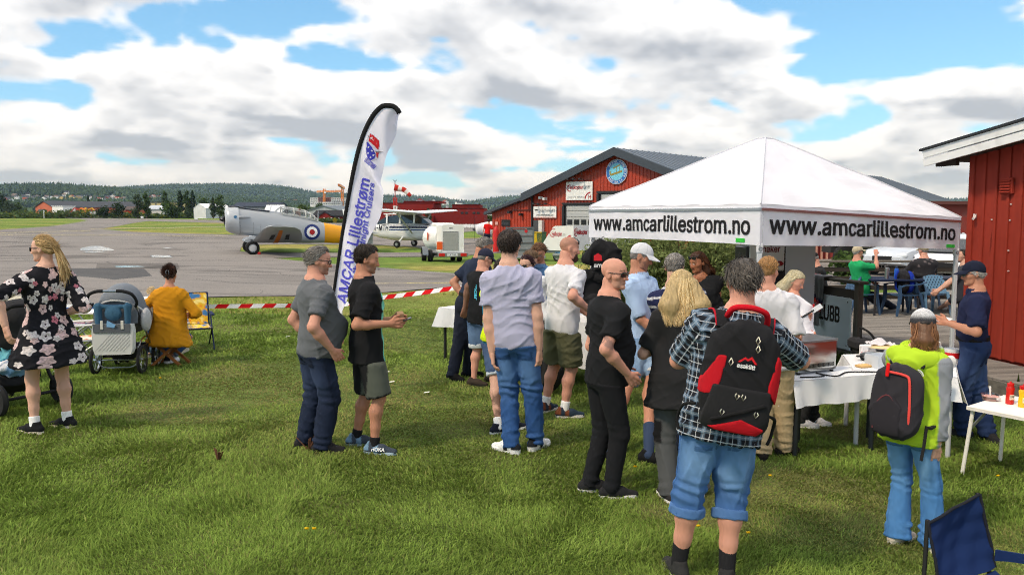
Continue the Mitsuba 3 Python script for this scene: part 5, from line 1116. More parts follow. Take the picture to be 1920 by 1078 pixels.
p=person('heavy grey-haired man in a grey T-shirt and dark jeans, hand in his pocket',(602,462),((572,838),(604,848)),58,((590,640,-.15),(622,655,.22)),'m',w=1.26,belly=.085,head=(22,10),skin='red',toe=(66,84),elbow=(None,(.5,-1,-.2)),hipv=588)
GREYH=(sr(142,136,131),sr(98,92,87),sr(184,179,174))
put_person_skin(p,stub=sr(130,105,95));shirt(p,sr(98,101,106),hem=.475,sleeve=.70,off=.014,amp=.008)
trousers(p,sr(34,42,62),2.0,colf=jeans(sr(52,64,92),sr(30,38,58)),pockets=sr(38,46,68),hemw=.008,wid=.010,folds=.012);shoes(p,sr(38,36,38),sr(40,38,38));hair_short(p,GREYH,.055,.22,1300,comb=(.1,-.7,.2));glasses(p,sr(20,20,22),dark=False,name='glasses')
p=person('man in a black shirt with mint front panel and cargo shorts, holding a phone',(692,460),((668,834),(702,850)),66,((732,600,-.02),(728,607,.20)),'m',w=1.04,head=(12,14),skin='tan',toe=(80,100),elbow=((-.2,-1,-.8),(.3,-1,-.9)),hipv=686)
DKH=(sr(52,42,36),sr(36,29,26),sr(74,62,54))
def mint(p,v,q,c):m=(q[:,1]>.052)&(np.abs(q[:,0])<.075)&(q[:,2]<.80);c[m]=sr(120,205,185);return c
put_person_skin(p,stub=sr(120,95,85));shirt(p,BLK,hem=.435,sleeve=.80,off=.020,flare=.10,sl_off=.030,amp=.008,colf=mint,collar=(.014,.014,.016))
def cargo(p,v,q,c):
 for i,(hp,kn,an)in enumerate(p['legs']):
  t=((v-hp)@(kn-hp))/((kn-hp)@(kn-hp));sdv=(v[:,0]-hp[0])*(-1,1)[i];m=(t>.22)&(sdv>-.03);c[(q[:,2]<.47)&(t>.15)&(v[:,1]>-.02)]=sr(88,92,84);c[t>.93]=BLK
 return c
trousers(p,(.016,.016,.018),.98,off=.016,hemw=.016,colf=cargo,folds=0,thigh=1.05)
shoes(p,sr(62,70,82),sr(170,190,205),trim=sr(110,140,165),laces=sr(50,56,66),sock=BLK,sockh=.04,txt=('HOKA',.030,-.01,sr(235,235,235),1));hair_short(p,DKH,.055,.20,1300,comb=(0,-.3,.6),droop=.3,lift=.10)
h_=W(p,p['arms'][1][2])+p['RW']@np.array([-.04,.115,.0]);k=thing('phone','black phone held by the man in the black shirt','phone');put(k,box((0,0,0),(.15,.075,.010),M(h_+[.02,.0,.015],10,0,-18),.004),'gloss',(.01,.01,.012))
k=thing('box','small brown card box held beside the phone','box');put(k,box((0,0,0),(.055,.08,.10),M(h_+[-.01,.05,.03],15,10),.004),'matte',sr(150,120,92))
p=person('grey-haired man in a navy shirt leaning forward, hand on his hip',(912,449),((848,712),(878,706)),58,((872,560,-.05),(872,576,.18)),'m',w=1.06,Hset=1.78,head=(15,35),skin='tan',toe=(130,70),hipv=872,lean=.16,elbow=((-1.0,-1,.2),(.4,-1.4,.1)),depth=10.15)
put_person_skin(p);shirt(p,sr(38,46,66),hem=.565,sleeve=.72,off=.012,sl_off=.024,tuck=True);trousers(p,sr(32,36,50),2.0,wid=.006,hemw=.006);shoes(p,sr(26,24,24),sr(22,20,20));hair_short(p,GREYH,.045,.16,700);belt(p)
p=person('man in a black T-shirt, navy cap, turned-up denim shorts and sandals',(913,466),((888,722),(920,716)),48,((905,610,-.2),(935,622,.15)),'m',w=1.14,head=(18,24),skin='red',toe=(110,80),belly=.04,hipv=898,depth=9.75)
put_person_skin(p,scalp=sr(150,130,120));shirt(p,BLK,hem=.455,sleeve=.74,off=.016);trousers(p,sr(62,84,118),.96,off=.014,hemw=.014,colf=jeans(sr(100,125,160),sr(56,78,112)),folds=0,cuff=sr(190,196,200));cap(p,sr(42,44,62),name='cap');hair_short(p,GREYH,.02,.1,300,front=.02,r0=.01);glasses(p,sr(20,20,20));shoes(p,sr(62,52,46),sr(40,36,32),kind='sandal')
o=p['fr'][0];bk=W(p,p['TP'](.0,-.078,.765));mb=frame(bk+np.array([0,0,.02]),(0,0,-1),-np.array([p['RW'][0,1],p['RW'][1,1],0]));k=part(p['key']+'__shirt','print',text('Amcar',.055,.004,True,m=mb),'matte',sr(90,200,230))
p=person('helper in a yellow high-visibility vest half hidden behind the lavender T-shirt man',(944,492),((934,812),(958,806)),22,((930,660,.15),(968,660,.0)),'f',w=1.05,skin='fair',toe=(60,60),depth=8.0,Hset=1.62,hipv=934)
def tat(p,v,c):kn,an=p['legs'][0][1],p['legs'][0][2];m=(seg(v,kn+(an-kn)*.3,an,.06,.05)<.0)&(meshkit.fbm(v*22,3,7)>.47);c[m]=c[m]*.35;return c
put_person_skin(p,tattoo=tat);shirt(p,sr(40,110,140),hem=.47,sleeve=.8,off=.010);trousers(p,sr(48,66,100),.92,off=.012,cuff=sr(190,200,210),folds=0,colf=jeans(sr(80,100,135),sr(44,62,95)))
def vest(p,v,q,c):c[np.abs(q[:,2]-.60)<.017]=sr(150,155,155);return c
shirt(p,sr(215,240,30),hem=.50,sleeve=0,off=.026,name='vest',colf=vest);hair_short(p,DKH,.05,.2,500);shoes(p,sr(32,36,50),sr(225,225,225),laces=sr(215,215,220),sock=sr(235,235,235),sockh=.05)
p=person('young dark-haired man in a lavender T-shirt and blue jeans, one hand pocketed',(941,430),((958,848),(1004,842)),14,((923,668,.02),(1012,674,.06)),'m',w=1.05,head=(4,2),skin='fair',toe=(-48,35),hipv=968,elbow=((-1,-.6,0),(1,-.6,0)),tilt=(-.035,.0))
put_person_skin(p);shirt(p,sr(172,172,198),hem=.475,sleeve=.66,off=.016,amp=.010,freq=8);trousers(p,sr(54,88,140),2.0,colf=jeans(sr(92,128,178),sr(44,78,130)),pockets=sr(58,92,146),hemw=.002,folds=.016);shoes(p,sr(232,232,232),sr(225,225,225),trim=sr(30,32,36));hair_short(p,(sr(46,34,28),sr(32,24,20),sr(64,48,40)),.06,.24,1400,front=.22,comb=(.3,-.4,-.5),nape=-.26,lift=.06)
p=person('person with short brown-grey hair bent over behind the lavender T-shirt man',(975,470),((960,705),(985,705)),150,((960,585,.25),(990,585,.25)),'f',Hset=1.66,head=(0,40),depth=10.9,tilt=(0,.18),skin='fair');put_person_skin(p);shirt(p,sr(70,76,90),sleeve=.8);trousers(p,sr(40,44,58),2.0);hair_short(p,(sr(128,100,74),sr(96,76,58)),.07,.25,700)
p=person('woman with short brown hair and blue shirt looking down behind the table',(1010,464),((1000,705),(1024,705)),185,((996,585,.3),(1022,588,.3)),'f',Hset=1.70,head=(10,30),depth=10.9,tilt=(0,.06),skin='tan');put_person_skin(p);shirt(p,sr(100,140,186),sleeve=.9,collar=sr(110,150,196));trousers(p,sr(40,44,58),2.0);hair_short(p,(sr(112,76,48),sr(76,50,34),sr(140,98,62)),.07,.24,900,front=.20)
p=person('dark red-haired woman in sunglasses and white top beside the bearded man',(1012,486),((1005,730),(1028,728)),205,((1010,600,.25),(1034,605,.2)),'f',Hset=1.60,head=(10,10),depth=10.1,skin='fair');put_person_skin(p,lip=sr(150,70,70));shirt(p,sr(225,225,228),sleeve=.6);trousers(p,sr(30,30,36),2.0);hair_short(p,(sr(62,26,34),sr(44,20,26)),.04,.3,700,comb=(0,-1.2,-.2));glasses(p)
p=person('bald bearded man in a white T-shirt and olive shorts, sunglasses on his head',(1086,442),((1022,772),(1058,782)),52,((1104,590,.05),(1108,584,.25)),'m',w=1.12,head=(26,10),skin='red',toe=(40,84),hipv=1052,elbow=((-.3,-1,-.6),(.6,-1,-.6)),tilt=(.0,.05))
put_person_skin(p,scalp=sr(150,110,92));shirt(p,sr(208,208,214),hem=.46,sleeve=.78,off=.016,amp=.011);trousers(p,sr(86,86,64),.93,off=.018,hemw=.022,folds=0,amp=.009);beard(p,sr(70,46,34));glasses(p,up=True)
shoes(p,sr(44,58,74),sr(220,215,210),trim=sr(120,70,45),sock=sr(238,238,238),sockh=.05)
def tatarm(p,v,c):
 s,e,w_=p['arms'][1];t=((v-s)@(e-s))/((e-s)@(e-s));m=(t>.62)&(t<1.02)&(np.linalg.norm(v-s-t[:,None]*(e-s),axis=1)<.085)&(meshkit.fbm(v*np.array([30,30,12]),3,3)>.50);c[m]*=np.array([.45,.52,.60]);return c
p=person('bald man in black clothes and sunglasses turning his face to the camera',(1161,482),((1106,920),(1146,932)),72,((1160,690,-.16),(1176,700,.22)),'m',w=1.12,belly=.05,head=(50,4),skin='red',toe=(84,88),hipv=1134,elbow=(None,(.5,-1.2,-.1)),headroll=0,shw=.98)
put_person_skin(p,tattoo=tatarm,stub=sr(190,150,130));shirt(p,BLK,hem=.475,sleeve=.72,off=.012,amp=.007);trousers(p,(.013,.013,.016),2.0,off=.004,folds=.006,amp=.004);glasses(p);shoes(p,(.02,.02,.022),sr(225,222,220))
p=person('man in a white baseball cap and pale blue shirt and rolled denim shorts',(1206,478),((1216,866),(1140,858)),128,((1240,628,.22),(1246,632,.25)),'m',w=1.04,head=(-22,20),skin='tan',toe=(120,150),hipv=1210,depth=7.75,elbow=((-.8,-1,-.4),(.8,-1,-.4)),Hset=1.80)
put_person_skin(p,stub=sr(150,110,95));shirt(p,sr(168,192,226),hem=.50,sleeve=.95,off=.018,collar=sr(172,196,230));trousers(p,sr(116,144,178),1.05,off=.016,colf=jeans(sr(150,176,206),sr(104,134,170)),folds=0,cuff=sr(205,205,205));cap(p,sr(205,207,212));hair_short(p,GREYH,.02,.1,300,front=.02);shoes(p,sr(26,26,28),sr(26,26,28),sock=sr(52,66,92),sockh=.16)
def stripes(p,v,q,c):c[(np.abs((q[:,2]/.043)%1-.5)<.075)]=sr(225,225,228);return c
p=person('grey-haired man in a navy polo with thin white stripes, mostly hidden',(1287,497),((1262,852),(1300,852)),20,((1255,640,-.1),(1310,640,-.1)),'m',w=1.12,Hset=1.76,depth=7.75,head=(0,12),skin='fair');put_person_skin(p);shirt(p,sr(34,38,72),hem=.47,sleeve=.85,off=.018,colf=stripes,collar=sr(36,40,76));trousers(p,sr(36,40,54),2.0);hair_short(p,GREYH,.04,.14,800);shoes(p,sr(40,46,64),sr(230,230,230))
p=person('tanned woman with long curly dark hair and black top behind the table',(1316,482),((1320,760),(1350,760)),205,((1330,620,.2),(1350,640,.2)),'f',w=1.2,Hset=1.72,depth=9.3,head=(35,14),skin='brown');put_person_skin(p);shirt(p,BLK,hem=.48,sleeve=.12,off=.010);trousers(p,BLK,2.0);hair_long(p,(sr(60,36,26),sr(110,66,40),sr(44,28,22)),1.35,600,.42,wave=.09,r0=.026);glasses(p,up=True)
p=person('woman with long wavy blonde hair in a black T-shirt and grey trousers',(1296,506),((1254,938),(1312,925)),-4,((1240,645,-.25),(1330,640,-.3)),'f',w=1.14,head=(0,10),skin='fair',hipv=1276,elbow=((-1,-.8,-.5),(1,-.8,-.5)),tilt=(.02,.05),toe=(-12,10))
put_person_skin(p)
def greyleg(p,v,q,c):
 kn=(p['legs'][0][1]+p['legs'][1][1])/2;c[(v[:,2]<.40*p['H'])]=sr(82,84,86);side_=(v[:,0]<p['legs'][0][1][0]-.028*p['H'])&(np.abs(v[:,2]/p['H']-.30)<.05);c[side_]=BLK;return c
shirt(p,(.020,.020,.022),hem=.40,sleeve=.82,off=.022,flare=.16,amp=.008);trousers(p,(.014,.014,.016),2.0,off=.010,colf=greyleg,wid=.008,hemw=.008);shoes(p,sr(50,48,50),sr(225,222,218))
hair_long(p,(sr(214,186,130),sr(176,142,88),sr(236,214,166),sr(190,158,104)),1.70,1700,.46,wave=.045,r0=.019,full=.36)
p=person('man in a black and blue plaid shirt and denim knee shorts',(1410,503),((1272,1082),(1362,1098)),4,((1340,668,-.36),(1420,660,-.36)),'m',w=1.24,belly=.03,head=(2,12),skin='red',hipv=1352,elbow=((-1.4,-.35,-.5),(1.4,-.3,-.5)),tilt=(.075,.03),toe=(-10,16),Hset=1.84,headroll=3)
put_person_skin(p);shirt(p,BLK,hem=.450,sleeve=.86,off=.020,bsdf='plaid',uvf=True,flare=.06,sl_off=.026,amp=.009,collar=sr(40,50,64))
trousers(p,sr(66,104,158),1.30,off=.010,colf=jeans(sr(114,152,198),sr(54,92,146)),pockets=sr(84,126,182),hemw=.010,folds=.012,amp=.009,cuff=sr(78,114,164));hair_short(p,(sr(96,88,82),sr(70,64,60),sr(124,118,112)),.055,.26,1500,nape=-.30,comb=(.1,-.7,-.3))
shoes(p,(.03,.03,.03),sr(220,220,220),sock=(.016,.016,.018),sockh=.07);PLAID=p
p=person('fair-haired man in a white T-shirt and khaki trousers at the food table',(1440,482),((1430,860),(1468,852)),30,((1490,640,-.25),(1480,650,.0)),'m',w=1.14,head=(8,10),skin='red',hipv=1450,toe=(10,60))
put_person_skin(p,scalp=sr(176,136,96));shirt(p,sr(206,206,212),hem=.45,sleeve=1.0,off=.018,amp=.010);trousers(p,sr(176,156,122),2.0,off=.012,wid=.012,hemw=.010,folds=.012);shoes(p,sr(36,32,30),sr(30,28,28));hair_short(p,(sr(190,146,96),sr(160,118,74)),.03,.12,900,comb=(0,.2,1),droop=0)
p=person('blonde woman in a white T-shirt serving with a metal spatula',(1498,527),((1500,800),(1525,795)),118,((1522,628,.25),(1500,596,.30)),'f',w=1.06,head=(8,26),skin='red',depth=8.6,Hset=1.62,elbow=((-1,-.6,-.6),(.9,-.7,-.9)))
put_person_skin(p);shirt(p,sr(228,226,232),hem=.49,sleeve=.6,off=.012);trousers(p,(.02,.02,.022),2.0);hair_long(p,(sr(206,196,160),sr(180,164,122),sr(226,218,190)),1.45,1000,.36,r0=.018,full=.12);shoes(p,sr(200,200,205))
rd=W(p,p['TP'](.03,.085,.70));part(p['key']+'__shirt','print',text('74',.07,.004,True,m=frame(rd,(p['RW']@np.array([-1.0,0,0])),p['RW'][:,1])),'matte',sr(200,30,40))
wr_=W(p,p['arms'][1][2])+np.array([.05,-.02,.03]);k=thing('spatula','metal spatula in the hand of the serving blonde woman','spatula');part(k,'blade',box((0,0,0),(.11,.055,.005),M(wr_+[.11,0,.07],0,60,-32),.002),'metal',sr(190,190,190));part(k,'handle',rod(wr_+[-.05,0,-.03],wr_+[.08,0,.05],.010),'matte',sr(60,60,62),smooth=True)
p=person('girl in a lime green jacket, silver sequin cap and flared blue jeans, walking',(1714,580),((1682,1016),(1748,1030)),54,((1722,800,-.30),(1756,838,.12)),'f',w=1.10,head=(-36,6),skin='fair',hipv=1716,toe=(62,10),elbow=((-1,-.7,0),(1,-.8,0)),tilt=(.01,.05))
def limecol(p,v,q,c):
 g=region(p,v);out_=np.zeros(len(v),bool)
 for i in(0,1):
  s,e,w_=p['arms'][i];out_|=(g==i+1)&((v[:,0]-np.where((v[:,2]>e[2]),s[0]+(e[0]-s[0])*(s[2]-v[:,2])/(s[2]-e[2]+1e-6),e[0]+(w_[0]-e[0])*(e[2]-v[:,2])/(e[2]-w_[2]+1e-6)))*(-1,1)[i]+.35*(v[:,1]-s[1])>.004)
 c[out_]=sr(142,146,154);return c
put_person_skin(p);shirt(p,sr(174,208,48),hem=.445,sleeve=1.86,off=.026,sl_off=.030,amp=.011,name='jacket',colf=limecol,freq=7,flare=.05)
v,f=Field().ell(p['TP'](0,-.055,.80),np.array([.10,.050,.040])*p['H'],k=.02).cone(p['TP'](-.075,-.03,.81),p['TP'](-.02,-.085,.775),.030*p['H']).cone(p['TP'](.075,-.03,.81),p['TP'](.02,-.085,.775),.030*p['H']).cone(p['TP'](-.06,.01,.835),p['TP'](.06,.01,.835),.030*p['H']).mesh(.012);v=wrinkle(v,f,.012,9,4);part(p['key']+'__jacket','hood',(W(p,v),f),'cloth',np.where((meshkit.noise(v*6,3)>.62)[:,None],np.array(sr(190,196,196)),np.array(sr(174,208,48))),smooth=True)
trousers(p,sr(84,134,190),2.0,off=.004,colf=jeans(sr(124,170,214),sr(72,122,178)),pockets=sr(92,142,196),hemw=.032,wid=-.002,folds=.008);shoes(p,sr(205,196,180),sr(220,214,200));hair_long(p,(sr(112,76,52),sr(150,104,70),sr(90,60,42)),1.25,500,.34,r0=.02,wave=.05,capped=True)
def sequin(v,c):t=np.clip((v[:,2]-.24)/.14,0,1)[:,None];r=rng(3).random((len(v),1));return(np.array(sr(215,215,218))*(.45+.65*r))*t+np.array(sr(70,70,76))*(.3+r)*(1-t)
cap(p,sr(200,200,204),colf=sequin,brim=sr(60,60,66));LIME=p
p_=part(p['key']+'__cap','opening',(p['Hm'](Field().ell((0,-.455,.12),(.15,.05,.08)).mesh(.02)[0]),Field().ell((0,-.455,.12),(.15,.05,.08)).mesh(.02)[1]),'hair',(.02,.014,.012),smooth=True)
p=person('older man in a navy polo shirt, dark cap and jeans, eating from a napkin',(1822,490),((1806,820),(1850,824)),-62,((1778,606,.12),(1776,604,-.10)),'m',w=1.10,head=(-12,8),skin='tan',toe=(-70,170),hipv=1832,belly=.02,elbow=((-.5,-1,-.5),(.5,-1,-.5)))
WHT=(sr(190,188,184),sr(160,158,155))
put_person_skin(p);shirt(p,sr(30,36,66),hem=.565,sleeve=.86,off=.014,sl_off=.030,tuck=True,collar=sr(30,36,66));trousers(p,sr(40,58,96),2.0,colf=jeans(sr(72,94,136),sr(34,50,86)),pockets=sr(44,62,102),off=.012,wid=.014,hemw=.014,folds=.012);belt(p);cap(p,sr(28,32,50));hair_short(p,WHT,.035,.14,600,front=.02);glasses(p,sr(120,120,122));shoes(p,(.02,.02,.022),(.03,.03,.03))
hd=(W(p,p['arms'][0][2])+W(p,p['arms'][1][2]))/2+p['RW']@np.array([0,.10,.02]);k=thing('napkin','white paper napkin with a flat waffle held by the man in the navy polo','napkin');gx,gy=np.meshgrid(np.linspace(-.10,.10,12),np.linspace(-.11,.10,12),indexing='ij');part(k,'paper',thicken(np.stack([gx,gy,.03*np.abs(gx)/.1-.5*np.clip(gy-.05,0,1)-.6*np.clip(-gx-.06,0,1)+.012*np.sin(gx*60)],-1)+hd,.003),'matte',sr(235,235,235),smooth=40);part(k,'waffle',lathe([(0,0),(.062,0),(.065,.006),(.06,.012),(0,.013)],18,M(hd+[-.02,0,.012],0,6)),'matte',sr(205,165,96))
skin_done()
# ------------------------------------------------------------------ the red club hangar
HL=np.array([1.23,48.0,0.0]);HW=np.array([.766,-.643,0]);HN=np.array([-.643,-.766,0]);HR_=-HN
RED=sr(168,60,38);BLACKP=sr(38,38,40)
def hs(u,v):q=onplane(u,v,HL,HN);return(q-HL)@HW,q[2]
HM=frame(HL,HW,HN)
def hbox(parent,name,u0,u1,v0,v1,z0,z1,mt,col,share=None,vb=None,mm=None):
 um=(u0+u1)/2;s0,s1=hs(u0,v0)[0],hs(u1,v0)[0];t=hs(um,v0)[1];b=hs(um,v1)[1]if vb is None else vb
 return part(parent,name,box(((s0+s1)/2,(t+b)/2,(z0+z1)/2),(s1-s0,t-b,z1-z0),HM),mt,col)
def corrugated(s0,s1,top,pitch=.22,d=.035,zoff=0.0,base=0.0):
 """A profiled steel wall from s0 to s1 whose top follows top(s)."""
 pts=[];s=s0
 while s<s1-1e-6:
  for a,z in((0,0),(.45,0),(.55,d),(.95,d)):
   if s+a*pitch<s1:pts.append((s+a*pitch,z))
  s+=pitch
 pts.append((s1,0));pts=np.array(pts);n=len(pts)
 front=np.stack([np.stack([pts[:,0],np.full(n,base),pts[:,1]+zoff],1),np.stack([pts[:,0],np.array([top(x)for x in pts[:,0]]),pts[:,1]+zoff],1)],0)
 return tf(thicken(front,.02),HM)
hang=thing('red_hangar','red corrugated club hangar with grey pitched roof and roller doors','hangar')
HWID,HE,HA,HLEN=11.6,3.03,5.17,45.0
top=lambda s:HE+(HA-HE)*(1-abs(s-HWID/2)/(HWID/2))
part(hang,'front_wall',corrugated(0,HWID,top),'wornpaint',RED,smooth=20)
part(hang,'body',prism([(.05,0),(HWID-.05,0),(HWID-.05,HE-.05),(HWID/2,HA-.05),(.05,HE-.05)],HLEN,HM,-HLEN-.05),'wornpaint',sr(150,46,30))
for s in(-1,1):
 e=HWID/2+s*(HWID/2+.45);ze=HE-.45*(HA-HE)/(HWID/2);sl=[(HWID/2,HA+.04),(e,ze+.04),(e,ze+.28),(HWID/2,HA+.28)]
 k=part(hang,'roof',prism(sl if s<0 else sl[::-1],HLEN+1.0,HM,-HLEN-.5),'paint',sr(84,92,102))
 part(k,'verge',prism([(HWID/2,HA-.12),(e+s*.02,ze-.14),(e+s*.02,ze+.30),(HWID/2,HA+.31)],.08,HM,.52),'paint',sr(62,68,76))
 if s>0:
  n_=np.array([(HA-HE),HWID/2])/math.hypot(HA-HE,HWID/2)
  for z in np.arange(-HLEN,.4,.62):part(k,'standing_seam',tf(beam((HWID/2,HA+.285,z),(e,ze+.285,z),.05,.05,up=(0,1,0)),HM),'paint',sr(92,100,110),share=None)
lt=3.15;tl=lambda s:2.05+(s+lt)/lt*(2.95-2.05)
part(hang,'lean_to_wall',corrugated(-lt,-.05,tl),'wornpaint',RED,smooth=20)
part(hang,'lean_to_roof',prism([(-lt-.35,1.95),(-.06,2.97),(-.06,3.13),(-lt-.35,2.11)],9,HM,-8.6),'paint',sr(66,72,80));part(hang,'lean_to_body',prism([(-lt+.05,0),(-.1,0),(-.1,2.85),(-lt+.05,1.95)],8,HM,-8.1),'wornpaint',sr(150,46,30))
part(hang,'downpipe',tf(rod((-.02,0,.1),(-.02,3.0,.1),.06),HM),'paint',BLACKP)
def rolldoor(u0,u1,vt,vb,vw,n):
 k=hbox(hang,'door',u0,u1,vt,None,.04,.075,'paint',sr(52,52,54),vb=0.02);s0,s1=hs(u0,vt)[0]+.28,hs(u1,vt)[0]-.12;zt=hs((u0+u1)/2,vt)[1]-.12
 for i in range(8):part(k,'panel',box(((s0+s1)/2,zt*(i+.5)/8,.10),(s1-s0,zt/8-.02,.05),HM,.012),'paint',sr(176,178,178))
 for side in(s0-.2,s1+.05):part(k,'jamb',box((side,zt/2,.13),(.14,zt,.14),HM),'paint',BLACKP)
 part(k,'lintel',box(((s0+s1)/2-.05,zt+.1,.13),(s1-s0+.45,.12,.14),HM),'paint',BLACKP)
 if vw:
  zw=hs(u0,vw)[1]
  for i in range(n):c=s0+(s1-s0)*(i+.5)/n;w_=part(k,'window',box((c,zw,.125),((s1-s0)/n*.84,.36,.03),HM),'paint',sr(150,152,152));part(w_,'pane',box((c,zw,.138),((s1-s0)/n*.70,.28,.02),HM),'darkglass')
rolldoor(1057,1121,381.5,470,416.5,4);rolldoor(1121.8,1198,359.5,470,None,4)
def sign(name,label,u0,u1,v0,v1,lines,logo=None):
 k=thing(name,label,'sign');hbox(k,'board',u0,u1,v0,v1,.08,.14,'paint',sr(230,230,228))
 s0,s1,zt,zb=hs(u0,v0)[0],hs(u1,v0)[0],hs((u0+u1)/2,v0)[1],hs((u0+u1)/2,v1)[1];w,h=s1-s0,zt-zb
 for t,x,y,hh,wd,col,bold in lines:part(k,'lettering',text(t,h*hh,.012,bold,w*wd,HM@M((s0+w*x,zb+h*y,.141))),'paint',col)
 return k,s0,zb,w,h
def arc(cx,cy,r0,r1,a0,a1,n=22):g=np.radians(np.linspace(a0,a1,n));return sg.Polygon(np.r_[np.stack([cx+r1*np.cos(g),cy+r1*np.sin(g)],1),np.stack([cx+r0*np.cos(g),cy+r0*np.sin(g)],1)[::-1]])
MAR=sr(165,40,48)
k,s0,zb,w,h=sign('wall_sign','white wall sign with maroon letters high on the hangar, right of the smaller sign',1064,1113.5,341,375.5,[('Helikopter',.10,.60,.20,.56,MAR,True),('Drift',.67,.60,.20,.26,sr(120,118,120),False),('63 80 71 90   helikopter.no',.10,.13,.07,.62,sr(140,138,140),False),('H',.855,.06,.22,.10,MAR,True)])
part(k,'emblem',prism(arc(s0+w*.14,zb+h*.66,h*.14,h*.19,60,300),.012,HM,.141),'paint',MAR);part(k,'emblem',prism(arc(s0+w*.93,zb+h*.06,h*.30,h*.37,90,180),.012,HM,.141),'paint',MAR)
k,s0,zb,w,h=sign('wall_sign','smaller white wall sign with a web address beside the hangar drainpipe',1003,1045.5,387,408.5,[('Oslo flyveklubb',.26,.52,.24,.70,sr(110,118,126),False),('www.osloflyklubb.org',.14,.16,.17,.74,sr(120,122,124),True)])
part(k,'emblem',prism(sg.Polygon([(s0+w*.04,zb+h*.70),(s0+w*.11,zb+h*.60),(s0+w*.14,zb+h*.66),(s0+w*.17,zb+h*.60),(s0+w*.24,zb+h*.70),(s0+w*.14,zb+h*.74)]),.012,HM,.141),'paint',BLACKP);part(k,'stripe',box((s0+w/2,zb+h*.04,.146),(w*.96,h*.03,.01),HM),'paint',sr(220,110,90))
for u,v,lp in((1086,341,'middle lamp over the upper'),(1075,341,'left lamp over the upper'),(1098,341,'right lamp over the upper'),(1020,387,'middle lamp over the lower'),(1012,387,'left lamp over the lower'),(1034,387,'right lamp over the lower')):
 a,b=hs(u,v);kk=thing('sign_lamp',f'small black spotlight arm, {lp} white sign on the hangar','lamp','spotlights over the hangar signs');put(kk,cat(tf(rod((a,b+.05,.06),(a,b+.16,.55),.022),HM),tf(box((a,b+.13,.58),(.16,.10,.12),bev=.03),HM)),'paint',BLACKP)
k=thing('round_emblem','round blue emblem with a biplane under the hangar gable','emblem');a,b=hs(1158.5,322.5);rr=.66;C_=HM@M((a,b,.08))
part(k,'disc',tf(lathe([(0,0),(rr,0),(rr,.05),(0,.051)],40),C_),'paint',sr(225,228,230));part(k,'ring',tf(prism(arc(0,0,rr*.70,rr*.96,0,360,50),.012,None,.052),C_),'paint',sr(50,110,180));part(k,'sky_disc',tf(lathe([(0,.05),(rr*.68,.052),(rr*.68,.060),(0,.061)],40),C_),'paint',sr(120,200,225))
part(k,'biplane',tf(cat(beam((-.36,-.16,.068),(.34,.02,.068),.10,.01),beam((-.20,.18,.068),(.24,.36,.068),.06,.01),beam((-.10,-.12,.068),(.30,.00,.068),.07,.012),beam((-.02,-.1,.07),(.02,.27,.07),.02,.01),beam((.18,-.05,.07),(.18,.32,.07),.02,.01),beam((-.36,-.16,.068),(-.40,.04,.068),.07,.01)),C_),'paint',sr(150,135,60))
for i,t in enumerate('NEDRE ROMERIKE FLYKLUBB'):
 if t==' ':continue
 g=math.radians(215+i*290/22);m_=C_@M((rr*.82*math.cos(-g+math.pi*0),rr*.82*math.sin(-g),.065),-math.degrees(g)-90);part(k,'lettering',tf(text(t,.10,.006,True),m_@M((-.03,-.04,0))),'paint',sr(235,235,235))
k=hbox(hang,'cabinet',1005,1015.5,413,441,.05,.25,'paint',sr(70,72,74));hbox(hang,'cabinet_door',1015.5,1022,413,441,.08,.3,'paint',sr(215,212,205))
k=hbox(hang,'window',942,958,412,424,.04,.10,'paint',BLACKP);hbox(k,'pane',943.6,956.4,413.4,423,.10,.115,'darkglass',None)
for u,v in((959,398),(980,402.5),(1017,371),(1025,373)):hbox(hang,'wall_lamp',u-2,u+2,v-2.5,v+2.5,.04,.3,'paint',BLACKP if u<1000 else WHITE)
hbox(hang,'pipe',963,1000,393,394.2,.06,.12,'paint',sr(80,40,34));hbox(hang,'notice',929.5,935,416,421.5,.05,.07,'paint',sr(215,160,150))
k=thing('roof_antenna','bent antenna on the hangar roof above the tent','antenna');a=at(1571,322,62);put(k,tube([a+[0,0,-2.2],a,a+[.15,0,.18],a+[.5,0,.3]],.05,6),'paint',sr(60,62,66))
k=thing('red_building','long red windowless building behind the parked cars','building')
part(k,'wall',box((34,39,1.15),(43.4,4,2.55)),'wornpaint',sr(132,44,34));part(k,'roof',box((34,39,2.50),(44,4.6,.14)),'paint',sr(96,52,46))
for u in(1523,1533,1543,1553):part(k,'post',box((Wx(u,36.9),36.9,1.1),(.07,.1,2.3)),'matte',sr(190,140,120))
# ------------------------------------------------------------------ bins, cage trailer, hose
for n_,lb,u,col in(('wheelie_bin','yellow wheelie bin against the hangar wall',1007,sr(215,180,40)),('wheelie_bin','dark green wheelie bin beside the yellow one',1015,sr(60,90,66))):
 k=thing(n_,lb,'bin');b=at(u,445,46)*[1,1,0]
 part(k,'body',tf(loft([[(-.20,-.24,.1),(.20,-.24,.1),(.20,.24,.1),(-.20,.24,.1)],[(-.27,-.3,.95),(.27,-.3,.95),(.27,.3,.95),(-.27,.3,.95)]]),M(b)),'paint',col,smooth=False);part(k,'lid',box(b+[0,0,.99],(.58,.66,.08),bev=.03),'paint',np.asarray(col)*.85)
 for s in(-1,1):part(k,'wheel',tf(lathe([(0,-.03),(.1,-.03),(.1,.03),(0,.03)],14),M(b+[s*.2,-.2,.1],0,0,90)),'matte',(.02,.02,.02))
k=thing('gas_cage_trailer','grey steel panelled cage trailer behind the young man in lavender','trailer');b=at(982,440,36)*[1,1,0];GAL=sr(130,136,138)
for x in(-.75,.42):
 for y in(0,1.3):part(k,'post',box(b+[x,y,.82],(.06,.06,1.24)),'metal',GAL)
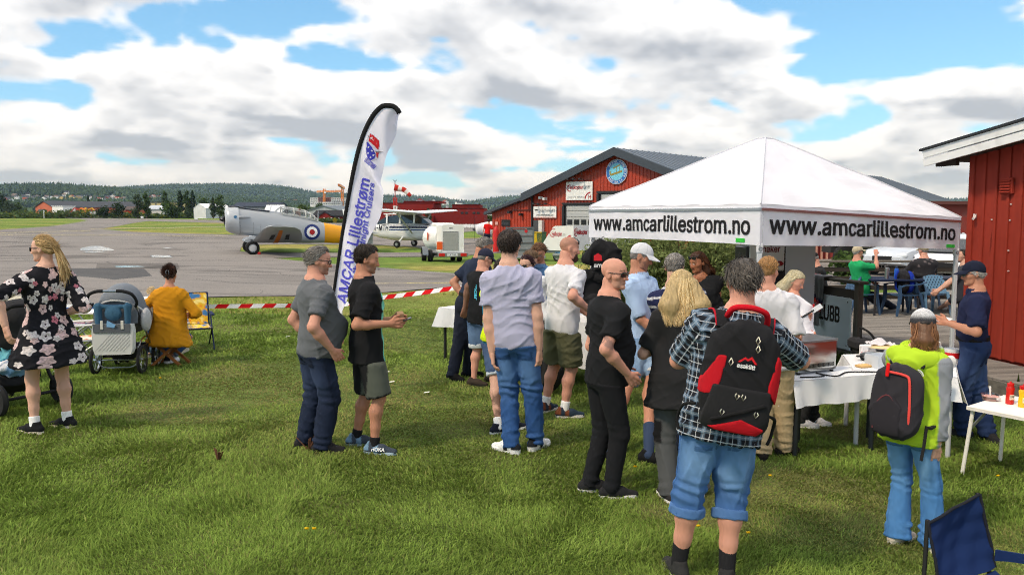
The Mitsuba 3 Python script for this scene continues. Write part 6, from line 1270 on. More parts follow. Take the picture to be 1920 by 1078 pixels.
for i in range(4):part(k,'panel',box(b+[-.165,-.01,.33+i*.30],(1.12,.03,.27),bev=.01),'paint',jit(sr(126,130,132),.06,rng(i)));part(k,'rail',box(b+[-.165,-.04,.19+i*.30],(1.22,.05,.04)),'metal',GAL)
part(k,'rail',box(b+[-.165,-.04,1.42],(1.24,.06,.06)),'metal',GAL);part(k,'bed',box(b+[0,.6,.16],(1.9,1.5,.10),bev=.02),'paint',sr(150,152,154));m_=M(b+[.10,-.035,1.28],0,90)@M((0,0,0),45);part(k,'hazard_sign',tf(box((0,0,0),(.12,.12,.01)),m_),'paint',sr(200,30,36))
for s in(-.55,.25):part(k,'wheel',tf(lathe([(0,-.08),(.17,-.08),(.19,-.04),(.19,.04),(.17,.08),(0,.08)],18),M(b+[s,.1,.16],0,0,90)),'matte',(.02,.02,.02),smooth=40)
k=thing('fire_extinguisher','red cylinder standing by the cage trailer','cylinder');b2=at(930,440,44)*[1,1,0];put(k,lathe([(0,0),(.16,0),(.16,1.1),(.1,1.25),(.06,1.35),(0,1.36)],16,M(b2)),'paint',sr(200,34,30),smooth=40)
k=thing('hose_reel','black hose reel on an orange boom beside the hangar','hose reel');c=at(994,434,42);part(k,'reel',tf(lathe([(0,-.08),(.22,-.08),(.2,0),(.22,.08),(0,.08)],20),M(c,0,70)),'matte',(.02,.02,.022),smooth=40);part(k,'boom',rod(at(987,428,42.2),at(1003,466,41),.05),'paint',sr(215,120,80),smooth=True)
# ------------------------------------------------------------------ trailers
K_=at(1075.5,440,35.3)*[1,1,0];sd=np.array([-.92,.39,0]);en=np.array([.60,.80,0]);mS=frame(K_,-sd,np.cross(-sd,[0,0,1.0]))
k=thing('box_trailer','white streamlined box trailer with maroon lettering beside the tent','trailer');WH=sr(228,228,224)
zb,zt=2.05-70/1560*35.3,2.05-24/1560*35.3
prof=[(-1.46,zb),(-1.38,zb+.32),(-.94,zt-.06),(-.84,zt),(0,zt+.02),(0,zb)]
mS=frame(K_,-sd,np.array([-sd[1],sd[0],0])*-1 if(np.array([-sd[1],sd[0],0])@[0,1,0])>0 else np.array([-sd[1],sd[0],0]))
n_out=mS[:3,2];q=prism(prof,2.4);v,f=q;ext=en/(en@-n_out)
v2=K_+v[:,:1]*(-sd)+v[:,1:2]*[0,0,1.0]+(v[:,2:]*ext);part(k,'body',outward((v2,f)),'gloss',WH,smooth=20)
def side_text(t,x,y,hh,w,bold,col,mm):return part(k,'lettering',text(t,hh,.012,bold,w,mm@M((x,y,.002))),'paint',col)
side_text('Helikopter',-.98,zt-.42,.17,.46,True,sr(190,90,95),mS);side_text('.no',-.51,zt-.42,.15,.14,False,sr(190,190,190),mS)
side_text('H',-.20,zb+.12,.40,.17,True,MAR,mS);part(k,'emblem',prism(arc(0,zb+.28,.34,.42,110,215),.012,mS,.002),'paint',sr(190,60,66));part(k,'emblem',prism(arc(-.9,zt-.30,.16,.185,70,280),.012,mS,.002),'paint',sr(190,60,66))
mE=frame(K_,en,np.array([en[1],-en[0],0]));side_text('Helikopter',.14,zt-.36,.19,.95,True,MAR,mE);part(k,'emblem',prism(arc(.2,zt-.26,.15,.18,60,290),.012,mE,.002),'paint',MAR)
part(k,'chassis',beam(K_+sd*1.5-n_out*.1+[0,0,zb-.06],K_+en*1.5+[0,0,zb-.06]-n_out*.1-en*1.5,.08,.1),'metal',GAL);part(k,'stripe',tf(box((-.5,zb-.10,.02),(.6,.06,.02)),mS),'paint',sr(90,160,200));part(k,'mudguard',tf(box((-.72,zb-.20,.02),(.42,.16,.22),bev=.06),mS),'paint',sr(120,128,126))
def wheel(parent,m,r=.30,w=.2,rim=sr(190,192,194),name='wheel'):
 t=part(parent,name,tf(lathe([(r*.62,-w/2),(r*.9,-w/2),(r,-w*.3),(r,w*.3),(r*.9,w/2),(r*.62,w/2)],26),m),'matte',(.016,.016,.017),smooth=45)
 part(t,'rim',tf(lathe([(0,-w*.38),(r*.2,-w*.40),(r*.5,-w*.34),(r*.64,-w*.5),(r*.66,w*.4),(0,w*.4)],22),m),'metal',rim,smooth=35);return t
def facing(c,n):
 n=np.asarray(n,float);n=n/np.linalg.norm(n);x=np.cross([0,0,1.0],n);x/=np.linalg.norm(x);m=np.eye(4);m[:3,0],m[:3,1],m[:3,2],m[:3,3]=x,np.cross(n,x),n,c;return m
for o_ in(-.72,):wheel(k,facing(K_-sd*o_*1+n_out*-.05+[0,0,.20],-n_out),.21,.16);wheel(k,facing(K_-sd*o_+ext*2.3+[0,0,.20],-n_out),.21,.16)
k=thing('fuel_trailer','white two-axle fuel bowser trailer with a grey roller shutter at its rear','trailer');R0=at(829,450,34.8)*[1,1,0];a_=np.array([.985,.17,0]);b_=np.array([-.50,.866,0]);PXM=34.8/1560
def fz(v):return CAM_Z-(v-400)*PXM
mF=np.eye(4);mF[:3,0],mF[:3,1],mF[:3,2],mF[:3,3]=a_,[0,0,1],-b_,R0
W_=41*PXM;z1,z0=fz(421),fz(474)
def roundrect(w,h0,h1,r,n=6):
 g=np.linspace(0,np.pi/2,n);c=[(w-r,h1-r,0),(r,h1-r,90),(r,h0+r,180),(w-r,h0+r,270)];return[(x+r*math.cos(t+math.radians(a)),y+r*math.sin(t+math.radians(a)))for x,y,a in c for t in g]
part(k,'cabinet',tf(prism(roundrect(W_,z0,z1,.06),.55,None,-.55),mF),'gloss',WH,smooth=25)
gg=np.linspace(0,2*np.pi,28,endpoint=False);tank=[np.stack([W_/2+.58*s*np.cos(gg),(z0+z1)/2-.01+.56*s*np.sin(gg),0*gg+z],1)for s,z in((.94,-.5),(1,-.62),(1,-1.7),(.93,-1.82),(.6,-1.92))];part(k,'tank',tf(loft(tank),mF),'gloss',WH,smooth=40)
part(k,'hatch_cover',tf(box((W_/2,z1-.02,-1.0),(.62,.16,.9),bev=.05),mF),'gloss',WH)
sh_=part(k,'shutter',box((20.5*PXM-.10,(fz(434)+fz(469))/2,.012),(28*PXM,35*PXM,.03),mF),'metal',sr(150,152,150))
for i in range(14):part(sh_,'slat',box((20.5*PXM-.10,fz(469)+.03+i*.053,.032),(27*PXM,.046,.012),mF,.004),'paint',sr(158,160,156))
part(k,'lettering',text('DIESEL',.05,.006,True,.16,mF@M((.30,fz(429),.003))),'paint',(.03,.03,.03));part(k,'marker_panel',box((-5*PXM,fz(460.5),.02),(10.5*PXM,15*PXM,.04),mF,.01),'paint',sr(225,92,30))
part(k,'bumper',box((W_/2-.06,fz(477.5),.10),(56*PXM,8.5*PXM,.12),mF,.02),'metal',sr(165,168,170))
for x in(-4,37):part(k,'tail_light',box((x*PXM,fz(477.5),.17),(11*PXM,6*PXM,.04),mF,.01),'gloss',sr(190,26,22))
pl=part(k,'number_plate',box((16*PXM,fz(477.5),.17),(19*PXM,4.6*PXM,.02),mF),'paint',sr(225,228,230));part(pl,'lettering',text('LN 9395',.06,.004,True,.30,mF@M((8.6*PXM,fz(478.8),.181))),'paint',(.02,.02,.03))
for i,u in enumerate((0,1)):
 c=R0+b_*(.75+.62*i)-a_*.20+[0,0,.255];wheel(k,facing(c,-a_*1),.255,.2);wheel(k,facing(c+a_*1.25,a_),.255,.2)
part(k,'mudguard',tf(prism(arc(0,0,.30,.34,0,180),.24),facing(R0+b_*.98-a_*.32+[0,0,.30],-a_)@M((0,0,-.1),s=np.array([1.9,1,1]))),'metal',GAL);part(k,'chassis',tf(box((W_/2,z0-.10,-.95),(.9,.12,2.2)),mF),'metal',GAL)
sgn=at(802,445,35.6);part(k,'warning_sign',tf(box((0,0,0),(.24,.34,.012)),facing(R0+b_*1.15-a_*.145+[0,0,fz(444)],-a_+b_*-.0)),'paint',sr(225,96,40));part(k,'jockey_wheel',tf(rod((.0,.0,-1.9),(0,-.6,-2.3),.04),mF@M((W_/2,z0-.05,0))),'metal',GAL)
# ------------------------------------------------------------------ windsock
k=thing('windsock_mast','red and white windsock mast in front of the red office complex','mast');b=at(741.5,415,100);zt_=Wz(371,100)
for i in range(4):z0_,z1_=zt_*i/4,zt_*(i+1)/4;part(k,'mast_section',cat(*[box((b[0]+dx,100+dy,(z0_+z1_)/2),(.14,.14,z1_-z0_))for dx in(-.16,.16)for dy in(-.16,.16)],box((b[0],100,z1_-.05),(.5,.5,.1)),beam((b[0]-.2,100,z0_),(b[0]+.2,100,z1_),.10)),'paint',sr(190,40,36)if i%2 else WHITE)
part(k,'pole',rod((b[0],100,zt_),(b[0],100,Wz(344,100)),.06,8),'paint',sr(170,60,55));part(k,'light',cat(rod((b[0],100,Wz(344,100)),(b[0],100,Wz(340,100)),.04,6),*[rod((b[0],100,Wz(341,100)),(b[0]+s*.22,100,Wz(337.5,100)),.04,6)for s in(-1,1)]),'paint',sr(90,92,95))
k=thing('windsock','drooping red and white striped windsock','windsock');cc=curve([at(740,352,100),at(749,354,100),at(757,356,100),at(763,361,100),at(770,368,100)],21);rr_=np.linspace(.40,.20,21)
for i in range(5):s_=slice(i*4,i*4+5);part(k,'band',tube(cc[s_],rr_[s_],14,i==4),'tarp',sr(200,60,48)if i%2==0 else sr(235,228,222),smooth=True)
# ------------------------------------------------------------------ aircraft
def sect(x,yc,zc,w,h,n=24,ex=2.4):
 g=np.arange(n)*2*np.pi/n;return np.stack([0*g+x,yc+w*np.sign(np.cos(g))*np.abs(np.cos(g))**(2/ex),zc+h*np.sign(np.sin(g))*np.abs(np.sin(g))**(2/ex)],1)
def airfoil(c,t=.14,n=12):
 x=(1-np.cos(np.linspace(0,np.pi,n)))/2;y=5*t*(.2969*np.sqrt(x)-.126*x-.3516*x**2+.2843*x**3-.1036*x**4);return np.r_[np.stack([x,y+.02*np.sin(np.pi*x)],1)[::-1],np.stack([x,-y*.8+.02*np.sin(np.pi*x)],1)[1:]]*c
SIL=sr(168,172,176)
def trainer():
 k=thing('trainer_aircraft','silver vintage trainer aircraft with roundel and yellow fuselage band','aircraft');D=43.4;s=D/1560
 def X(u):return(u-560)*s*.95
 def Z(v):return(474-v)*s
 B=M(at(561,474,D)*[1,1,0],21)
 def P(name,q,mt,col,parent=None,**kw):return part(parent or k,name,tf(q,B),mt,col,**kw)
 st=[(447,390,440),(462,391.2,440.5),(480,393.5,442),(500,395.2,446),(525,398,452.5),(552,402,456),(580,408,456.5),(605,417.5,456),(625,421,457),(650,426,457.5),(675,431.5,457),(695,437,454),(706,442,451)]
 wid=[.60,.60,.58,.55,.54,.53,.52,.48,.42,.34,.25,.17,.10]
 def secs(a,b):return[sect(X(u),0,(Z(t)+Z(q))/2,wid[i],(Z(t)-Z(q))/2)for i,(u,t,q)in enumerate(st)if a<=u<=b]
 def at_u(u):us=[q[0]for q in st];return sect(X(u),0,(Z(np.interp(u,us,[q[1]for q in st]))+Z(np.interp(u,us,[q[2]for q in st])))/2,np.interp(u,us,wid),(Z(np.interp(u,us,[q[1]for q in st]))-Z(np.interp(u,us,[q[2]for q in st])))/2)
 P('fuselage',loft(secs(447,605)+[at_u(608)]),'metalpaint',SIL,smooth=40);P('yellow_band',loft([at_u(608.05),at_u(625),at_u(650)]),'paint',sr(232,160,22),smooth=40);P('rear_fuselage',loft([at_u(650.05)]+secs(675,706)),'metalpaint',SIL,smooth=40)
 cw=[(422.8,398,425,.48),(424.5,391,431,.66),(430,387.5,435,.72),(440,387,438.2,.74),(447.5,387.5,440.5,.72)]
 P('cowling',loft([sect(X(u),0,(Z(a)+Z(b))/2,w_,(Z(a)-Z(b))/2,28,2.1)for u,a,b,w_ in cw]),'metalpaint',sr(188,192,196),smooth=40)
 P('cowl_opening',loft([sect(X(422.6),0,Z(411.5),.42,.35,20,2),sect(X(423.2),0,Z(411.5),.42,.35,20,2)]),'matte',(.01,.01,.01));P('spinner',tf(lathe([(.14,0),(.12,.1),(.05,.22),(0,.26)],14),M((X(422.5),0,Z(411.5)),0,0,-90)),'metal',sr(60,62,66),smooth=True)
 P('propeller',cat(loft([np.array([(X(420.5)-.02,-.09,Z(411.5)),(X(420.5)+.02,-.02,Z(411.5)),(X(420.5)+.03,.09,Z(411.5))])+np.array([0,1.25*t,.25*t])for t in(-1,-.4,0)]),loft([np.array([(X(420.5)-.02,-.09,Z(411.5)),(X(420.5)+.02,-.02,Z(411.5)),(X(420.5)+.03,.09,Z(411.5))])+np.array([0,1.25*t,.25*t])for t in(0,.4,1)])),'matte',(.03,.03,.032))
 P('anti_glare_panel',thicken(np.array([[(X(u),y,Z(np.interp(u,[q[0]for q in cw]+[q[0]for q in st[1:]],[q[1]for q in cw]+[q[1]for q in st[1:]]))+.012-.22*y*y-(.2 if abs(y)>.3 else 0)*0)for y in np.linspace(-.34,.34,9)]for u in np.linspace(429,505,18)]),.012),'paint',sr(30,34,52),smooth=40)
 P('exhaust',loft([sect(X(u),-.58-d,Z(407.5)+.0,w_,h_,12,2)for u,d,w_,h_ in((445,.0,.02,.05),(449,.06,.10,.09),(458,.06,.09,.07),(466,.0,.05,.04),(471,-.05,.01,.01))]),'metalpaint',sr(150,154,160),smooth=50)
 P('badge',tf(lathe([(0,0),(.075,0),(.075,.02),(0,.02)],18),facing((X(441),-.735,Z(406.8)),(0,-1,0))),'paint',sr(60,110,150))
 for u in(449.3,473,487,541):
  r=at_u(u)[12:21];P('panel_joint',tube(r+(r-[X(u),0,r[:,2].mean()])*.004*[0,1,1],.007,4,False),'matte',sr(96,98,102))
 cs=[(504,393,396,.30),(511,372.5,396,.0),(527,388,400.5,0)]
 def can(u):return np.interp(u,[513,527.5,540,560,577,590,597],[399,388.0,389.3,391.8,396,405,412]),np.interp(u,[513,540,560,577,597],[400,403,406,409,416])
 rings=[]
 for u in(527.8,550,551,572,573,582,590,596):
  t,b=can(u);g=np.linspace(0,np.pi,15);rings.append(np.stack([0*g+X(u),.40*np.cos(g)*(1 if u<585 else .8),Z(b)+(Z(t)-Z(b))*np.sin(g)**.75],1))
 rings=np.array(rings)
 P('canopy_glass',gridsheet(rings),'clear',None,smooth=40)
 fr=[tube(rings[i]*1.0+[0,0,.0],.028,6)for i in range(len(rings))]+[tube(rings[:,j],.026,6)for j in(0,3,7,11,14)]
 P('canopy_frame',cat(*fr),'paint',sr(176,178,172),smooth=True)
 P('windscreen_frame',cat(beam((X(513),-.25,Z(399.5)),(X(527.8),-.36,Z(388)),.04),beam((X(513),.25,Z(399.5)),(X(527.8),.36,Z(388)),.04)),'paint',sr(190,192,194));P('open_panel',thicken(np.array([[(X(505),y,Z(400)),(X(508.5),y,Z(385))]for y in(-.34,.1)]),.02),'paint',sr(205,208,212))
 for u,sc in((538,1),(562,1)):P('seat',cat(box((X(u),0,Z(401)),(.12,.4,.5),bev=.04),tf(box((X(u)-.1,0,Z(399)),(.2,.24,.24),bev=.1),np.eye(4))),'matte',sr(120,96,84)if u>550 else sr(70,74,78))
 P('antenna_mast',loft([[(X(596.5),-.02,Z(414)),(X(599),0,Z(414)),(X(596.5),.02,Z(414))],[(X(598.2),-.01,Z(394)),(X(599),0,Z(394)),(X(598.2),.01,Z(394))]]),'paint',SIL)
 for r_,z,c_ in((.405,.000,sr(34,48,110)),(.275,.006,sr(232,232,232)),(.140,.012,sr(170,30,36))):
  g=np.linspace(0,2*np.pi,40,endpoint=False);uc,vc=583.3,435.2;pts=[]
  for rr in(0.0,.5,1.0):
   x=X(uc)+r_*rr*np.cos(g);zz=Z(vc)+r_*rr*np.sin(g);us=560+x/s;tt,bb,ww=np.interp(us,[q[0]for q in st],[q[1]for q in st]),np.interp(us,[q[0]for q in st],[q[2]for q in st]),np.interp(us,[q[0]for q in st],wid)
   hc,hh=(Z(tt)+Z(bb))/2,(Z(tt)-Z(bb))/2;y=-ww*np.clip(1-np.clip(np.abs((zz-hc)/hh),0,1)**2.4,0,1)**(1/2.4)-.012-z;pts.append(np.stack([x,y,zz],1))
  v=np.vstack([pts[0][:1],pts[1],pts[2]]);j=np.arange(40);f=np.vstack([np.stack([0*j,1+j,1+(j+1)%40],1),np.stack([1+j,41+j,41+(j+1)%40],1),np.stack([1+j,41+(j+1)%40,1+(j+1)%40],1)]);P('roundel',(v,f),'paint',c_,smooth=True)
 for sd in(-1,1):
  rings=[]
  for y,le,c_,z in((.45,467,2.45,452),(1.4,468.5,2.35,451.0),(2.4,472,2.2,444),(3.6,476,1.95,435),(4.7,480.5,1.62,427),(5.3,485,1.25,423.2),(5.55,491,.7,421.6)):
   a=airfoil(c_,.13);rings.append(np.stack([X(le)+a[:,0],np.full(len(a),sd*y),Z(z)+a[:,1]+.03*(a[:,0]-c_/2)*-1.5],1))
  w_=P('wing',loft(rings),'metalpaint',SIL,smooth=40)
  def under(t):
   o_=[]
   for i in(1,2,3,4):R_=rings[i];n_=len(R_);low=R_[n_//2+1:];xx=R_[:,0].min()+t*(R_[:,0].max()-R_[:,0].min());o_.append((xx,R_[0,1],np.interp(xx,low[:,0],low[:,2])-.012))
   return o_
  P('yellow_stripe',thicken(np.array([under(.42),under(.52)]),.006),'paint',sr(210,120,30),parent=w_)
  for t in(.28,.62):P('code_letter',thicken(np.array([under(t)[1:3],under(t+.09)[1:3]]),.008),'paint',(.02,.02,.022),parent=w_)
  P('aileron_joint',tube(np.array([r_[2]+[0,0,.006]for r_ in rings[2:6]]),.012,4),'matte',sr(90,92,96),parent=w_)
 P('centre_section',loft([np.stack([X(455)+a[:,0]*1,np.full(len(a),y),Z(450)+a[:,1]],1)for y in(-1.0,0,1.0)for a in[airfoil(2.7,.13)]]),'metalpaint',SIL,smooth=40)
 for sd in(-1,1):
  x=X(469);y=sd*1.35;P('gear_leg',cat(rod((x-.02,y,Z(446)),(x,y,Z(463)),.075,10),rod((x+.12,y,Z(447)),(x+.05,y,Z(460)),.035,8),box((x,y,Z(456)),(.16,.1,.12),bev=.03)),'metal',sr(90,92,96),smooth=40)
  t_=P('wheel',tf(lathe([(.2,-.13),(.29,-.13),(.335,-.07),(.335,.07),(.29,.13),(.2,.13)],28),facing((x,y+sd*.02,.335),(0,-1,0))),'matte',(.014,.014,.015),smooth=45);P('hub',tf(lathe([(0,.10),(.15,.11),(.215,.08),(.215,-.1),(0,-.1)],24),facing((x,y+sd*.02,.335),(0,-1,0))),'paint',sr(205,206,208),parent=t_,smooth=40)
  P('chock',box((x+.3,y,.07),(.14,.3,.14),bev=.02),'paint',sr(190,40,40))
 P('tail_wheel',tf(lathe([(0,-.06),(.16,-.06),(.17,0),(.16,.06),(0,.06)],18),facing((X(690),0,.17),(0,-1,0))),'matte',(.015,.015,.016),smooth=40);P('tail_leg',rod((X(690),0,.17),(X(686),0,Z(455)),.05),'metal',sr(90,92,96))
 fin=[(X(668),Z(431)),(X(676),Z(412)),(X(684),Z(402)),(X(696),Z(398)),(X(704),Z(404)),(X(707),Z(428)),(X(706),Z(458)),(X(698),Z(462)),(X(690),Z(452))];P('fin',tf(prism(fin,.14,None,-.07),np.array([[1,0,0,0],[0,0,-1,0],[0,1,0,0],[0,0,0,1.0]])),'metalpaint',SIL)
 for sd in(-1,1):P('tailplane',loft([np.stack([X(676)+a[:,0]+.12*abs(y),np.full(len(a),sd*y),Z(437)+a[:,1]],1)for y,c_ in((.1,.95),(1.2,.8),(1.75,.5))for a in[airfoil(c_,.1)]]),'metalpaint',sr(140,144,150),smooth=40)
mat('metalpaint',dict(type='blendbsdf',weight=mikit.proc(lambda p,n,uv:.10+.35*SS(.45,.75,FB(p.x*1.4,p.y*1.4,p.z*2.2,4))),a=prin(base_color=VC,roughness=.33,metallic=.25,specular=.5),b=prin(base_color=VC,roughness=.55,metallic=.0)))
trainer()
def highwing():
 k=thing('high_wing_aircraft','white high-wing light aircraft with dark blue stripes behind the fuel trailer','aircraft');D=50.5;O=at(768,463,D)*[1,1,0];h_=np.array([.955,-.30]);ang=math.degrees(math.atan2(h_[1],h_[0]));B=M(O,ang);WH=sr(228,230,232);s=D/1560
 def P(name,q,mt,col,parent=None,**kw):return part(parent or k,name,tf(q,B),mt,col,**kw)
 def Z(v):return(463-v)*s
 st=[(-4.2,1.22,.10,.14),(-3.6,1.18,.17,.22),(-2.8,1.10,.28,.33),(-1.9,1.04,.42,.48),(-1.0,1.0,.52,.58),(0,.99,.54,.58),(.9,.96,.54,.54),(1.5,.94,.52,.46),(2.2,.96,.44,.38),(2.45,.98,.3,.26)]
 P('fuselage',loft([sect(x,0,z,w_,hh,22,2.6)for x,z,w_,hh in st]),'gloss',WH,smooth=40)
 cab=[(-2.0,1.40,1.55,.36),(-1.3,1.46,1.86,.44),(-.4,1.46,1.98,.48),(.5,1.46,1.98,.48),(1.0,1.44,1.80,.46),(1.45,1.36,1.46,.42)]
 P('cabin',loft([np.array([(x,-w_,b),(x,-w_*.86,t),(x,w_*.86,t),(x,w_,b)])for x,b,t,w_ in cab]),'darkglass',None,smooth=False)
 for x0,x1 in((-1.32,-1.22),(-.46,-.34),(.46,.58)):P('window_post',loft([np.array([(x,-.50,1.44),(x,-.45,1.97),(x,-.40,1.97),(x,-.44,1.44)])for x in(x0,x1)]),'gloss',WH)
 P('cabin_roof',box((-.4,0,2.0),(2.2,.95,.08),bev=.03),'gloss',WH)
 for sd in(-1,1):
  rings=[np.stack([1.0-a[:,0]-.0*y,np.full(len(a),sd*y),2.05+.03*y+a[:,1]],1)for y,c_ in((.0,1.63),(2.6,1.6),(5.2,1.15),(5.5,.9))for a in[airfoil(c_,.12)]]
  P('wing',loft(rings),'gloss',WH,smooth=40);P('strut',loft([np.array([(x+.06,y,z),(x,y-.015,z),(x-.06,y,z),(x,y+.015,z)])for x,y,z in((.45,sd*.54,.82),(.35,sd*2.5,2.05))]),'gloss',sr(200,203,206))
  P('gear_leg',rod((-.25,sd*.45,.6),(-.25,sd*1.18,.24),.05,8),'gloss',WH);w_=P('wheel',tf(lathe([(0,-.08),(.19,-.08),(.22,0),(.19,.08),(0,.08)],20),facing((-.25,sd*1.25,.22),(0,-1,0))),'matte',(.016,.016,.017),smooth=40);P('hub',tf(lathe([(0,-.09),(.09,-.09),(.09,.09),(0,.09)],14),facing((-.25,sd*1.25,.22),(0,-1,0))),'metal',sr(190,192,194),parent=w_)
 P('wheel',tf(lathe([(0,-.07),(.17,-.07),(.19,0),(.17,.07),(0,.07)],20),facing((1.7,0,.19),(0,-1,0))),'matte',(.016,.016,.017),smooth=40);P('nose_leg',rod((1.7,0,.19),(1.65,0,.7),.045),'metal',sr(180,182,184));P('fin',tf(prism([(-4.3,1.2),(-3.2,1.35),(-3.9,2.3),(-4.5,2.3)],.1,None,-.05),np.array([[1,0,0,0],[0,0,-1,0],[0,1,0,0],[0,0,0,1.0]])),'gloss',WH)
 for sd in(-1,1):P('tailplane',loft([np.stack([-3.5-a[:,0],np.full(len(a),sd*y),1.25+a[:,1]],1)for y,c_ in((.05,.95),(1.7,.65))for a in[airfoil(c_,.1)]]),'gloss',WH,smooth=40)
 side=np.array([[1,0,0,0],[0,0,-1,0],[0,1,0,0],[0,0,0,1.0]])
 sx=[q[0]for q in st];yw=lambda x,z:-(np.interp(x,sx,[q[2]for q in st]))*np.clip(1-np.abs((z-np.interp(x,sx,[q[1]for q in st]))/np.interp(x,sx,[q[3]for q in st]))**2.6,.02,1)**(1/2.6)-.012
 for za,zb_,c_ in((1.16,1.26,sr(24,30,62)),(1.30,1.35,sr(24,30,62)),(1.03,1.09,sr(40,60,110))):xs=np.linspace(-1.1,2.1,18);P('stripe',thicken(np.array([[(x,yw(x,z),z)for z in(za,zb_)]for x in xs]),.008),'paint',c_,smooth=40)
 t=text('LN-MTH',.34,.008,True,1.25);v,f=t;v=np.array(v);x=v[:,0]-2.42;z=v[:,1]+1.02;P('lettering',(np.stack([x,yw(x,z)-.006-v[:,2],z],1),f),'paint',(.02,.02,.03));xs=np.linspace(-4.0,-2.4,10);P('stripe',thicken(np.array([[(x,yw(x,1.3+.03),1.27+dz)for dz in(0,.07)]for x in xs]),.008),'paint',sr(190,40,44),smooth=40)
 P('antenna',cat(rod((-1.2,0,2.02),(-1.7,0,2.5),.015),rod((-.4,.2,2.05),(-.9,.2,2.5),.015)),'paint',sr(60,60,60))
highwing()
k=thing('light_aircraft','nose of a white light aircraft with black propeller near the man in red','aircraft');B=M(at(908,440,58)*[1,1,0],8);P=lambda name,q,mt,col,**kw:part(k,name,tf(q,B),mt,col,**kw)
P('fuselage',loft([sect(x,0,z,w_,hh,20,2.2)for x,z,w_,hh in((-.62,.95,.12,.12),(-.5,.95,.34,.34),(0,.92,.48,.50),(.8,.95,.55,.58),(2.0,1.05,.55,.62),(5.0,1.2,.2,.25))]),'gloss',sr(230,230,232),smooth=40);P('spinner',tf(lathe([(.12,0),(.1,.12),(0,.26)],12),M((-.6,0,.95),0,0,-90)),'gloss',sr(60,60,64),smooth=True)
P('propeller',cat(loft([[(-.68,-.07,.95),(-.64,.07,.95),(-.66,.0,.98)],[(-.70,-.05,1.5),(-.66,.08,1.5),(-.68,0,1.52)],[(-.68,0,1.86),(-.67,.04,1.86),(-.675,.02,1.87)]]),loft([[(-.68,-.07,.95),(-.64,.07,.95),(-.66,.0,.92)],[(-.70,-.05,.4),(-.66,.08,.4),(-.68,0,.38)],[(-.68,0,.1),(-.67,.04,.1),(-.675,.02,.09)]])),'matte',(.02,.02,.022))
P('canopy',loft([sect(x,0,1.45,w_,hh,16,2)for x,w_,hh in((.5,.1,.1),(1.0,.42,.36),(1.8,.44,.40),(2.6,.3,.2))]),'darkglass',None,smooth=40);P('wing',loft([np.stack([.7+a[:,0],np.full(len(a),y),1.92+a[:,1]],1)for y in(-4.5,0,4.5)for a in[airfoil(1.4,.13)]]),'gloss',sr(226,228,230),smooth=40)
for y in(-.9,.9):P('wheel',tf(lathe([(0,-.07),(.18,-.07),(.2,0),(.18,.07),(0,.07)],18),facing((1.2,y,.2),(0,-1,0))),'matte',(.016,.016,.017),smooth=40);P('gear_leg',rod((1.2,y,.2),(1.3,y*.4,.6),.04),'gloss',sr(220,222,224))
P('wheel',tf(lathe([(0,-.07),(.16,-.07),(.18,0),(.16,.07),(0,.07)],18),facing((-.1,0,.18),(0,-1,0))),'matte',(.016,.016,.017),smooth=40);P('nose_leg',rod((-.1,0,.18),(-.05,0,.6),.04),'metal',sr(180,182,184))
p=person('far person in a red T-shirt standing by the light aircraft',(913,427),((910,468),(916,468)),10,(None,None),Hset=1.75,depth=47,lod=1.0);put_person_skin(p);shirt(p,sr(214,28,28),sleeve=.7);trousers(p,sr(40,44,60),2.0);hair_short(p,(sr(60,44,36),sr(50,36,30)),n=200);skin_done()
# ------------------------------------------------------------------ red timber shed on the right
BA,BW,BN=np.array([6.55,11.88,0.0]),np.array([.2147,-.9767,0]),np.array([-.9767,-.2147,0])
BM=frame(BA,BW,BN)
def barncol(base):
 def f(p,n,uv):return mi.Color3f(*map(float,base))*(.72+.36*FB(p.x*5,p.y*5,p.z*.8,4)+.22*FB(p.x*30,p.y*30,p.z*3,2))*(1-.5*SS(.62,.8,FB(p.x*8,p.y*8,p.z*1.2,3)))
 return f
mat('barnpaint',prin(base_color=mikit.proc(barncol(sr(148,52,38))),roughness=.8,specular=.25))
vz=lambda s:2.80+.135*(s+.87)
barn=thing('timber_shed','red board and batten timber shed with a white barge board','shed')
part(barn,'body',prism([(0,-.1),(9,-.1),(9,vz(9)-.05),(0,vz(0)-.05)],5,BM,-5.03),'barnpaint')
r_=rng(44)
for i in range(28):
 a=i*.215;d=.022+.006*r_.random();part(barn,'board',prism([(a+.004,.06+.015*r_.random()),(a+.211,.06+.015*r_.random()),(a+.211,vz(a+.2)-.06),(a+.004,vz(a)-.06)],d,BM,-.02),'barnpaint')
 part(barn,'batten',box((a,(vz(a)-.06+.05)/2,.018),(.048,vz(a)-.13,.03),BM,.006),'barnpaint')
part(barn,'corner_board',box((-.02,vz(0)/2,-.03),(.10,vz(0)-.1,.13),BM,.01),'barnpaint')
for j,(dz,hh,z)in enumerate(((-.02,.105,.44),(-.135,.110,.425))):part(barn,'barge_board',prism([(-.47,vz(-.47)+dz-hh+.12),(9,vz(9)+dz-hh+.12),(9,vz(9)+dz+.12),(-.50,vz(-.50)+dz+.12)],.028,BM,z),'wornpaint',sr(222,222,220))
part(barn,'soffit',prism([(-.45,vz(-.45)-.06),(9,vz(9)-.06),(9,vz(9)-.04),(-.45,vz(-.45)-.04)],5.9,BM,-5.48),'matte',sr(70,60,54));part(barn,'roof',prism([(-.53,vz(-.53)+.105),(9,vz(9)+.105),(9,vz(9)+.135),(-.53,vz(-.53)+.135)],6.1,BM,-5.6),'matte',sr(48,50,54))
for t in range(5):part(barn,'rafter_end',box((-.24,vz(-.24)-.11,.25-t*1.1),(.40,.1,.06),BM),'matte',sr(60,50,46))
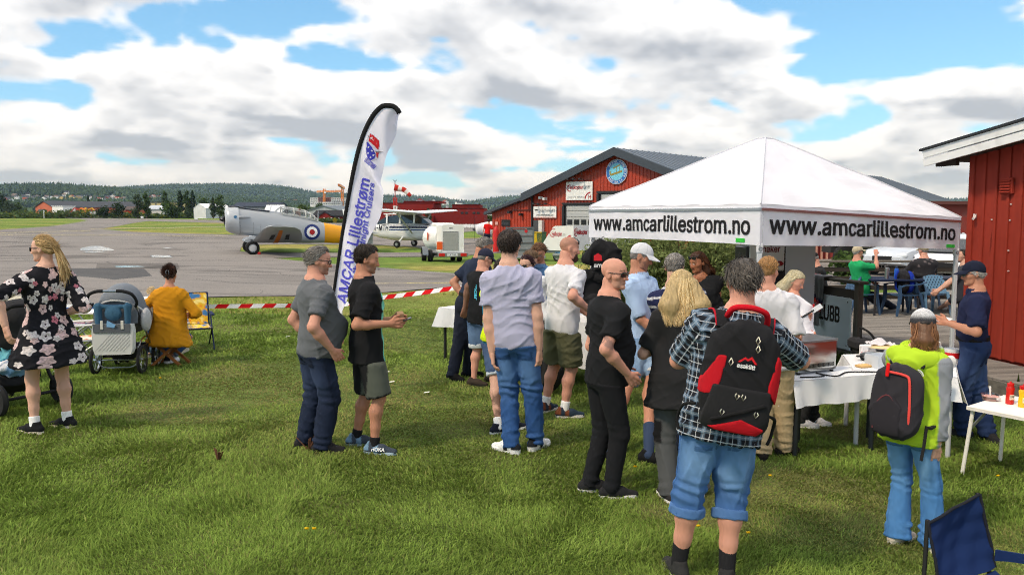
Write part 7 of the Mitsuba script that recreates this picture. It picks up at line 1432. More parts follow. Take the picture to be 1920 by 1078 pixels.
q=onplane(1893,349,BA,BN)-BA;a,b=q@BW,q[2];k=part(barn,'vent',box((a,b,.035),(.20,.22,.05),BM,.01),'barnpaint')
for i in range(5):part(k,'louver',tf(box((0,0,0),(.17,.012,.05)),BM@M((a,b-.075+i*.038,.066),0,35)),'barnpaint')
q=onplane(1831,408,BA,BN)-BA;a,b=q@BW,q[2];part(barn,'hook',cat(tf(beam((a,b+.02,.03),(a+.05,b-.02,.10),.03),BM),tf(box((a,b+.02,.03),(.03,.06,.03)),BM)),'paint',WHITE)
for u,v in((1862,412),(1896,413),(1893,470),(1898,383),(1893,508)):q=onplane(u,v,BA,BN)-BA;part(barn,'nail_head',box((q@BW,q[2],.02),(.014,.014,.02),BM),'paint',WHITE)
# ------------------------------------------------------------------ deck
DZ=0.04;r_=rng(15);deck=thing('deck','weathered grey timber deck beside the red shed','deck');labels[deck].pop('category');labels[deck]['kind']='structure'
mat('oldwood',prin(base_color=mikit.proc(lambda p,n,uv:MIX((.11,.10,.092),(.26,.245,.225),FB(p.x*2.2,p.y*16,p.z*20,4))*(.7+.5*mikit.cell_rand(dr.floor(uv.x),0,0))),roughness=.9,specular=.15))
part(deck,'joists',prism([tuple((BA+BW*a_-BN*b_)[:2])for a_,b_ in((-.35,-1.5),(-8.2,-1.5),(-8.2,7.9),(0,7.9),(0,-.1),(2.1,-.1),(2.1,-.95),(-.35,-.95))],.02,None,-.16),'matte',sr(40,36,32))
for i in range(72):
 sl=2.1-i*.146;c0=BA+BW*sl;xl=-1.0 if sl>-.30 else-1.53-.012*r_.random();xr=-.04 if sl>0 else 8.0
 p0,p1=c0-BN*xl,c0-BN*xr;m=(p0+p1)/2;L=np.linalg.norm(p1-p0);q=box((0,0,0),(L,.138,.032),M((m[0],m[1],DZ-.016+.004*r_.random()),math.degrees(math.atan2(-BN[1],-BN[0]))),.006);part(deck,'plank',q,'oldwood',uv=np.full((len(q[0]),2),float(i)+.5))
e_=lambda sl,x:np.r_[(BA+BW*sl-BN*x)[:2],-.06];part(deck,'fascia',beam(e_(2.2,-1.0),e_(2.2,-.05),.03,.16),'oldwood');part(deck,'fascia',beam(e_(-.4,-1.56),e_(-8.3,-1.56),.03,.16),'oldwood');part(deck,'fascia',beam(e_(2.18,-1.03),e_(-.25,-1.03),.03,.16),'oldwood')
DKW=sr(58,52,46)
rail=thing('deck_railing','dark timber railing along the back of the deck','railing');Y0=18.2
part(rail,'top_rail',box((8.6,Y0,1.00),(11.2,.14,.045),None,.01),'matte',sr(104,98,90))
for z in(.82,.62,.42,.22):part(rail,'slat',box((8.6,Y0+.03,z),(11.2,.03,.10),None,.008),'matte',jit(DKW,.1,rng(int(z*100))))
for x in np.arange(3.2,14.4,1.15):part(rail,'post',box((x,Y0,.5),(.09,.09,1.0),None,.01),'matte',DKW)
sf=thing('sign_fence','dark timber fence with a grey club sign board beside the food table','fence');F0=np.array([4.96,11.95,0]);F1=F0-BW*2.75;fd=(F1-F0)/np.linalg.norm(F1-F0);fm=frame(F0,-fd,np.cross(-fd,[0,0,1.0]))
if fm[:3,2][0]>0:fm=frame(F0,-fd,-fm[:3,2])
for t in(0,-1.35,-2.7):part(sf,'post',box((t,.50,-.05),(.10,1.10,.10),fm,.012),'matte',sr(96,90,82))
part(sf,'top_rail',box((-1.35,1.055,-.04),(2.95,.045,.17),fm,.01),'matte',sr(82,78,70));part(sf,'rail',box((-1.35,.87,-.03),(2.8,.14,.04),fm,.01),'matte',sr(74,68,62));part(sf,'rail',box((-1.35,.12,-.03),(2.8,.14,.04),fm,.01),'matte',sr(74,68,62))
sb=part(sf,'sign_board',box((-.80,.44,.035),(1.52,.76,.02),fm,.004),'paint',sr(196,208,216));part(sb,'lettering',text('FLYKLUBB',.225,.006,True,1.02,fm@M((-1.32,.44,.046))),'paint',(.015,.015,.016))
for x in(-1.5,-.12):
 for y in(.12,.76):part(sb,'screw',box((x,y,.047),(.016,.016,.006),fm),'metal',sr(80,80,80))
def drape(name,label,sgn,x0,w,cols,seed,hang=.62,parent=None):
 """A folded garment hung over the fence rail."""
 k=thing(name,label,'garment');r=rng(seed)
 for j,(xa,xb,dn)in enumerate(((x0,x0+w,hang),(x0+w*.9,x0+w*1.35,hang*1.25),(x0-w*.3,x0+.02,hang*.9))):
  g=np.linspace(0,1,26);a=np.linspace(0,1,12);P=[]
  for t in g:
   y=1.09-max(0,t-.12)*dn*1.1;z=-.09+min(t/.12,1)*.20 if t<.12 else .115+.02*math.sin(t*7+j);wv=(1+.25*math.sin(j+3*t))*(1-.25*t*(j>0));P.append(np.stack([xa+(xb-xa)*(a-.5)*wv+(xb-xa)*.5+.03*math.sin(5*t+j),0*a+y+.01*np.sin(a*9),z+.022*np.sin(a*11+t*4+j)+.012*np.sin(a*23+j)],1))
  P=np.array(P);q=thicken(P,.012);v=q[0];c=np.tile(np.asarray(cols[0]),(len(v),1));tt=(1.09-v[:,1])/(dn*1.1)
  if j<2:c[(np.abs(tt-.45)<.05)]=cols[2];c[(np.abs(tt-.56)<.045)]=cols[1]
  else:c[(v[:,0]>xa+(xb-xa)*.45)]=cols[1]
  part(k,('back_panel','sleeve','sleeve')[j],tf((v,q[1]),fm),'cloth',c,smooth=True)
drape('hanging_jumper','grey knit jumper with red and navy bands hung over the sign fence',1,-1.12,.34,(sr(112,112,114),sr(210,62,48),sr(34,38,62)),3)
# ------------------------------------------------------------------ tent
TC0,TC1,TC2=np.array([2.32,7.8])*1.08,np.array([5.38,10.0])*1.08,np.array([.91,9.85])*1.08;TC3=TC1+TC2-TC0;TP_=np.array([(TC1+TC2)[0]/2-.17,(TC1+TC2)[1]/2])
zt={0:2.05+17/1560*TC0[1],1:2.05-8/1560*TC1[1],2:2.05+12/1560*TC2[1]};zt[3]=zt[1]+zt[2]-zt[0];zb={0:2.05-60/1560*TC0[1],1:2.05-68/1560*TC1[1],2:2.05-45/1560*TC2[1]};zb[3]=zb[1]+zb[2]-zb[0];zp=float(at(1441,254,TP_[1])[2])
tent=thing('pop_up_tent','white peaked pop-up tent with black web address on its valance','tent');TW=sr(236,236,244);CN=[TC0,TC1,TC3,TC2];CI=[0,1,3,2]
for e in range(4):
 a,b,ia,ib=CN[e],CN[(e+1)%4],CI[e],CI[(e+1)%4];P=[]
 for t in np.linspace(0,1,25):
  row=[]
  for s in np.linspace(0,1,33):
   q=a*(1-s)+b*s;z0=zt[ia]*(1-s)+zt[ib]*s;q2=q*(1-t)+TP_*t;z=z0+(zp-z0)*(t**.92)-.055*math.sin(math.pi*t)*(.35+math.sin(math.pi*s)*.9)+.006*math.sin(s*31+t*17)*(1-t)+.022*(float(meshkit.fbm(np.array([s*5+e*9,t*9,2.0]),3,7))-.5)*math.sin(math.pi*t);row.append((q2[0],q2[1],z))
  P.append(row)
 P=np.array(P);P[-1,:,2]=zp;cap_=np.clip((np.linspace(0,1,25)-.93)/.07,0,1)[:,None];P[...,2]-=.05*cap_**2
 q=thicken(P,.004)if False else gridsheet(P);part(tent,'roof_panel',q,'tarp',lambda v:np.tile(np.asarray(TW),(len(v),1))*(1-.10*np.clip((meshkit.fbm(v*np.array([3,3,5]),4,3)-.55)/.2,0,1))[:,None],smooth=True)
 part(tent,'seam',tube([(a[0],a[1],zt[ia]+.005),*[tuple(P[i,0]+[0,0,.005])for i in range(3,24,4)],(TP_[0],TP_[1],zp-.03)],.010,6),'cloth',sr(205,205,212),smooth=True)
 d=(b-a)/np.linalg.norm(b-a);L=np.linalg.norm(b-a);n_=np.array([d[1],-d[0]]);S=np.linspace(0,1,60);Tt=np.linspace(0,1,11)
 def vsurf(s,t,off=0.0):
  s,t=np.asarray(s,float),np.asarray(t,float);w_=(.012*np.sin(s*23+1.3*e)+.010*np.sin(s*51+t*3+e)+.008*np.sin(s*9-t*4))*t*np.sin(np.pi*s)**.5+off
  z=(zt[ia]*(1-s)+zt[ib]*s)*(1-t)+(zb[ia]*(1-s)+zb[ib]*s)*t+.012*np.sin(np.pi*s)*t;return np.stack([a[0]+(b[0]-a[0])*s+n_[0]*w_,a[1]+(b[1]-a[1])*s+n_[1]*w_,z],-1)
 ss,tt=np.meshgrid(S,Tt,indexing='ij');k=part(tent,'valance',gridsheet(vsurf(ss,tt)),'tarp',TW,smooth=True)
 if e in(0,3):
  m=text('www.amcarlillestrom.no',1,1.0,True);mm=trimesh.Trimesh(*m,process=False);vv,ff=trimesh.remesh.subdivide_to_size(mm.vertices,mm.faces,1.0,10);wdt=vv[:,0].max();ymax=vv[:,1].max();s0,s1=(.035,.965)if e==0 else(.035,.955)
  sx=s0+(s1-s0)*vv[:,0]/wdt;ty=(.70 if e==0 else .74)-.44*vv[:,1];part(k,'lettering',outward((vsurf(sx,ty,.004+.004*vv[:,2]),ff))if False else(vsurf(sx,ty,.0045+.004*vv[:,2]),ff),'matte',(.018,.018,.020),smooth=False)
  gs,gt=np.meshgrid(np.linspace(.915,.965,6)if e==0 else np.linspace(.885,.93,6),np.linspace(.85,.95,4),indexing='ij');part(k,'label_tag',thicken(vsurf(gs,gt,.006),.003),'matte',sr(60,190,70),smooth=40)
 part(tent,'eave_bar',beam((a[0],a[1],zt[ia]-.05),(b[0],b[1],zt[ib]-.05),.028),'metal',sr(190,192,196));
 m0,m1=(a+b)/2,None
 for(q0,z0),(q1,z1)in(((a,zt[ia]-.08),((a+b)/2,zt[ia]-.42)),((b,zt[ib]-.08),((a+b)/2,zt[ib]-.42))):part(tent,'truss_bar',beam((q0[0]-n_[0]*.03,q0[1]-n_[1]*.03,z0),(q1[0]-n_[0]*.03,q1[1]-n_[1]*.03,z0+.0 if False else z0-.02+(.0)),.02,.03),'metal',sr(180,182,186))if False else None
 g=float(gz(a[0],a[1]));ci=a+(TP_-a)/np.linalg.norm(TP_-a)*.045
 lg=part(tent,'leg',box((ci[0],ci[1],(zt[ia]-.02+g)/2),(.048,.048,zt[ia]-.02-g),M((0,0,0)),.006),'paint',sr(196,200,206));part(lg,'foot_plate',box((ci[0],ci[1],g+.01),(.13,.13,.016),None,.003),'metal',sr(150,152,155));part(lg,'slider',box((ci[0],ci[1],zb[ia]-.03),(.062,.062,.10),None,.01),'paint',sr(215,216,220));part(lg,'release_ring',tf(lathe([(.012,-.006),(.022,-.006),(.022,.006),(.012,.006)],14),facing((ci[0]-.0,ci[1]-.034,zb[ia]-.035),(0,-1,0))),'metal',sr(150,150,155))
# ------------------------------------------------------------------ bush, display fridge, grey banner behind the tent
def hedge():
 r=rng(19);k=thing('bush','big willow-like green bush behind the tent','bush');bl=[];st=[]
 for i in range(46):
  x=r.uniform(1.7,4.3);y=r.uniform(13.6,15.6);h=r.uniform(1.45,1.9)*(1-.12*abs(x-3)/1.3);g=float(gz(x,y));st.append(tube(np.array([[x*.7+.9,14.6,g],[x,y,g+h*.5],[x+r.normal(0,.1),y-.1,g+h]]),[.022,.014,.004],5))
  for t in(.3,.55,.8,.98):bl.append(((x+r.normal(0,.12),y-.1,g+h*t),(r.uniform(.16,.36),.34,r.uniform(.14,.30)),1))
 part(k,'stems',cat(*st),'matte',sr(84,66,50),smooth=True);labels[k+'__stems']=dict(kind='stuff')
 (V,F),c,nn=leafcloud(r,bl,46000,.040,(.20,.245,.09),flat=.36);part(k,'foliage',(V,F),'leaf',c,normals=nn);labels[k+'__foliage']=dict(kind='stuff')
hedge()
def weeds(x0,x1,y0,y1,n,h,seed,label,name='weeds'):
 r=rng(seed);x,y=r.uniform(x0,x1,n),r.uniform(y0,y1,n);z=gz(x,y);P=[];C=[]
 hh=h*r.uniform(.4,1.3,n);a=r.uniform(0,6.28,n);l=np.stack([np.cos(a),np.sin(a),0*a],1);s_=np.stack([-np.sin(a),np.cos(a),0*a],1)*.012;p=np.stack([x,y,z],1);up=np.c_[np.zeros((n,2)),hh]
 V=np.stack([p-s_,p+s_,p+up*.6+l*(hh*.25)[:,None]-s_*1.6,p+up*.6+l*(hh*.25)[:,None]+s_*1.6,p+up*.95+l*(hh*.7)[:,None]],1);F=(np.arange(n)[:,None,None]*5+np.array([[0,1,3],[0,3,2],[2,3,4]])).reshape(-1,3);c=np.array([.075,.125,.03])*r.uniform(.6,1.4,(n,1));nn=np.repeat(np.c_[l[:,:2]*.4,np.full(n,.8)],5,0);nn/=np.linalg.norm(nn,axis=1,keepdims=True)
 put(numbered(name),(V.reshape(-1,3),F),'grassblade',np.repeat(c,5,0),normals=nn);k=name if taken[name]==1 else f'{name}_{taken[name]-1:03d}';lab(k,label,name,kind='stuff')
weeds(6.0,7.1,9.0,9.75,500,.26,3,'tall green weeds at the edge of the deck below the red shed');weeds(4.3,5.0,11.0,12.6,300,.2,4,'weeds at the foot of the sign fence');weeds(1.2,4.6,12.9,14.0,900,.25,5,'tall grass at the foot of the bush behind the tent')
k=thing('display_fridge','black glass-fronted drinks fridge with a white sign on top','fridge');b=at(1437,560,11.9);fx=(b[0],12.2)
part(k,'cabinet',box((fx[0],fx[1],.75),(.62,.6,1.65),None,.02),'paint',(.018,.018,.02));part(k,'glass_door',box((fx[0],fx[1]-.305,.55),(.52,.02,1.05),None,.004),'darkglass');hd_=part(k,'sign_panel',box((fx[0]-.015,fx[1]-.31,1.42),(.50,.03,.38),None,.02),'paint',sr(220,220,220))
part(hd_,'lettering',text('Smaker',.09,.004,True,.34,frame((fx[0]-.17,fx[1]-.326,1.50),(1,0,0),(0,-1,0))),'paint',sr(120,30,36));part(hd_,'lettering',text('DE',.07,.004,False,None,frame((fx[0]-.24,fx[1]-.326,1.30),(1,0,0),(0,-1,0))),'paint',sr(150,70,74));part(hd_,'ribbon',tf(prism([(0,0),(.26,0),(.30,.035),(.26,.07),(0,.07),(.025,.035)],.004),frame((fx[0]-.07,fx[1]-.326,1.30),(1,0,0),(0,-1,0))),'paint',sr(150,24,34));part(hd_,'lettering',text('GODE BURGERE',.034,.003,True,.20,frame((fx[0]-.03,fx[1]-.331,1.318),(1,0,0),(0,-1,0))),'paint',WHITE)
for z in(.3,.6,.85):
 for i in range(5):part(k,'bottle',lathe([(0,0),(.03,0),(.03,.14),(.012,.18),(.012,.21),(0,.21)],10,M((fx[0]-.2+i*.1,fx[1]-.325,z-.2))),'gloss',jit(sr(150,70,40),.3,rng(int(z*10)+i)),smooth=40)
k=thing('roller_banner','plain grey back of a standing roller banner under the tent','banner');b0,b1=at(1471,560,11.2),at(1526,560,11.3);put(k,cat(thicken(np.array([[(b0[0],b0[1],z),((b0[0]+b1[0])/2,b0[1]+.05,z),(b1[0],b1[1],z)]for z in(.0,.6,1.2,1.78)]),.006),box(((b0[0]+b1[0])/2,b0[1]+.03,.04),(.5,.14,.08),None,.02)),'matte',sr(176,180,190),smooth=30)
# ------------------------------------------------------------------ tables
def clothtable(name,label,c4,z,drop,legs,clothlab,seed,skirt=(1,1,1,1),legc=(.02,.02,.022),bottom=None):
 """A table whose top has the four ground-plan corners c4 (front left, front right, back right, back left) under a white cloth."""
 k=thing(name,label,'table');c4=[np.asarray(c,float)for c in c4];cen=sum(c4)/4
 part(k,'table_top',prism([tuple(cen+(c-cen)*.97)for c in c4],.03,None,z-.035),'matte',sr(200,200,198))
 for i in legs:q=cen+(c4[i]-cen)*.90;g=float(gz(*q));part(k,'leg',rod((q[0],q[1],g),(q[0],q[1],z-.03),.022,10),'paint',legc,smooth=40)
 cl=thing('tablecloth',clothlab,'tablecloth');r=rng(seed);ms=[thicken(np.array([[(*(c4[0]*(1-s)*(1-t)+c4[1]*s*(1-t)+c4[2]*s*t+c4[3]*(1-s)*t),z+.006+.004*meshkit.noise(np.array([s*9,t*5,seed]),seed))for s in np.linspace(0,1,30)]for t in np.linspace(0,1,12)]),.004)]
 for e in range(4):
  if not skirt[e]:continue
  a,b=c4[e],c4[(e+1)%4];d=(b-a)/np.linalg.norm(b-a);n_=np.array([d[1],-d[0]]);L=np.linalg.norm(b-a);rows=[]
  for t in np.linspace(0,1,12):
   s=np.linspace(-.0,1.0,int(24+L*24));wv=.018*np.sin(s*L*13+seed)+.014*np.sin(s*L*29+2*seed);dp=drop*(1+.10*np.sin(s*L*2.2+seed));flare=.035*t+(.05*t*(np.exp(-(s/.07)**2)+np.exp(-((1-s)/.07)**2)))
   q=a+(b-a)*s[:,None]+n_*(flare+wv*t+.006)[:,None]+d*((np.exp(-((1-s)/.05)**2)-np.exp(-(s/.05)**2))*.045*t)[:,None];rows.append(np.c_[q,z+.006-dp*t])
  ms.append(thicken(np.array(rows),.004))
 put(cl,cat(*ms),'tarp',sr(226,227,230),smooth=50)
 return k
A0,A1=at(823,581,11.5),at(1106,600,9.75);A0,A1=A0[:2],A1[:2];dd=(A1-A0)/np.linalg.norm(A1-A0);nn_=np.array([-dd[1],dd[0]]);mid=A0+dd*1.72
clothtable('trestle_table','black-legged table at the left end of the sales row behind the leaning man',[A0,mid,mid+nn_*.7,A0+nn_*.7],.74,.24,(0,3,1,2),'white cloth hanging from the left end of the sales tables',2,(1,0,1,1))
m2=mid+dd*.04;clothtable('trestle_table','sales table behind the bearded man, right end of the sales row',[m2,A1+dd*.25,A1+dd*.25+nn_*.7,m2+nn_*.7],.75,.52,(0,1,2,3),'white cloth with a deep drop on the right sales table',5,(1,1,1,0),sr(170,172,175))
for i,t in enumerate((1.0,1.5,2.3,2.6)):q=A0+dd*(t+.3)+nn_*(.3+.1*(i%2));k=thing('metal_canister',f'{("tall", "short", "dented", "wide")[i]} steel canister on the sales table behind the queue','canister');put(k,lathe([(0,0),(.055,0),(.058,.01),(.058,.17+.03*i),(.05,.19+.03*i),(0,.19+.03*i)],18,M((q[0],q[1],.765))),'metal',sr(170,172,175),smooth=40)
TF=[at(1484,714,7.15)[:2],at(1640,700,7.65)[:2],at(1628,688,8.3)[:2],at(1484,694,7.95)[:2]]
TZ=.60;TF=[pz(1486,716,TZ)[:2],pz(1646,703,TZ)[:2],pz(1640,684,TZ)[:2],pz(1492,693,TZ)[:2]]
clothtable('food_table','front food table with white cloth and black legs carrying the steel oven',TF,TZ,.20,(0,1,2,3),'creased white cloth on the front food table',7,legc=sr(30,34,40))
TG=[pz(1600,697,TZ)[:2],pz(1795,712,TZ)[:2],pz(1788,664,TZ)[:2],pz(1580,668,TZ)[:2]]
clothtable('food_table','rear food table with waffle irons and tubs beside the tent leg',TG,TZ+.012,.22,(0,1,2,3),'white cloth on the rear food table',9,(1,1,0,1),sr(190,192,195))
WT=[pz(1812,762,.46)[:2],pz(1935,786,.46)[:2],pz(1985,752,.46)[:2],pz(1882,741,.46)[:2]]
k=thing('folding_table','small white folding table with condiments at the right edge','table');cen=sum(WT)/4;part(k,'table_top',prism([tuple(q)for q in WT],.028,None,.435),'matte',sr(228,222,214),smooth=25)
for i,q in enumerate(WT):a=cen+(q-cen)*.86;b=cen+(q-cen)*1.02;part(k,'leg',tube([(a[0],a[1],.437),(b[0],b[1],float(gz(*b)))],.016,10),'paint',sr(225,220,210),smooth=True)
part(k,'brace',beam(np.r_[cen+(WT[0]-cen)*.88,.28],np.r_[cen+(WT[0]-cen)*.55,.43],.012,.02),'metal',sr(150,152,155))
# ------------------------------------------------------------------ things on the tables
def on(u,v,z):return pz(u,v,z)
ov=thing('steel_oven','polished steel table oven with a row of vent slots on the front food table','oven');o0,o1=on(1497,704,TZ+.012),on(1568,696,TZ+.012);d=(o1-o0);L=np.linalg.norm(d);om=frame(o0,d,np.array([d[1],-d[0],0]));H_=.27
part(ov,'body',box((L/2,H_/2+.02,-.17),(L,H_,.34),om,.008),'chrome',sr(190,194,196));part(ov,'top_lid',box((L/2,H_+.028,-.17),(L+.012,.016,.355),om,.004),'metal',sr(150,152,154))
for i in range(26):part(ov,'vent_slot',box((.04+i*(L-.08)/25,.075,.0012),(.006,.035,.004),om),'matte',(.01,.01,.01))
for x in(.03,L-.03):part(ov,'foot',box((x,.01,-.03),(.025,.025,.025),om),'matte',(.02,.02,.02))
k=thing('cable','black mains cable lying across the front food table','cable');put(k,tube(curve([on(1500,707,TZ+.02),on(1545,703,TZ+.02),on(1530,699,TZ+.02),on(1565,705,TZ+.02),on(1595,697,TZ+.02),on(1640,697,TZ+.02),on(1680,697,TZ+.02)],50),.006,8),'matte',(.015,.015,.016),smooth=True)
k=thing('flatbread','folded brown flatbread on paper on the front food table','food');c=on(1622,690,TZ+.012);part(k,'paper',thicken(np.stack([*np.meshgrid(np.linspace(-.12,.12,9),np.linspace(-.09,.09,7),indexing='ij'),.006*np.sin(np.linspace(0,9,63)).reshape(9,7)],-1)+c,.003),'matte',sr(232,230,226),smooth=40);part(k,'bread',tf(box((0,0,.022),(.17,.10,.024),None,.010),M(c,20)),'matte',sr(205,168,112))
k=thing('plastic_tub','clear plastic tub behind the cable on the food tables','tub');c=on(1662,688,TZ+.02);part(k,'tub',tf(thicken(np.array([[(x,y,z)for x,y in((-.16,-.1),(.16,-.1),(.16,.1),(-.16,.1),(-.16,-.1))]for z in(.0,.12)]),.004),M(c,12)),'tarp',sr(215,222,230));part(k,'base',box(c+[0,0,.004],(.30,.19,.006),M((0,0,0))),'tarp',sr(215,222,230))
for i,(u,v,lb)in enumerate(((1640,676,'round steel waffle iron with its lid closed, front one on the rear food table'),)):
 k=thing('waffle_iron',lb,'waffle iron');c=on(u,v,TZ+.02);part(k,'base',lathe([(0,0),(.12,0),(.135,.02),(.135,.035),(0,.036)],28,M(c)),'matte',(.02,.02,.022),smooth=40);part(k,'lid',lathe([(.135,.04),(.137,.055),(.11,.075),(0,.082)],28,M(c)),'chrome',sr(200,202,204),smooth=50);part(k,'lower_plate',lathe([(.10,.036),(.138,.036),(.138,.042),(0,.042)],28,M(c)),'metal',sr(180,182,184));part(k,'handle',box(c+[-.16,-.03,.05],(.07,.03,.02),None,.008),'matte',(.015,.015,.016))
k=thing('steel_pan','wide steel pan of pancakes covered with paper on the rear food table','pan');c=on(1652,664,TZ+.02);part(k,'pan',lathe([(0,0),(.17,0),(.18,.01),(.185,.08),(.175,.08),(.17,.015),(0,.014)],30,M(c)),'chrome',sr(190,190,190),smooth=40);part(k,'pancake',lathe([(0,.07),(.165,.07),(.17,.08),(.12,.09),(0,.092)],26,M(c)),'matte',sr(222,200,150),smooth=50);gx,gy=np.meshgrid(np.linspace(-.12,.14,12),np.linspace(-.05,.12,10),indexing='ij');part(k,'paper',thicken(np.stack([gx,gy,.10+.07*np.exp(-((gx+.02)/.06)**2-((gy-.04)/.05)**2)+.01*np.sin(gx*50)+.008*np.sin(gy*70)],-1)+c,.003),'tarp',sr(226,222,226),smooth=40)
k=thing('black_griddle','dark griddle and cables behind the pan beside the sign fence','griddle');c=on(1614,655,TZ);part(k,'body',box(c+[0,0,.06],(.22,.24,.12),None,.03),'matte',(.025,.025,.028));part(k,'hose',tube(curve([c+[.0,0,.12],c+[-.02,-.02,.24],c+[.05,-.05,.2],c+[.12,-.05,.12]],16),.012,8),'matte',(.02,.02,.02),smooth=True)
k=thing('paper_bag','small red and white printed pack beside the dark griddle','pack');put(k,box(on(1622,669,TZ)+[0,0,.06],(.11,.06,.13),M((0,0,0)),.01),'matte',sr(225,222,222));part(k,'print',box(on(1622,669,TZ)+[0,-.032,.03],(.105,.006,.05)),'matte',sr(190,40,36))
k=thing('sauce_bottle','gold capped sauce bottle on the rear food table','bottle');c=on(1750,664,TZ+.012);part(k,'bottle',lathe([(0,0),(.036,0),(.038,.02),(.038,.12),(.03,.15),(0,.15)],18,M(c)),'gloss',sr(176,140,70),smooth=40);part(k,'cap',lathe([(.03,.15),(.032,.155),(.032,.185),(0,.187)],18,M(c)),'paint',sr(190,160,60),smooth=40)
k=thing('cream_tube','small white bottle with blue base right of the gold bottle','bottle');c=on(1760,662,TZ+.012);part(k,'bottle',lathe([(0,.03),(.022,.03),(.022,.10),(.012,.12),(0,.12)],16,M(c)),'gloss',WHITE,smooth=40);part(k,'base',lathe([(0,0),(.024,0),(.024,.03),(0,.03)],16,M(c)),'paint',sr(60,60,130),smooth=40)
k=thing('bucket','white lidded bucket with a red band near the tent leg','bucket');c=on(1785,676,TZ+.012);part(k,'bucket',lathe([(0,0),(.062,0),(.072,.10),(0,.10)],24,M(c)),'paint',WHITE,smooth=40);part(k,'lid',lathe([(.075,.10),(.078,.105),(.078,.12),(0,.122)],24,M(c)),'paint',WHITE,smooth=40);part(k,'band',lathe([(.066,.03),(.0735,.085),(.0745,.085),(.067,.03)],24,M(c)),'paint',sr(205,30,30),smooth=40)
k=thing('paper_roll','roll of white kitchen paper lying on the rear food table','paper roll');c=on(1765,690,TZ+.012);put(k,tf(lathe([(.018,-.12),(.055,-.12),(.055,.12),(.018,.12)],22),M(c+[0,0,.057],20,0,90)),'matte',WHITE,smooth=40)
k=thing('paper_cup','dark paper cup with white rim on the corner of the rear food table','cup');c=on(1770,716,TZ+.012);part(k,'cup',lathe([(0,0),(.028,0),(.038,.09),(0,.09)],18,M(c)),'matte',(.03,.03,.03),smooth=40);part(k,'rim',lathe([(.036,.088),(.041,.088),(.041,.096),(.034,.096)],18,M(c)),'matte',WHITE)
k=thing('salad_bowl','clear plastic bowl of pink sauce with a spoon on the folding table','bowl');c=on(1857,750,.463);part(k,'bowl',lathe([(0,0),(.060,0),(.075,.055),(.071,.055),(.057,.004),(0,.004)],26,M(c)),'clear',None,smooth=40);part(k,'sauce',lathe([(0,.005),(.056,.005),(.066,.036),(0,.040)],22,M(c)),'matte',sr(188,140,132),smooth=40);part(k,'label',box(c+[.03,-.066,.025],(.035,.004,.022),M((0,0,0))),'paint',WHITE);part(k,'spoon',tube([c+[0,0,.03],c+[-.005,.01,.12]],[.006,.010],8),'paint',WHITE,smooth=True)
def squeeze(label,u,v,col,capc,h,w,d,txt=None):
 k=thing('squeeze_bottle',label,'bottle');c=on(u,v,.463);g=np.linspace(0,2*np.pi,22,endpoint=False);R_=lambda a,b,z:np.stack([a*np.cos(g),b*np.sin(g),0*g+z],1)
 part(k,'bottle',tf(loft([R_(w*.9,d*.9,0),R_(w,d,h*.05),R_(w,d,h*.25),R_(w*.86,d*.86,h*.5),R_(w,d,h*.72),R_(w*.6,d*.7,h*.8)]),M(c)),'gloss',col,smooth=40);part(k,'cap',lathe([(w*.78,h*.79),(w*.78,h*.92),(w*.3,h*.94),(w*.22,h),(0,h)],20,M(c)),'gloss',capc,smooth=40)
 lb_=part(k,'label',tf(box((0,-d*.93,h*.32),(w*1.1,.006,h*.22),None,.002),M(c)),'paint',sr(235,225,205));
 if txt:part(lb_,'lettering',text(txt,.018,.003,True,w*.95,frame(c+[-w*.45,-d*.98,h*.30],(1,0,0),(0,-1,0))),'paint',(.03,.02,.02))
squeeze('red ketchup squeeze bottle on the folding table',1893,757,sr(200,26,20),sr(205,24,20),.19,.034,.030,'KETCHUP');squeeze('yellow mustard bottle with red cap at the right edge',1918,763,sr(235,185,20),sr(205,24,20),.19,.040,.030,'SENNEP')
# ------------------------------------------------------------------ black T-shirts hanging at the tent's left corner, tyre, box
def hangtee(label,c,rz,w,h,seed,col=(.014,.014,.016)):
 k=thing('hanging_shirt',label,'shirt');F=Field();F.ell((0,0,0),(w*.52,.045,h*.5),k=.04);F.cone((-w*.42,0,h*.30),(w*.42,0,h*.30),.06,k=.05);F.cone((-w*.42,0,h*.32),(-w*.80,0,h*.02),.065,.08,.03);F.cone((w*.42,0,h*.32),(w*.80,0,h*.02),.065,.08,.03);F.cone((-w*.3,0,-h*.42),(w*.3,0,-h*.42),.05,k=.06)
 v,f=F.mesh(.018);v=wrinkle(v,f,.03,6,seed);v[:,1]*=.8;part(k,'fabric',tf((v,f),M(c,rz)),'cloth',col,smooth=True);part(k,'hanger',tf(cat(rod((-w*.4,0,h*.33),(0,0,h*.46),.006),rod((w*.4,0,h*.33),(0,0,h*.46),.006),tube([(0,0,h*.46),(0,0,h*.54),(.02,0,h*.57),(.03,0,h*.54)],.005,6)),M(c,rz)),'metal',sr(120,120,122));return k
q=at(1128,488,10.0);k=hangtee('black T-shirt hung at the left tent corner, upper one',q,-20,.21,.50,3);m=frame(q+np.array([-.10,-.075,-.08]),(1,-.2,0),(-.2,-1,0));part(k,'print',cat(text('amcar',.05,.004,True,m=m)),'matte',sr(220,220,222));part(k,'print',tf(prism([(0,.08),(.1,.08),(.09,.14),(.05,.17),(.0,.14)],.004),m),'matte',sr(200,40,50))
hangtee('black T-shirt hung at the left tent corner, lower one',at(1112,545,10.05),10,.24,.62,8)
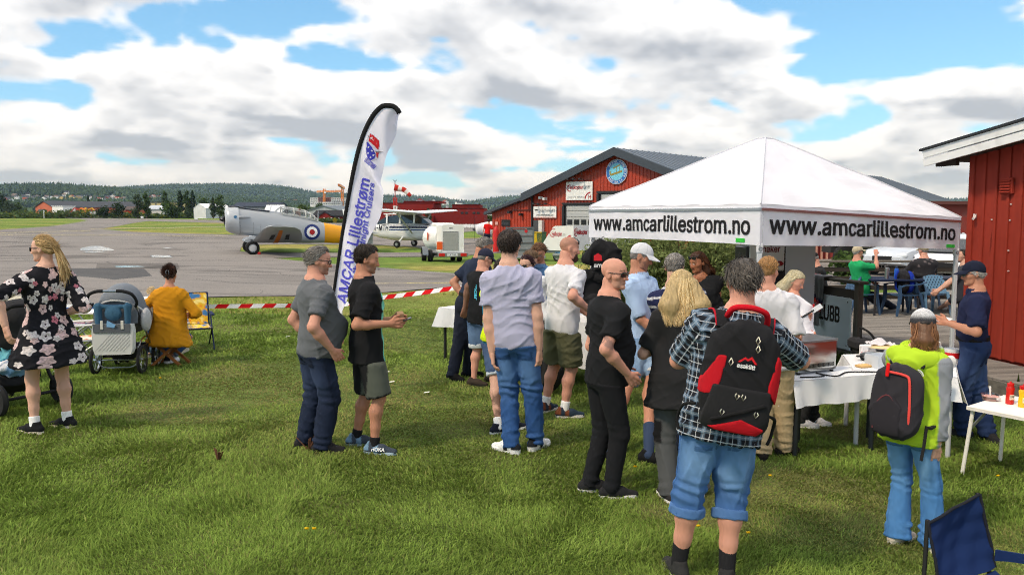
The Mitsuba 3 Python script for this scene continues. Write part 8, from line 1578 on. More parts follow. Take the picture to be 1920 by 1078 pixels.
for i,(u,v,l)in enumerate(((1113,562,'black cap stacked on top on the sales table by the tent leg'),(1110,574,'black cap under another cap on the sales table'))):c=at(u,v,9.8);k=thing('baseball_cap',l,'cap');F=Field();F.ell((0,0,0),(.09,.10,.075));F.cuts=[lambda P:-P[...,2]];part(k,'crown',tuple((lambda a:(a[0]+c,a[1]))(F.mesh(.012))),'cloth',(.014,.014,.016),smooth=True);part(k,'brim',thicken(np.array([[(.08*math.sin(g),-.09*math.cos(g)-e*.07,.006-.02*e)for g in np.linspace(-1,1,9)]for e in(0,.5,1)])+c,.006),'cloth',(.014,.014,.016),smooth=True)
k=thing('car_tyre','black car tyre standing below the sales table','tyre');c=G(1018,738);wheel(k,facing(c+[0,.1,.33],(-.9,-.43,0)),.33,.24,sr(40,40,42),'tread')
k=thing('cardboard_box','small brown cardboard box on the lawn behind the men','box');c=at(636,634,9.9);c[2]=float(gz(c[0],c[1]))+.05;c=G(636,648);put(k,box(c+[0,0,.055],(.13,.10,.11),M((0,0,0)),.004),'matte',sr(160,124,90))
# ------------------------------------------------------------------ feather banner
BD=9.0;fl=thing('feather_banner','tall white feather flag banner with blue and red lettering and black edge','banner')
edge=curve([at(u,v,BD)for u,v in[(622,584),(626,548),(634,492),(645,420),(655,362),(667,302),(680,257),(693,228),(707,208),(721,198.5),(735,199),(745,206),(749,213)]],70)
rt=curve([at(u,v,BD)for u,v in[(640,588),(652,560),(664,520),(678,478),(690,450),(703,425),(714,402),(720,380),(722,360),(714,342),(717,325),(722,300),(731,274),(740,252),(745,234),(747,219),(748.5,214)]],70)
def fsurf(a,b,off=0.0):
 a,b=np.asarray(a,float),np.asarray(b,float);i=np.clip(a,0,1)*69;E=np.stack([np.interp(i,np.arange(70),edge[:,k])for k in range(3)],-1);R_=np.stack([np.interp(i,np.arange(70),rt[:,k])for k in range(3)],-1)
 P=E*(1-b[...,None])+R_*b[...,None];P[...,1]+=(.05*np.sin(b*3.0+a*13)+.03*np.sin(a*31+b*5))*b*1.3-off;return P
aa,bb=np.meshgrid(np.linspace(0,1,90),np.linspace(0,1,22),indexing='ij');fab=part(fl,'fabric',gridsheet(fsurf(aa,bb)),'tarp',sr(238,236,250),smooth=True)
part(fl,'pole_sleeve',tube(edge,np.linspace(.015,.028,70),10),'matte',(.012,.012,.013),smooth=True);g0=np.array([edge[0,0]-.02,BD,float(gz(edge[0,0],BD))]);part(fl,'pole',tube([g0,edge[0]],.016,10),'paint',(.02,.02,.02),smooth=True);part(fl,'ground_spike',cat(box(g0+[0,0,.02],(.14,.03,.03),None,.008),box(g0+[0,0,.02],(.03,.14,.03),None,.008)),'metal',sr(80,80,84))
def pix_ab(u,v):
 """Flag coordinates of a photo pixel, found on the flag's own surface."""
 q=at(u,v,BD);A,B=np.meshgrid(np.linspace(0,1,280),np.linspace(0,1,60),indexing='ij');S=fsurf(A,B);S[...,1]=BD;i=np.argmin(((S-q)[...,[0,2]]**2).sum(-1));return A.ravel()[i],B.ravel()[i]
def flagtext(t,u0,v0,u1,v1,hpx,col,bold=True,shear=.15):
 m=text(t,1,1.0,bold,shear=shear);mm=trimesh.Trimesh(*m,process=False);vv,ff=trimesh.remesh.subdivide_to_size(mm.vertices,mm.faces,.9,10);L=vv[:,0].max();d=np.array([u1-u0,v1-v0],float);n_=np.array([d[1],-d[0]])/np.linalg.norm(d)
 U=u0+d[0]*vv[:,0]/L+n_[0]*vv[:,1]*hpx;V_=v0+d[1]*vv[:,0]/L+n_[1]*vv[:,1]*hpx
 A,B=np.meshgrid(np.linspace(0,1,280),np.linspace(0,1,60),indexing='ij');S=fsurf(A,B);S[...,1]=BD;tree_=cKDTree(S[...,[0,2]].reshape(-1,2));P=np.array([at(a,b,BD)for a,b in zip(U,V_)]);dd_,ii=tree_.query(P[:,[0,2]],k=4);w_=1/(dd_+1e-6);w_/=w_.sum(1,keepdims=True);a_,b_=(A.ravel()[ii]*w_).sum(1),(B.ravel()[ii]*w_).sum(1)
 part(fab,'lettering',(fsurf(a_,b_,.004+.003*vv[:,2]),ff),'matte',col,smooth=False)
BLU=sr(92,90,202)
flagtext('AMCAR Lillestrøm',650,571,693,336,19,BLU);flagtext('Home of the Midnight Cruisers',660,585,703,344,10.5,BLU);flagtext('LILLESTRØM',683,302,702,318,8,sr(110,104,196),True,0)
def flagpoly(pts,col,off,name='emblem'):
 pg=sg.Polygon(pts);tri=trimesh.creation.triangulate_polygon(pg,engine='earcut');v2,f2=trimesh.remesh.subdivide_to_size(np.c_[tri[0],np.zeros(len(tri[0]))],tri[1],6,8);ab=np.array([pix_ab(a,b)for a,b,_ in v2]);P=fsurf(ab[:,0],ab[:,1],off);n=len(P);Q=fsurf(ab[:,0],ab[:,1],off-.002);part(fab,name,(np.vstack([P,Q]),np.vstack([f2,f2[:,::-1]+n])),'matte',col,smooth=False)
flagpoly([(694,249),(700,253),(710,262),(712.5,272),(711,286),(707,300),(697,304),(690,300),(686.5,285),(687,268),(690,256)],sr(205,200,214),.004)
flagpoly([(694,251),(700,254.5),(710.5,264),(711.5,273),(709,281),(699,271),(691.5,264.5)],sr(196,36,44),.007);flagpoly([(688.5,266),(695,272),(701,282),(705,290),(703,298),(696,301.5),(690,298),(687.5,284)],sr(60,62,170),.007)
flagpoly([(705,286),(711,284),(708,297),(705.5,294)],sr(196,40,46),.008);flagpoly([(687,250),(689,252),(697,263),(694,262)],sr(120,116,124),.008);flagpoly([(704,284),(720,284.5),(706,287)],sr(120,116,124),.009)
for u,v in((692,277),(691.5,288),(698,283.5),(696,296),(701,292)):flagpoly([(u+2.3*(1 if i%2==0 else .42)*math.sin(i*math.pi/5),v-2.3*(1 if i%2==0 else .42)*math.cos(i*math.pi/5))for i in range(10)],sr(230,228,236),.010,'star')
flagtext('amcar',693.5,258.5,708.5,272.5,6,sr(235,230,236),True,0)
# ------------------------------------------------------------------ barrier tape
def tape(label,pts,wpx,n):
 k=thing('barrier_tape',label,'barrier tape');P=curve([at(u,v,Y)for u,v,Y in pts],n*4+1);wd=wpx/1560*np.interp(np.arange(n*4+1),np.linspace(0,n*4,len(pts)),[q[2]for q in pts])
 for i in range(n):
  s=slice(i*4,i*4+5);A=P[s];tw=.25*np.sin(np.arange(i*4,i*4+5)*.21);up=np.stack([0*tw,np.sin(tw),np.cos(tw)],1)*(wd[s]/2)[:,None];sh_=np.array([.03,0,0]);part(k,'stripe',thicken(np.stack([A-up-sh_,A+up+sh_],1),.002),'tarp',sr(205,34,40)if i%2 else sr(228,228,232),smooth=40)
tape('red and white barrier tape sagging behind the two men, right stretch',[(640,572,13.2),(718,558,12.8),(790,549,12.4),(856,540,12.0),(905,536,11.8)],9.5,15);tape('red and white barrier tape behind the yellow folding chair, left stretch',[(-40,572,13.2),(60,573.5,13.1),(190,575,13.0),(345,575,13.1),(440,574,13.2),(540,573,13.3),(640,572,13.2)],8.0,32)
for u,v,Y,l in((905,536,11.8,'right end'),(640,572,13.2,'middle'),(-40,572,13.2,'left end')):q=at(u,v,Y);k=thing('tape_post',f'thin white post holding the barrier tape at its {l}','post');put(k,rod((q[0],Y+.02,float(gz(q[0],Y))),(q[0],Y+.02,q[2]+.12),.012,8),'paint',WHITE)
# ------------------------------------------------------------------ rucksacks worn on the back
def rucksack(p,label,zlo,zhi,half,depth,cols,back=-.085):
 """Packed rucksack in the wearer's torso frame; heights are shares of stature."""
 k=thing('rucksack',label,'rucksack');h=p['H'];o,R,_=p['fr'];L=lambda x,y,z:np.array([x,y,z])*h
 def shape(inf=0.0):
  F=Field();zm=(zlo+zhi)/2;hz=(zhi-zlo)/2
  def f(P):
   q=(P-L(0,back-depth*.5,zm))/h;t=np.clip((q[...,2]+hz)/(2*hz),0,1);w=half*(.90+.16*np.sin(np.pi*np.clip(t*.9+.08,0,1))-.30*np.clip((t-.78)/.22,0,1)**2);d=depth*.55*(1.05-.25*t)
   e=(np.abs(q[...,0]/w)**3.2+np.abs(q[...,1]/d)**2.6+np.abs(q[...,2]/hz)**4.5)**(1/3.2);return((e-1)*min(half,depth)*.8-inf)*h
  F.p.append((f,L(-half*1.3,back-depth*1.25,zlo-.02),L(half*1.3,back+depth*.3,zhi+.02),.01))
  return F
 put_=lambda name,q,bs,col,par=None,**kw:part(par or k,name,(W(p,o+q[0]@R.T),q[1]),bs,col,**kw)
 v,f=shape().mesh(.012);v=wrinkle(v,f,.008,9,5);put_('bag',(v,f),'cloth',cols[0],smooth=True)
 def patch(name,poly,inf,col):
  F=shape(inf);P_=np.array(poly)*h;n=len(P_);ar=sum(P_[i][0]*P_[(i+1)%n][1]-P_[(i+1)%n][0]*P_[i][1]for i in range(n));P_=P_ if ar>0 else P_[::-1]
  for i in range(n):
   a,b=P_[i],P_[(i+1)%n];d=(b-a)/np.linalg.norm(b-a);F.cuts.append(lambda Q,a=a,nx=d[1],nz=-d[0]:(Q[...,0]-a[0])*nx+(Q[...,2]-a[1])*nz)
  F.cuts.append(lambda Q:Q[...,1]-(back-depth*.42)*h);v,f=F.mesh(.009);return put_(name,(v,f),'cloth',col,smooth=True)
 return k,put_,patch,L
p=PLAID;BR=sr(178,22,34)
k,put_,patch,L=rucksack(p,'large black rucksack with red panels worn by the man in the plaid shirt',.505,.822,.100,.115,[(.014,.014,.016)])
patch('side_panel',[(-.118,.600),(-.066,.605),(-.052,.72),(-.078,.715),(-.114,.63)],.004,BR);patch('side_panel',[(.120,.585),(.070,.635),(.088,.74),(.108,.72),(.124,.64)],.004,BR)
patch('front_pocket',[(-.088,0.505),(.088,0.505),(.094,.54),(.080,0.635),(-.080,0.635),(-.094,.54)],.012,(.018,.018,.020));patch('pocket_panel',[(-.078,0.515),(-.055,0.508),(.060,0.508),(.080,0.525),(.062,0.572),(.010,0.550),(-.05,0.568)],.017,BR);patch('strip',[(-.076,0.540),(-.070,0.532),(.074,0.595),(.068,0.605)],.020,(.012,.012,.013))
yb=-.085-.115*1.04
for x,z in((.018,0.785),(.022,0.762),(-.045,0.715),(-.012,0.625),(.006,0.625),(-.045,0.575),(.048,0.583)):
 q=tube(np.array([L(x,yb-.006,z),L(x-.006,yb-.012,z-.012),L(x,yb-.012,z-.022),L(x+.006,yb-.010,z-.012),L(x,yb-.006,z)]),.0028,6);put_('zip_pull',q,'metal',sr(215,210,190),smooth=True)
tm=np.eye(4);tm[:3,0],tm[:3,1],tm[:3,2],tm[:3,3]=(1,0,0),(0,0,1),(0,-1,0),L(-.026,yb-.004,.692);put_('lettering',text('asaklitt',.022,.005,True,.092,tm),'matte',sr(230,230,230));tm2=tm.copy();tm2[2,3]+=.028;put_('emblem',prism([(0,0),(.035,.03),(.05,.022),(.068,.036),(.10,0),(.086,0),(.066,.022),(.05,.010),(.034,.018),(.014,0)],.005,tm2),'matte',sr(205,30,40))
put_('grab_handle',tube(curve([L(-.055,-.10,.825),L(-.045,-.135,.852),L(0,-.15,.860),L(.045,-.135,.85),L(.06,-.10,.815)],20),.016,10),'cloth',sr(196,20,36),smooth=True)
for s in(-1,1):
 pts=curve([L(s*.062,-.105,.79),L(s*.072,-.05,.835),L(s*.082,.03,.815),L(s*.085,.075,.74),L(s*.085,.07,.64),L(s*.10,-.02,.56)],30);d=np.gradient(pts,axis=0);d/=np.linalg.norm(d,axis=1,keepdims=True);w=np.cross(d,np.array([0,0,1.0])+0*d);w=np.tile([1.0,0,0],(30,1));put_('shoulder_strap',thicken(np.stack([pts-w*.034,pts,pts+w*.034],1),.018),'cloth',(.016,.016,.018),smooth=40);put_('strap_piping',tube(pts[:16]+w[:16]*s*.036+[0,0,.006],.006,6),'cloth',sr(170,24,40),smooth=True)
 put_('compression_strap',tube(curve([L(s*.105,-.12,.56),L(s*.135,-.09,.545),L(s*.14,-.06,.50),L(s*.13,-.07,.47)],12),.009,6),'cloth',(.014,.014,.015),smooth=True)
p=LIME;k,put_,patch,L=rucksack(p,'dark grey rucksack with coral piping slung on the girl in lime',.47,.775,.100,.105,[sr(50,48,54)],-.080)
yb=-.080-.105*1.03
put_('piping',tube(curve([L(.035,yb+.006,.735),L(.062,yb+.008,.728),L(.074,yb+.010,.66),L(.080,yb+.012,.58),L(.078,yb+.02,.535)],30),.0085,8),'cloth',sr(225,80,74),smooth=True);put_('piping',tube(curve([L(-.02,yb+.004,.738),L(.035,yb+.006,.736)],10),.008,8),'cloth',sr(225,80,74),smooth=True);put_('pull_tab',box(L(-.02,yb-.004,.745),(.022,.012,.085),None,.004),'cloth',sr(220,26,30));put_('pocket_seam',tube(curve([L(-.06,yb+.004,.50),L(-.055,yb+.002,.60),L(-.01,yb,.645),L(.03,yb,.60),L(.035,yb+.004,.50)],24),.004,6),'cloth',sr(120,60,66),smooth=True);patch('front_pocket',[(-.075,.485),(.05,.485),(.052,.60),(.0,.655),(-.07,.60)],.006,sr(46,44,50))
for s in(-1,1):pts=curve([L(s*.055,-.09,.765),L(s*.070,-.045,.812),L(s*.084,.03,.795),L(s*.095,.07,.70),L(s*.108,.02,.58),L(s*.102,-.06,.53)],26);w=np.tile([1.0,.0,0],(26,1));put_('shoulder_strap',thicken(np.stack([pts-w*.024,pts,pts+w*.024],1),.014),'cloth',(.02,.02,.023),smooth=40)
put_('strap_tail',thicken(np.array([[L(.098,-.075,.54),L(.110,-.075,.54)],[L(.102,-.085,.46),L(.114,-.085,.46)],[L(.098,-.085,.40),L(.110,-.085,.40)]]),.006),'cloth',(.02,.02,.022))
lg=W(p,p['fr'][0]+p['fr'][1]@(np.array([.055,-.098,.735])*p['H']));part(p['key']+'__jacket','logo',tf(cat(*[prism(arc(0,0,r0,r0+.007,0,90),.003)for r0 in(.008,.020,.032)]),frame(lg,p['RW'][:,0],-p['RW'][:,1])),'matte',sr(220,225,215))
# ------------------------------------------------------------------ pushchairs
def ringwheel(parent,m,r,w,sp=10):
 t=part(parent,'wheel',tf(lathe([(r-w*1.1,-w*.5),(r-w*.3,-w*.55),(r,0),(r-w*.3,w*.55),(r-w*1.1,w*.5),(r-w*1.1,-w*.5)],30),m),'matte',(.018,.018,.019),smooth=50);part(t,'rim',tf(lathe([(r-w*1.5,-w*.35),(r-w*1.05,-w*.4),(r-w*1.05,w*.4),(r-w*1.5,w*.35),(r-w*1.5,-w*.35)],30),m),'chrome',sr(190,192,196),smooth=50)
 part(t,'spokes',cat(*[tf(rod((0,0,0),((r-w*1.2)*math.cos(a),(r-w*1.2)*math.sin(a),0),.0028,5),m)for a in np.arange(sp)*2*np.pi/sp],tf(lathe([(0,-w*.7),(.02,-w*.7),(.02,w*.7),(0,w*.7)],12),m)),'chrome',sr(190,192,196));labels[t+'__spokes']=dict(kind='stuff');return t
g=G(224,702);pc=thing('pushchair','grey and white pushchair with blue organiser bag beside the seated woman','pushchair');B=M(g,6,s=np.array([.88,1,1.03]));CHR=sr(175,178,182)
P=lambda name,q,mt,col,par=None,**kw:part(par or pc,name,tf(q,B),mt,col,**kw)
for x in(-.30,.30):ringwheel(pc,B@facing((x,0,.17),(1,0,0)),.17,.035);ringwheel(pc,B@facing((x*.86,.62,.13),(1,0,0)),.13,.03)
P('axle',rod((-.30,0,.17),(.30,0,.17),.010),'chrome',CHR,smooth=True);P('axle',rod((-.26,.62,.13),(.26,.62,.13),.009),'chrome',CHR,smooth=True)
for s in(-1,1):
 P('chassis_tube',tube(curve([(s*.28,0,.17),(s*.24,.05,.30),(s*.24,.30,.40),(s*.25,.62,.14)],20),.011,8),'chrome',CHR,smooth=True);P('chassis_tube',tube(curve([(s*.25,.58,.18),(s*.26,.25,.50),(s*.27,-.08,.84)],20),.012,8),'chrome',CHR,smooth=True);P('spring',tube(np.array([[s*.25+.022*math.cos(t),.04+.022*math.sin(t),.18+t*.0035]for t in np.linspace(0,44,120)]),.004,5),'chrome',CHR,smooth=True)
P('bumper_bar',tube(curve([(-.29,-.02,.20),(-.20,-.03,.10),(-.12,-.03,.085),(.12,-.03,.085),(.20,-.03,.10),(.29,-.02,.20)],26),.009,8),'chrome',CHR,smooth=True)
P('basket',tf(thicken(np.array([[(x,y,z)for x,y in((-.22,.05),(.22,.05),(.22,.5),(-.22,.5),(-.22,.05))]for z in(.19,.30)]),.01),np.eye(4)),'cloth',(.02,.02,.022),smooth=40);P('basket_rail',tube(np.array([(-.23,.04,.30),(.23,.04,.30),(.23,.5,.30),(-.23,.5,.30),(-.23,.04,.30)]),.006,6),'chrome',CHR)
F=Field();F.ell((0,.2,.24),(.20,.16,.08));F.ell((-.08,.1,.26),(.1,.08,.06));v,f=F.mesh(.015);P('folded_blanket',(wrinkle(v,f,.03,12,3),f),'cloth',(.03,.03,.034),smooth=True)
F=Field();F.cone((0,.15,.62),(0,.62,.60),.20,.18,.05);F.ell((0,.40,.62),(.29,.36,.17),k=.06);v,f=F.mesh(.018);P('carrycot',(wrinkle(v,f,.008,8,3),f),'cloth',sr(88,92,98),smooth=True)
rings=[]
for a in np.linspace(-.15,1.85,9):n_=np.linspace(0,np.pi,17);rr_=.335+.006*math.cos(a*8*np.pi/2);rings.append(np.stack([.315*np.cos(n_),.20+(-.27*math.cos(a)*np.sin(n_)),.66+1.12*rr_*np.sin(n_)*(.55+.45*math.sin(max(a,0.0)if a<1.57 else 1.57))+0*n_],1))
P('hood',thicken(np.array(rings),.012),'cloth',sr(112,118,126),smooth=50);P('hood_edge',tube(rings[0],.012,8),'cloth',sr(200,200,198),smooth=True);P('hood_back',tf(prism([(-.28,.0),(.28,.0),(.285,.12),(.20,.26),(.08,.31),(-.08,.31),(-.20,.26),(-.285,.12)],.015),frame((0,-.045,.60),(1,0,0),(0,-1,.12))),'cloth',sr(104,110,118))
for x in(-.17,.02):P('hood_badge',tf(box((x,.20,.018),(.05,.025,.004)),frame((0,-.045,.60),(1,0,0),(0,-1,.12))),'matte',(.015,.015,.016))
hp=curve([(-.275,-.08,.80),(-.31,-.13,.86),(-.27,-.18,.945),(-.12,-.20,.985),(.12,-.20,.985),(.27,-.18,.945),(.31,-.13,.86),(.275,-.08,.80)],50);P('handle',tube(hp[:21],.019,10),'matte',(.016,.016,.018),smooth=True);P('handle',tube(hp[29:],.019,10),'matte',(.016,.016,.018),smooth=True);P('handle_centre',tube(hp[20:30],.014,10),'chrome',CHR,smooth=True)
F=Field();F.ell((0,-.12,.72),(.11,.045,.085),k=.02);F.cone((-.19,-.12,.80),(-.185,-.12,.62),.046,.042,.01);F.cone((.19,-.12,.80),(.185,-.12,.62),.046,.042,.01);F.cone((-.22,-.11,.80),(.22,-.11,.80),.025,k=.02);v,f=F.mesh(.014);P('organiser_bag',(wrinkle(v,f,.010,10,6),f),'cloth',sr(58,94,120),smooth=True)
bag=[(-.225,.26),(.225,.26),(.25,.32),(.26,.52),(.245,.60),(-.245,.60),(-.26,.52),(-.25,.32)];P('changing_bag',tf(prism(bag,.12),frame((0,-.06,0),(1,0,0),(0,-1,0))),'cloth',sr(202,202,200),smooth=30)
for i in range(9):P('quilt_seam',tf(beam((-.225+i*.045,.30,.122),(-.225+min(i+5,10)*.045,.30+(min(i+5,10)-i)*.042,.122),.006,.004,up=(0,0,1)),frame((0,-.06,0),(1,0,0),(0,-1,0))),'cloth',sr(168,168,168))
P('bag_flap',tf(prism([(-.23,.51),(.23,.51),(.24,.61),(-.24,.61)],.014,None,.118),frame((0,-.06,0),(1,0,0),(0,-1,0))),'cloth',sr(92,96,102));P('tissue',tf(thicken(np.array([[(-.06,.58,.13),(.04,.57,.14)],[(-.05,.65,.13),(.06,.60,.15)]]),.01),frame((0,-.06,0),(1,0,0),(0,-1,0))),'cloth',sr(120,165,205))
for x in(-.12,.14):P('strap',tf(box((x,.60,.135),(.035,.10,.012),None,.003),frame((0,-.06,0),(1,0,0),(0,-1,0))),'cloth',sr(200,198,190))
P('side_bag',Field().ell((.33,.12,.62),(.06,.12,.14)).mesh(.016),'cloth',sr(180,180,182),smooth=True)
g=G(58,770);pc=thing('pushchair','black pushchair at the left edge held by the woman in the floral dress','pushchair');B=M(g,62);BKP=(.018,.018,.02)
P('axle',rod((-.30,0,.15),(.30,0,.15),.016),'matte',BKP,smooth=True)
for x in(-.32,.32):t=P('wheel',tf(lathe([(.07,-.02),(.15,-.028),(.165,0),(.15,.028),(.07,.02),(.07,-.02)],28),facing((x,0,.165),(1,0,0))),'matte',(.02,.02,.021),smooth=45);P('hub',tf(lathe([(0,-.03),(.075,-.022),(.075,.022),(0,.03)],18),facing((x,0,.165),(1,0,0))),'matte',sr(60,62,64),par=t)
for x in(-.2,.2):P('wheel',tf(lathe([(0,-.02),(.10,-.024),(.11,0),(.10,.024),(0,.02)],24),facing((x,.72,.11),(1,0,0))),'matte',(.02,.02,.021),smooth=45)
for s in(-1,1):P('frame_tube',tube(curve([(s*.29,0,.18),(s*.26,.12,.40),(s*.26,.10,.72),(s*.25,-.10,1.02)],24),.017,8),'matte',BKP,smooth=True);P('frame_tube',tube(curve([(s*.26,.12,.42),(s*.22,.45,.30),(s*.2,.72,.14)],16),.015,8),'matte',BKP,smooth=True);P('gusset',box((s*.28,.02,.22),(.05,.10,.12),None,.02),'matte',BKP)
P('handle',tube(curve([(-.25,-.10,1.02),(-.22,-.15,1.05),(.22,-.15,1.05),(.25,-.10,1.02)],16),.020,10),'matte',BKP,smooth=True);F=Field();F.ell((0,.32,.30),(.24,.30,.14),k=.03);v,f=F.mesh(.02);P('basket',(wrinkle(v,f,.02,8,4),f),'cloth',BKP,smooth=True)
F=Field();F.ell((0,.32,.72),(.24,.34,.18),k=.04);F.ell((0,.16,.86),(.24,.18,.22),k=.05);v,f=F.mesh(.02);P('seat_unit',(wrinkle(v,f,.015,8,2),f),'cloth',(.028,.028,.03),smooth=True);F=Field();F.ell((-.05,.12,.44),(.17,.12,.07));F.ell((.1,.14,.43),(.1,.1,.06));v,f=F.mesh(.015);P('clothes_bundle',(wrinkle(v,f,.03,12,9),f),'cloth',lambda v:np.where((meshkit.noise(v*13,2)>.52)[:,None],np.array(sr(225,225,230)),np.array(sr(110,150,190))),smooth=True)
F=Field();F.ell((0,0,0),(.10,.09,.14),k=.03);F.cone((0,0,.10),(.03,0,.20),.05,.02,.04);v,f=F.mesh(.012);k=thing('plastic_bag','turquoise plastic bag hanging from the black pushchair handle','bag');put(k,(wrinkle(v,f,.025,13,5)+at(17,655,8.0),f),'tarp',sr(130,205,220),smooth=True)
# ------------------------------------------------------------------ folding chairs, stool, camping table
def lawnchair(label,g,rz,framec,webs,arm=None,seat=.38,back=.46,w=.46,rec=22,wdt=.05):
 k=thing('folding_chair',label,'chair');B=M(g,rz);P=lambda name,q,mt,col,**kw:part(k,name,tf(q,B),mt,col,**kw);a=math.radians(rec);h=w/2
 bt=np.array([0,-.20-back*math.sin(a),seat+back*math.cos(a)])
 for s in(-1,1):
  P('leg',tube(np.array([(s*h,.24,seat),(s*h,.24-.03,seat-.02),(s*h,-.30,.0)]),.011,8),'metal',framec,smooth=True);P('leg',tube(np.array([(s*(h+.02),.26,.0),(s*(h+.02),-.16,seat+.15)]),.011,8),'metal',framec,smooth=True);P('back_post',tube(np.array([(s*h,-.18,seat-.04),(s*h,bt[1],bt[2])]),.011,8),'metal',framec,smooth=True);P('armrest',box((s*(h+.02),.02,seat+.19),(.05,.42,.022),None,.008),'matte',arm if arm is not None else framec);P('seat_rail',rod((s*h,-.2,seat),(s*h,.25,seat),.011),'metal',framec,smooth=True)
 P('top_bar',rod((-h,bt[1],bt[2]),(h,bt[1],bt[2]),.011),'metal',framec,smooth=True);P('front_bar',rod((-h,.25,seat),(h,.25,seat),.011),'metal',framec,smooth=True)
 return k,P,bt,h
k,P,bt,h=lawnchair('navy framed folding chair with a yellow and blue patterned back',G(368,652),205,sr(36,44,72),None,sr(34,42,74),.30,.48,.40,18)
def pat(v):n_=meshkit.noise(v*np.array([22,22,13]),5);c=np.tile(np.array(sr(222,176,48)),(len(v),1));c[n_>.60]=sr(70,120,170);c[(n_>.50)&(n_<=.54)]=sr(225,120,40);c[n_<.25]=sr(236,215,130);return c
def panel(c0,c1,h,nrow,t):return thicken(np.array([[c0+(c1-c0)*a+np.array([x,0,0])for x in np.linspace(-h,h,24)]for a in np.linspace(0,1,nrow)]),t)
P('back_panel',panel(np.array([0,-.19,.32]),bt,h-.015,40,.018),'cloth',pat,smooth=False);P('seat_panel',panel(np.array([0,-.18,.305]),np.array([0,.24,.305]),h-.015,26,.018),'cloth',pat,smooth=False)
k,P,bt,h=lawnchair('white folding chair with an orange flowered seat behind the floral dress',G(150,690),-62,sr(205,206,206),None,sr(225,225,222),.36,.44,.46,30)
fl2=lambda v:np.where((meshkit.noise(v*24,7)>.56)[:,None],np.array(sr(205,110,60)),np.array(sr(226,220,204)))
P('seat_panel',panel(np.array([0,-.18,.365]),np.array([0,.24,.365]),h-.015,26,.016),'cloth',fl2,smooth=False);P('back_panel',panel(np.array([0,-.20,.39]),bt,h-.015,30,.016),'cloth',fl2,smooth=False)
k,P,bt,h=lawnchair('low folding chair with red, white and blue striped seat farther behind',G(136,664),-80,sr(190,192,195),None,sr(60,90,150),.40,.40,.44,24)
for i in range(7):P('web_strap',box((-.18+i*.06,.03,.41),(.05,.44,.006)),'cloth',[sr(200,60,66),sr(225,225,225),sr(90,150,190)][i%3]);P('web_strap',tf(box((-.18+i*.06,0,0),(.05,.006,.40)),M((0,(bt[1]-.2)/2,(bt[2]+.42)/2),0,math.degrees(math.atan2(-(-.2-bt[1]),bt[2]-.42)))),'cloth',[sr(200,60,66),sr(225,225,225),sr(90,150,190)][i%3])
k=thing('garden_chair','cream plastic chair back at the left edge of the photo','chair');c=at(8,590,9.3);part(k,'backrest',thicken(np.array([[(c[0]+x*(1-.25*max(0,t-.7)),c[1]+.1*t,c[2]-.32+t*.52)for x in np.linspace(-.16,.16,8)]for t in np.linspace(0,1,12)]),.03),'matte',sr(222,214,196),smooth=40);part(k,'seat',box((c[0]+.05,c[1]-.18,c[2]-.36),(.42,.40,.04),M((0,0,0)),.015),'matte',sr(222,214,196))
for x in(-.12,.2):
 for y in(-.34,0):part(k,'leg',rod((c[0]+x,c[1]+y,float(gz(c[0],c[1]))),(c[0]+x,c[1]+y,c[2]-.37),.016),'matte',sr(215,208,190),smooth=True)
st=G(320,684);k=thing('folding_stool','wooden X-legged folding stool under the seated woman','stool');WD=sr(150,96,52)
for y in(-.14,.14):
 for s in(-1,1):part(k,'leg',beam((st[0]+s*.19,st[1]+y+s*.012,st[2]),(st[0]-s*.17,st[1]+y+s*.012,st[2]+.32),.034,.02,up=(0,1,0)),'matte',jit(WD,.08,rng(int(9+y*10+s))))
part(k,'seat',thicken(np.array([[(st[0]+x,st[1]+y,st[2]+.33-.04*math.cos(x*7))for x in np.linspace(-.18,.18,10)]for y in(-.16,0,.16)]),.012),'cloth',sr(205,200,190),smooth=40)
q=at(182,588,10.9);k=thing('camping_table','small white camping table behind the grey pushchair','table');g0=float(gz(q[0],q[1]));part(k,'table_top',box((q[0],q[1]+.25,q[2]),(.62,.5,.025),None,.006),'matte',WHITE)
for s in(-1,1):
 for y in(0,.5):part(k,'leg',rod((q[0]+s*.24,q[1]+y+.0,q[2]-.02),(q[0]-s*.20,q[1]+y,g0),.011),'metal',sr(165,168,170),smooth=True)
k=thing('water_bottle','clear water bottle with blue cap on the camping table','bottle');c=np.array([q[0]+.06,q[1]+.15,q[2]+.013]);part(k,'bottle',lathe([(0,0),(.032,0),(.034,.02),(.034,.15),(.014,.19),(.014,.205),(0,.205)],16,M(c)),'gloss',sr(190,205,220),smooth=40);part(k,'cap',lathe([(.017,.20),(.017,.225),(0,.226)],14,M(c)),'paint',sr(40,70,180),smooth=40)
c=at(276,566,11.0);k=thing('tray_table','round white tray table with a red rim between pushchair and seated woman','table');part(k,'top',lathe([(0,0),(.22,0),(.26,.05),(0,.05)],28,M(c)),'paint',WHITE,smooth=40);part(k,'rim',lathe([(.255,-.015),(.275,.0),(.275,.025),(.255,.012)],28,M(c)),'paint',sr(190,40,48),smooth=40);part(k,'stand',rod((c[0],c[1],float(gz(c[0],c[1]))),c,.03),'paint',sr(52,70,110),smooth=True)
c=G(287,676);k=thing('storage_box','cream storage box on the grass behind the wooden stool','box');c[1]+=.5;part(k,'body',box(c+[.03,0,.20],(.40,.30,.38),M((0,0,0)),.02),'matte',sr(190,182,165));part(k,'lid',box(c+[.03,0,.405],(.43,.33,.035),M((0,0,0)),.012),'matte',sr(205,198,182))
k=thing('camp_chair','navy fabric camping chair in the right foreground','chair');D=3.9;NV=sr(24,44,88)
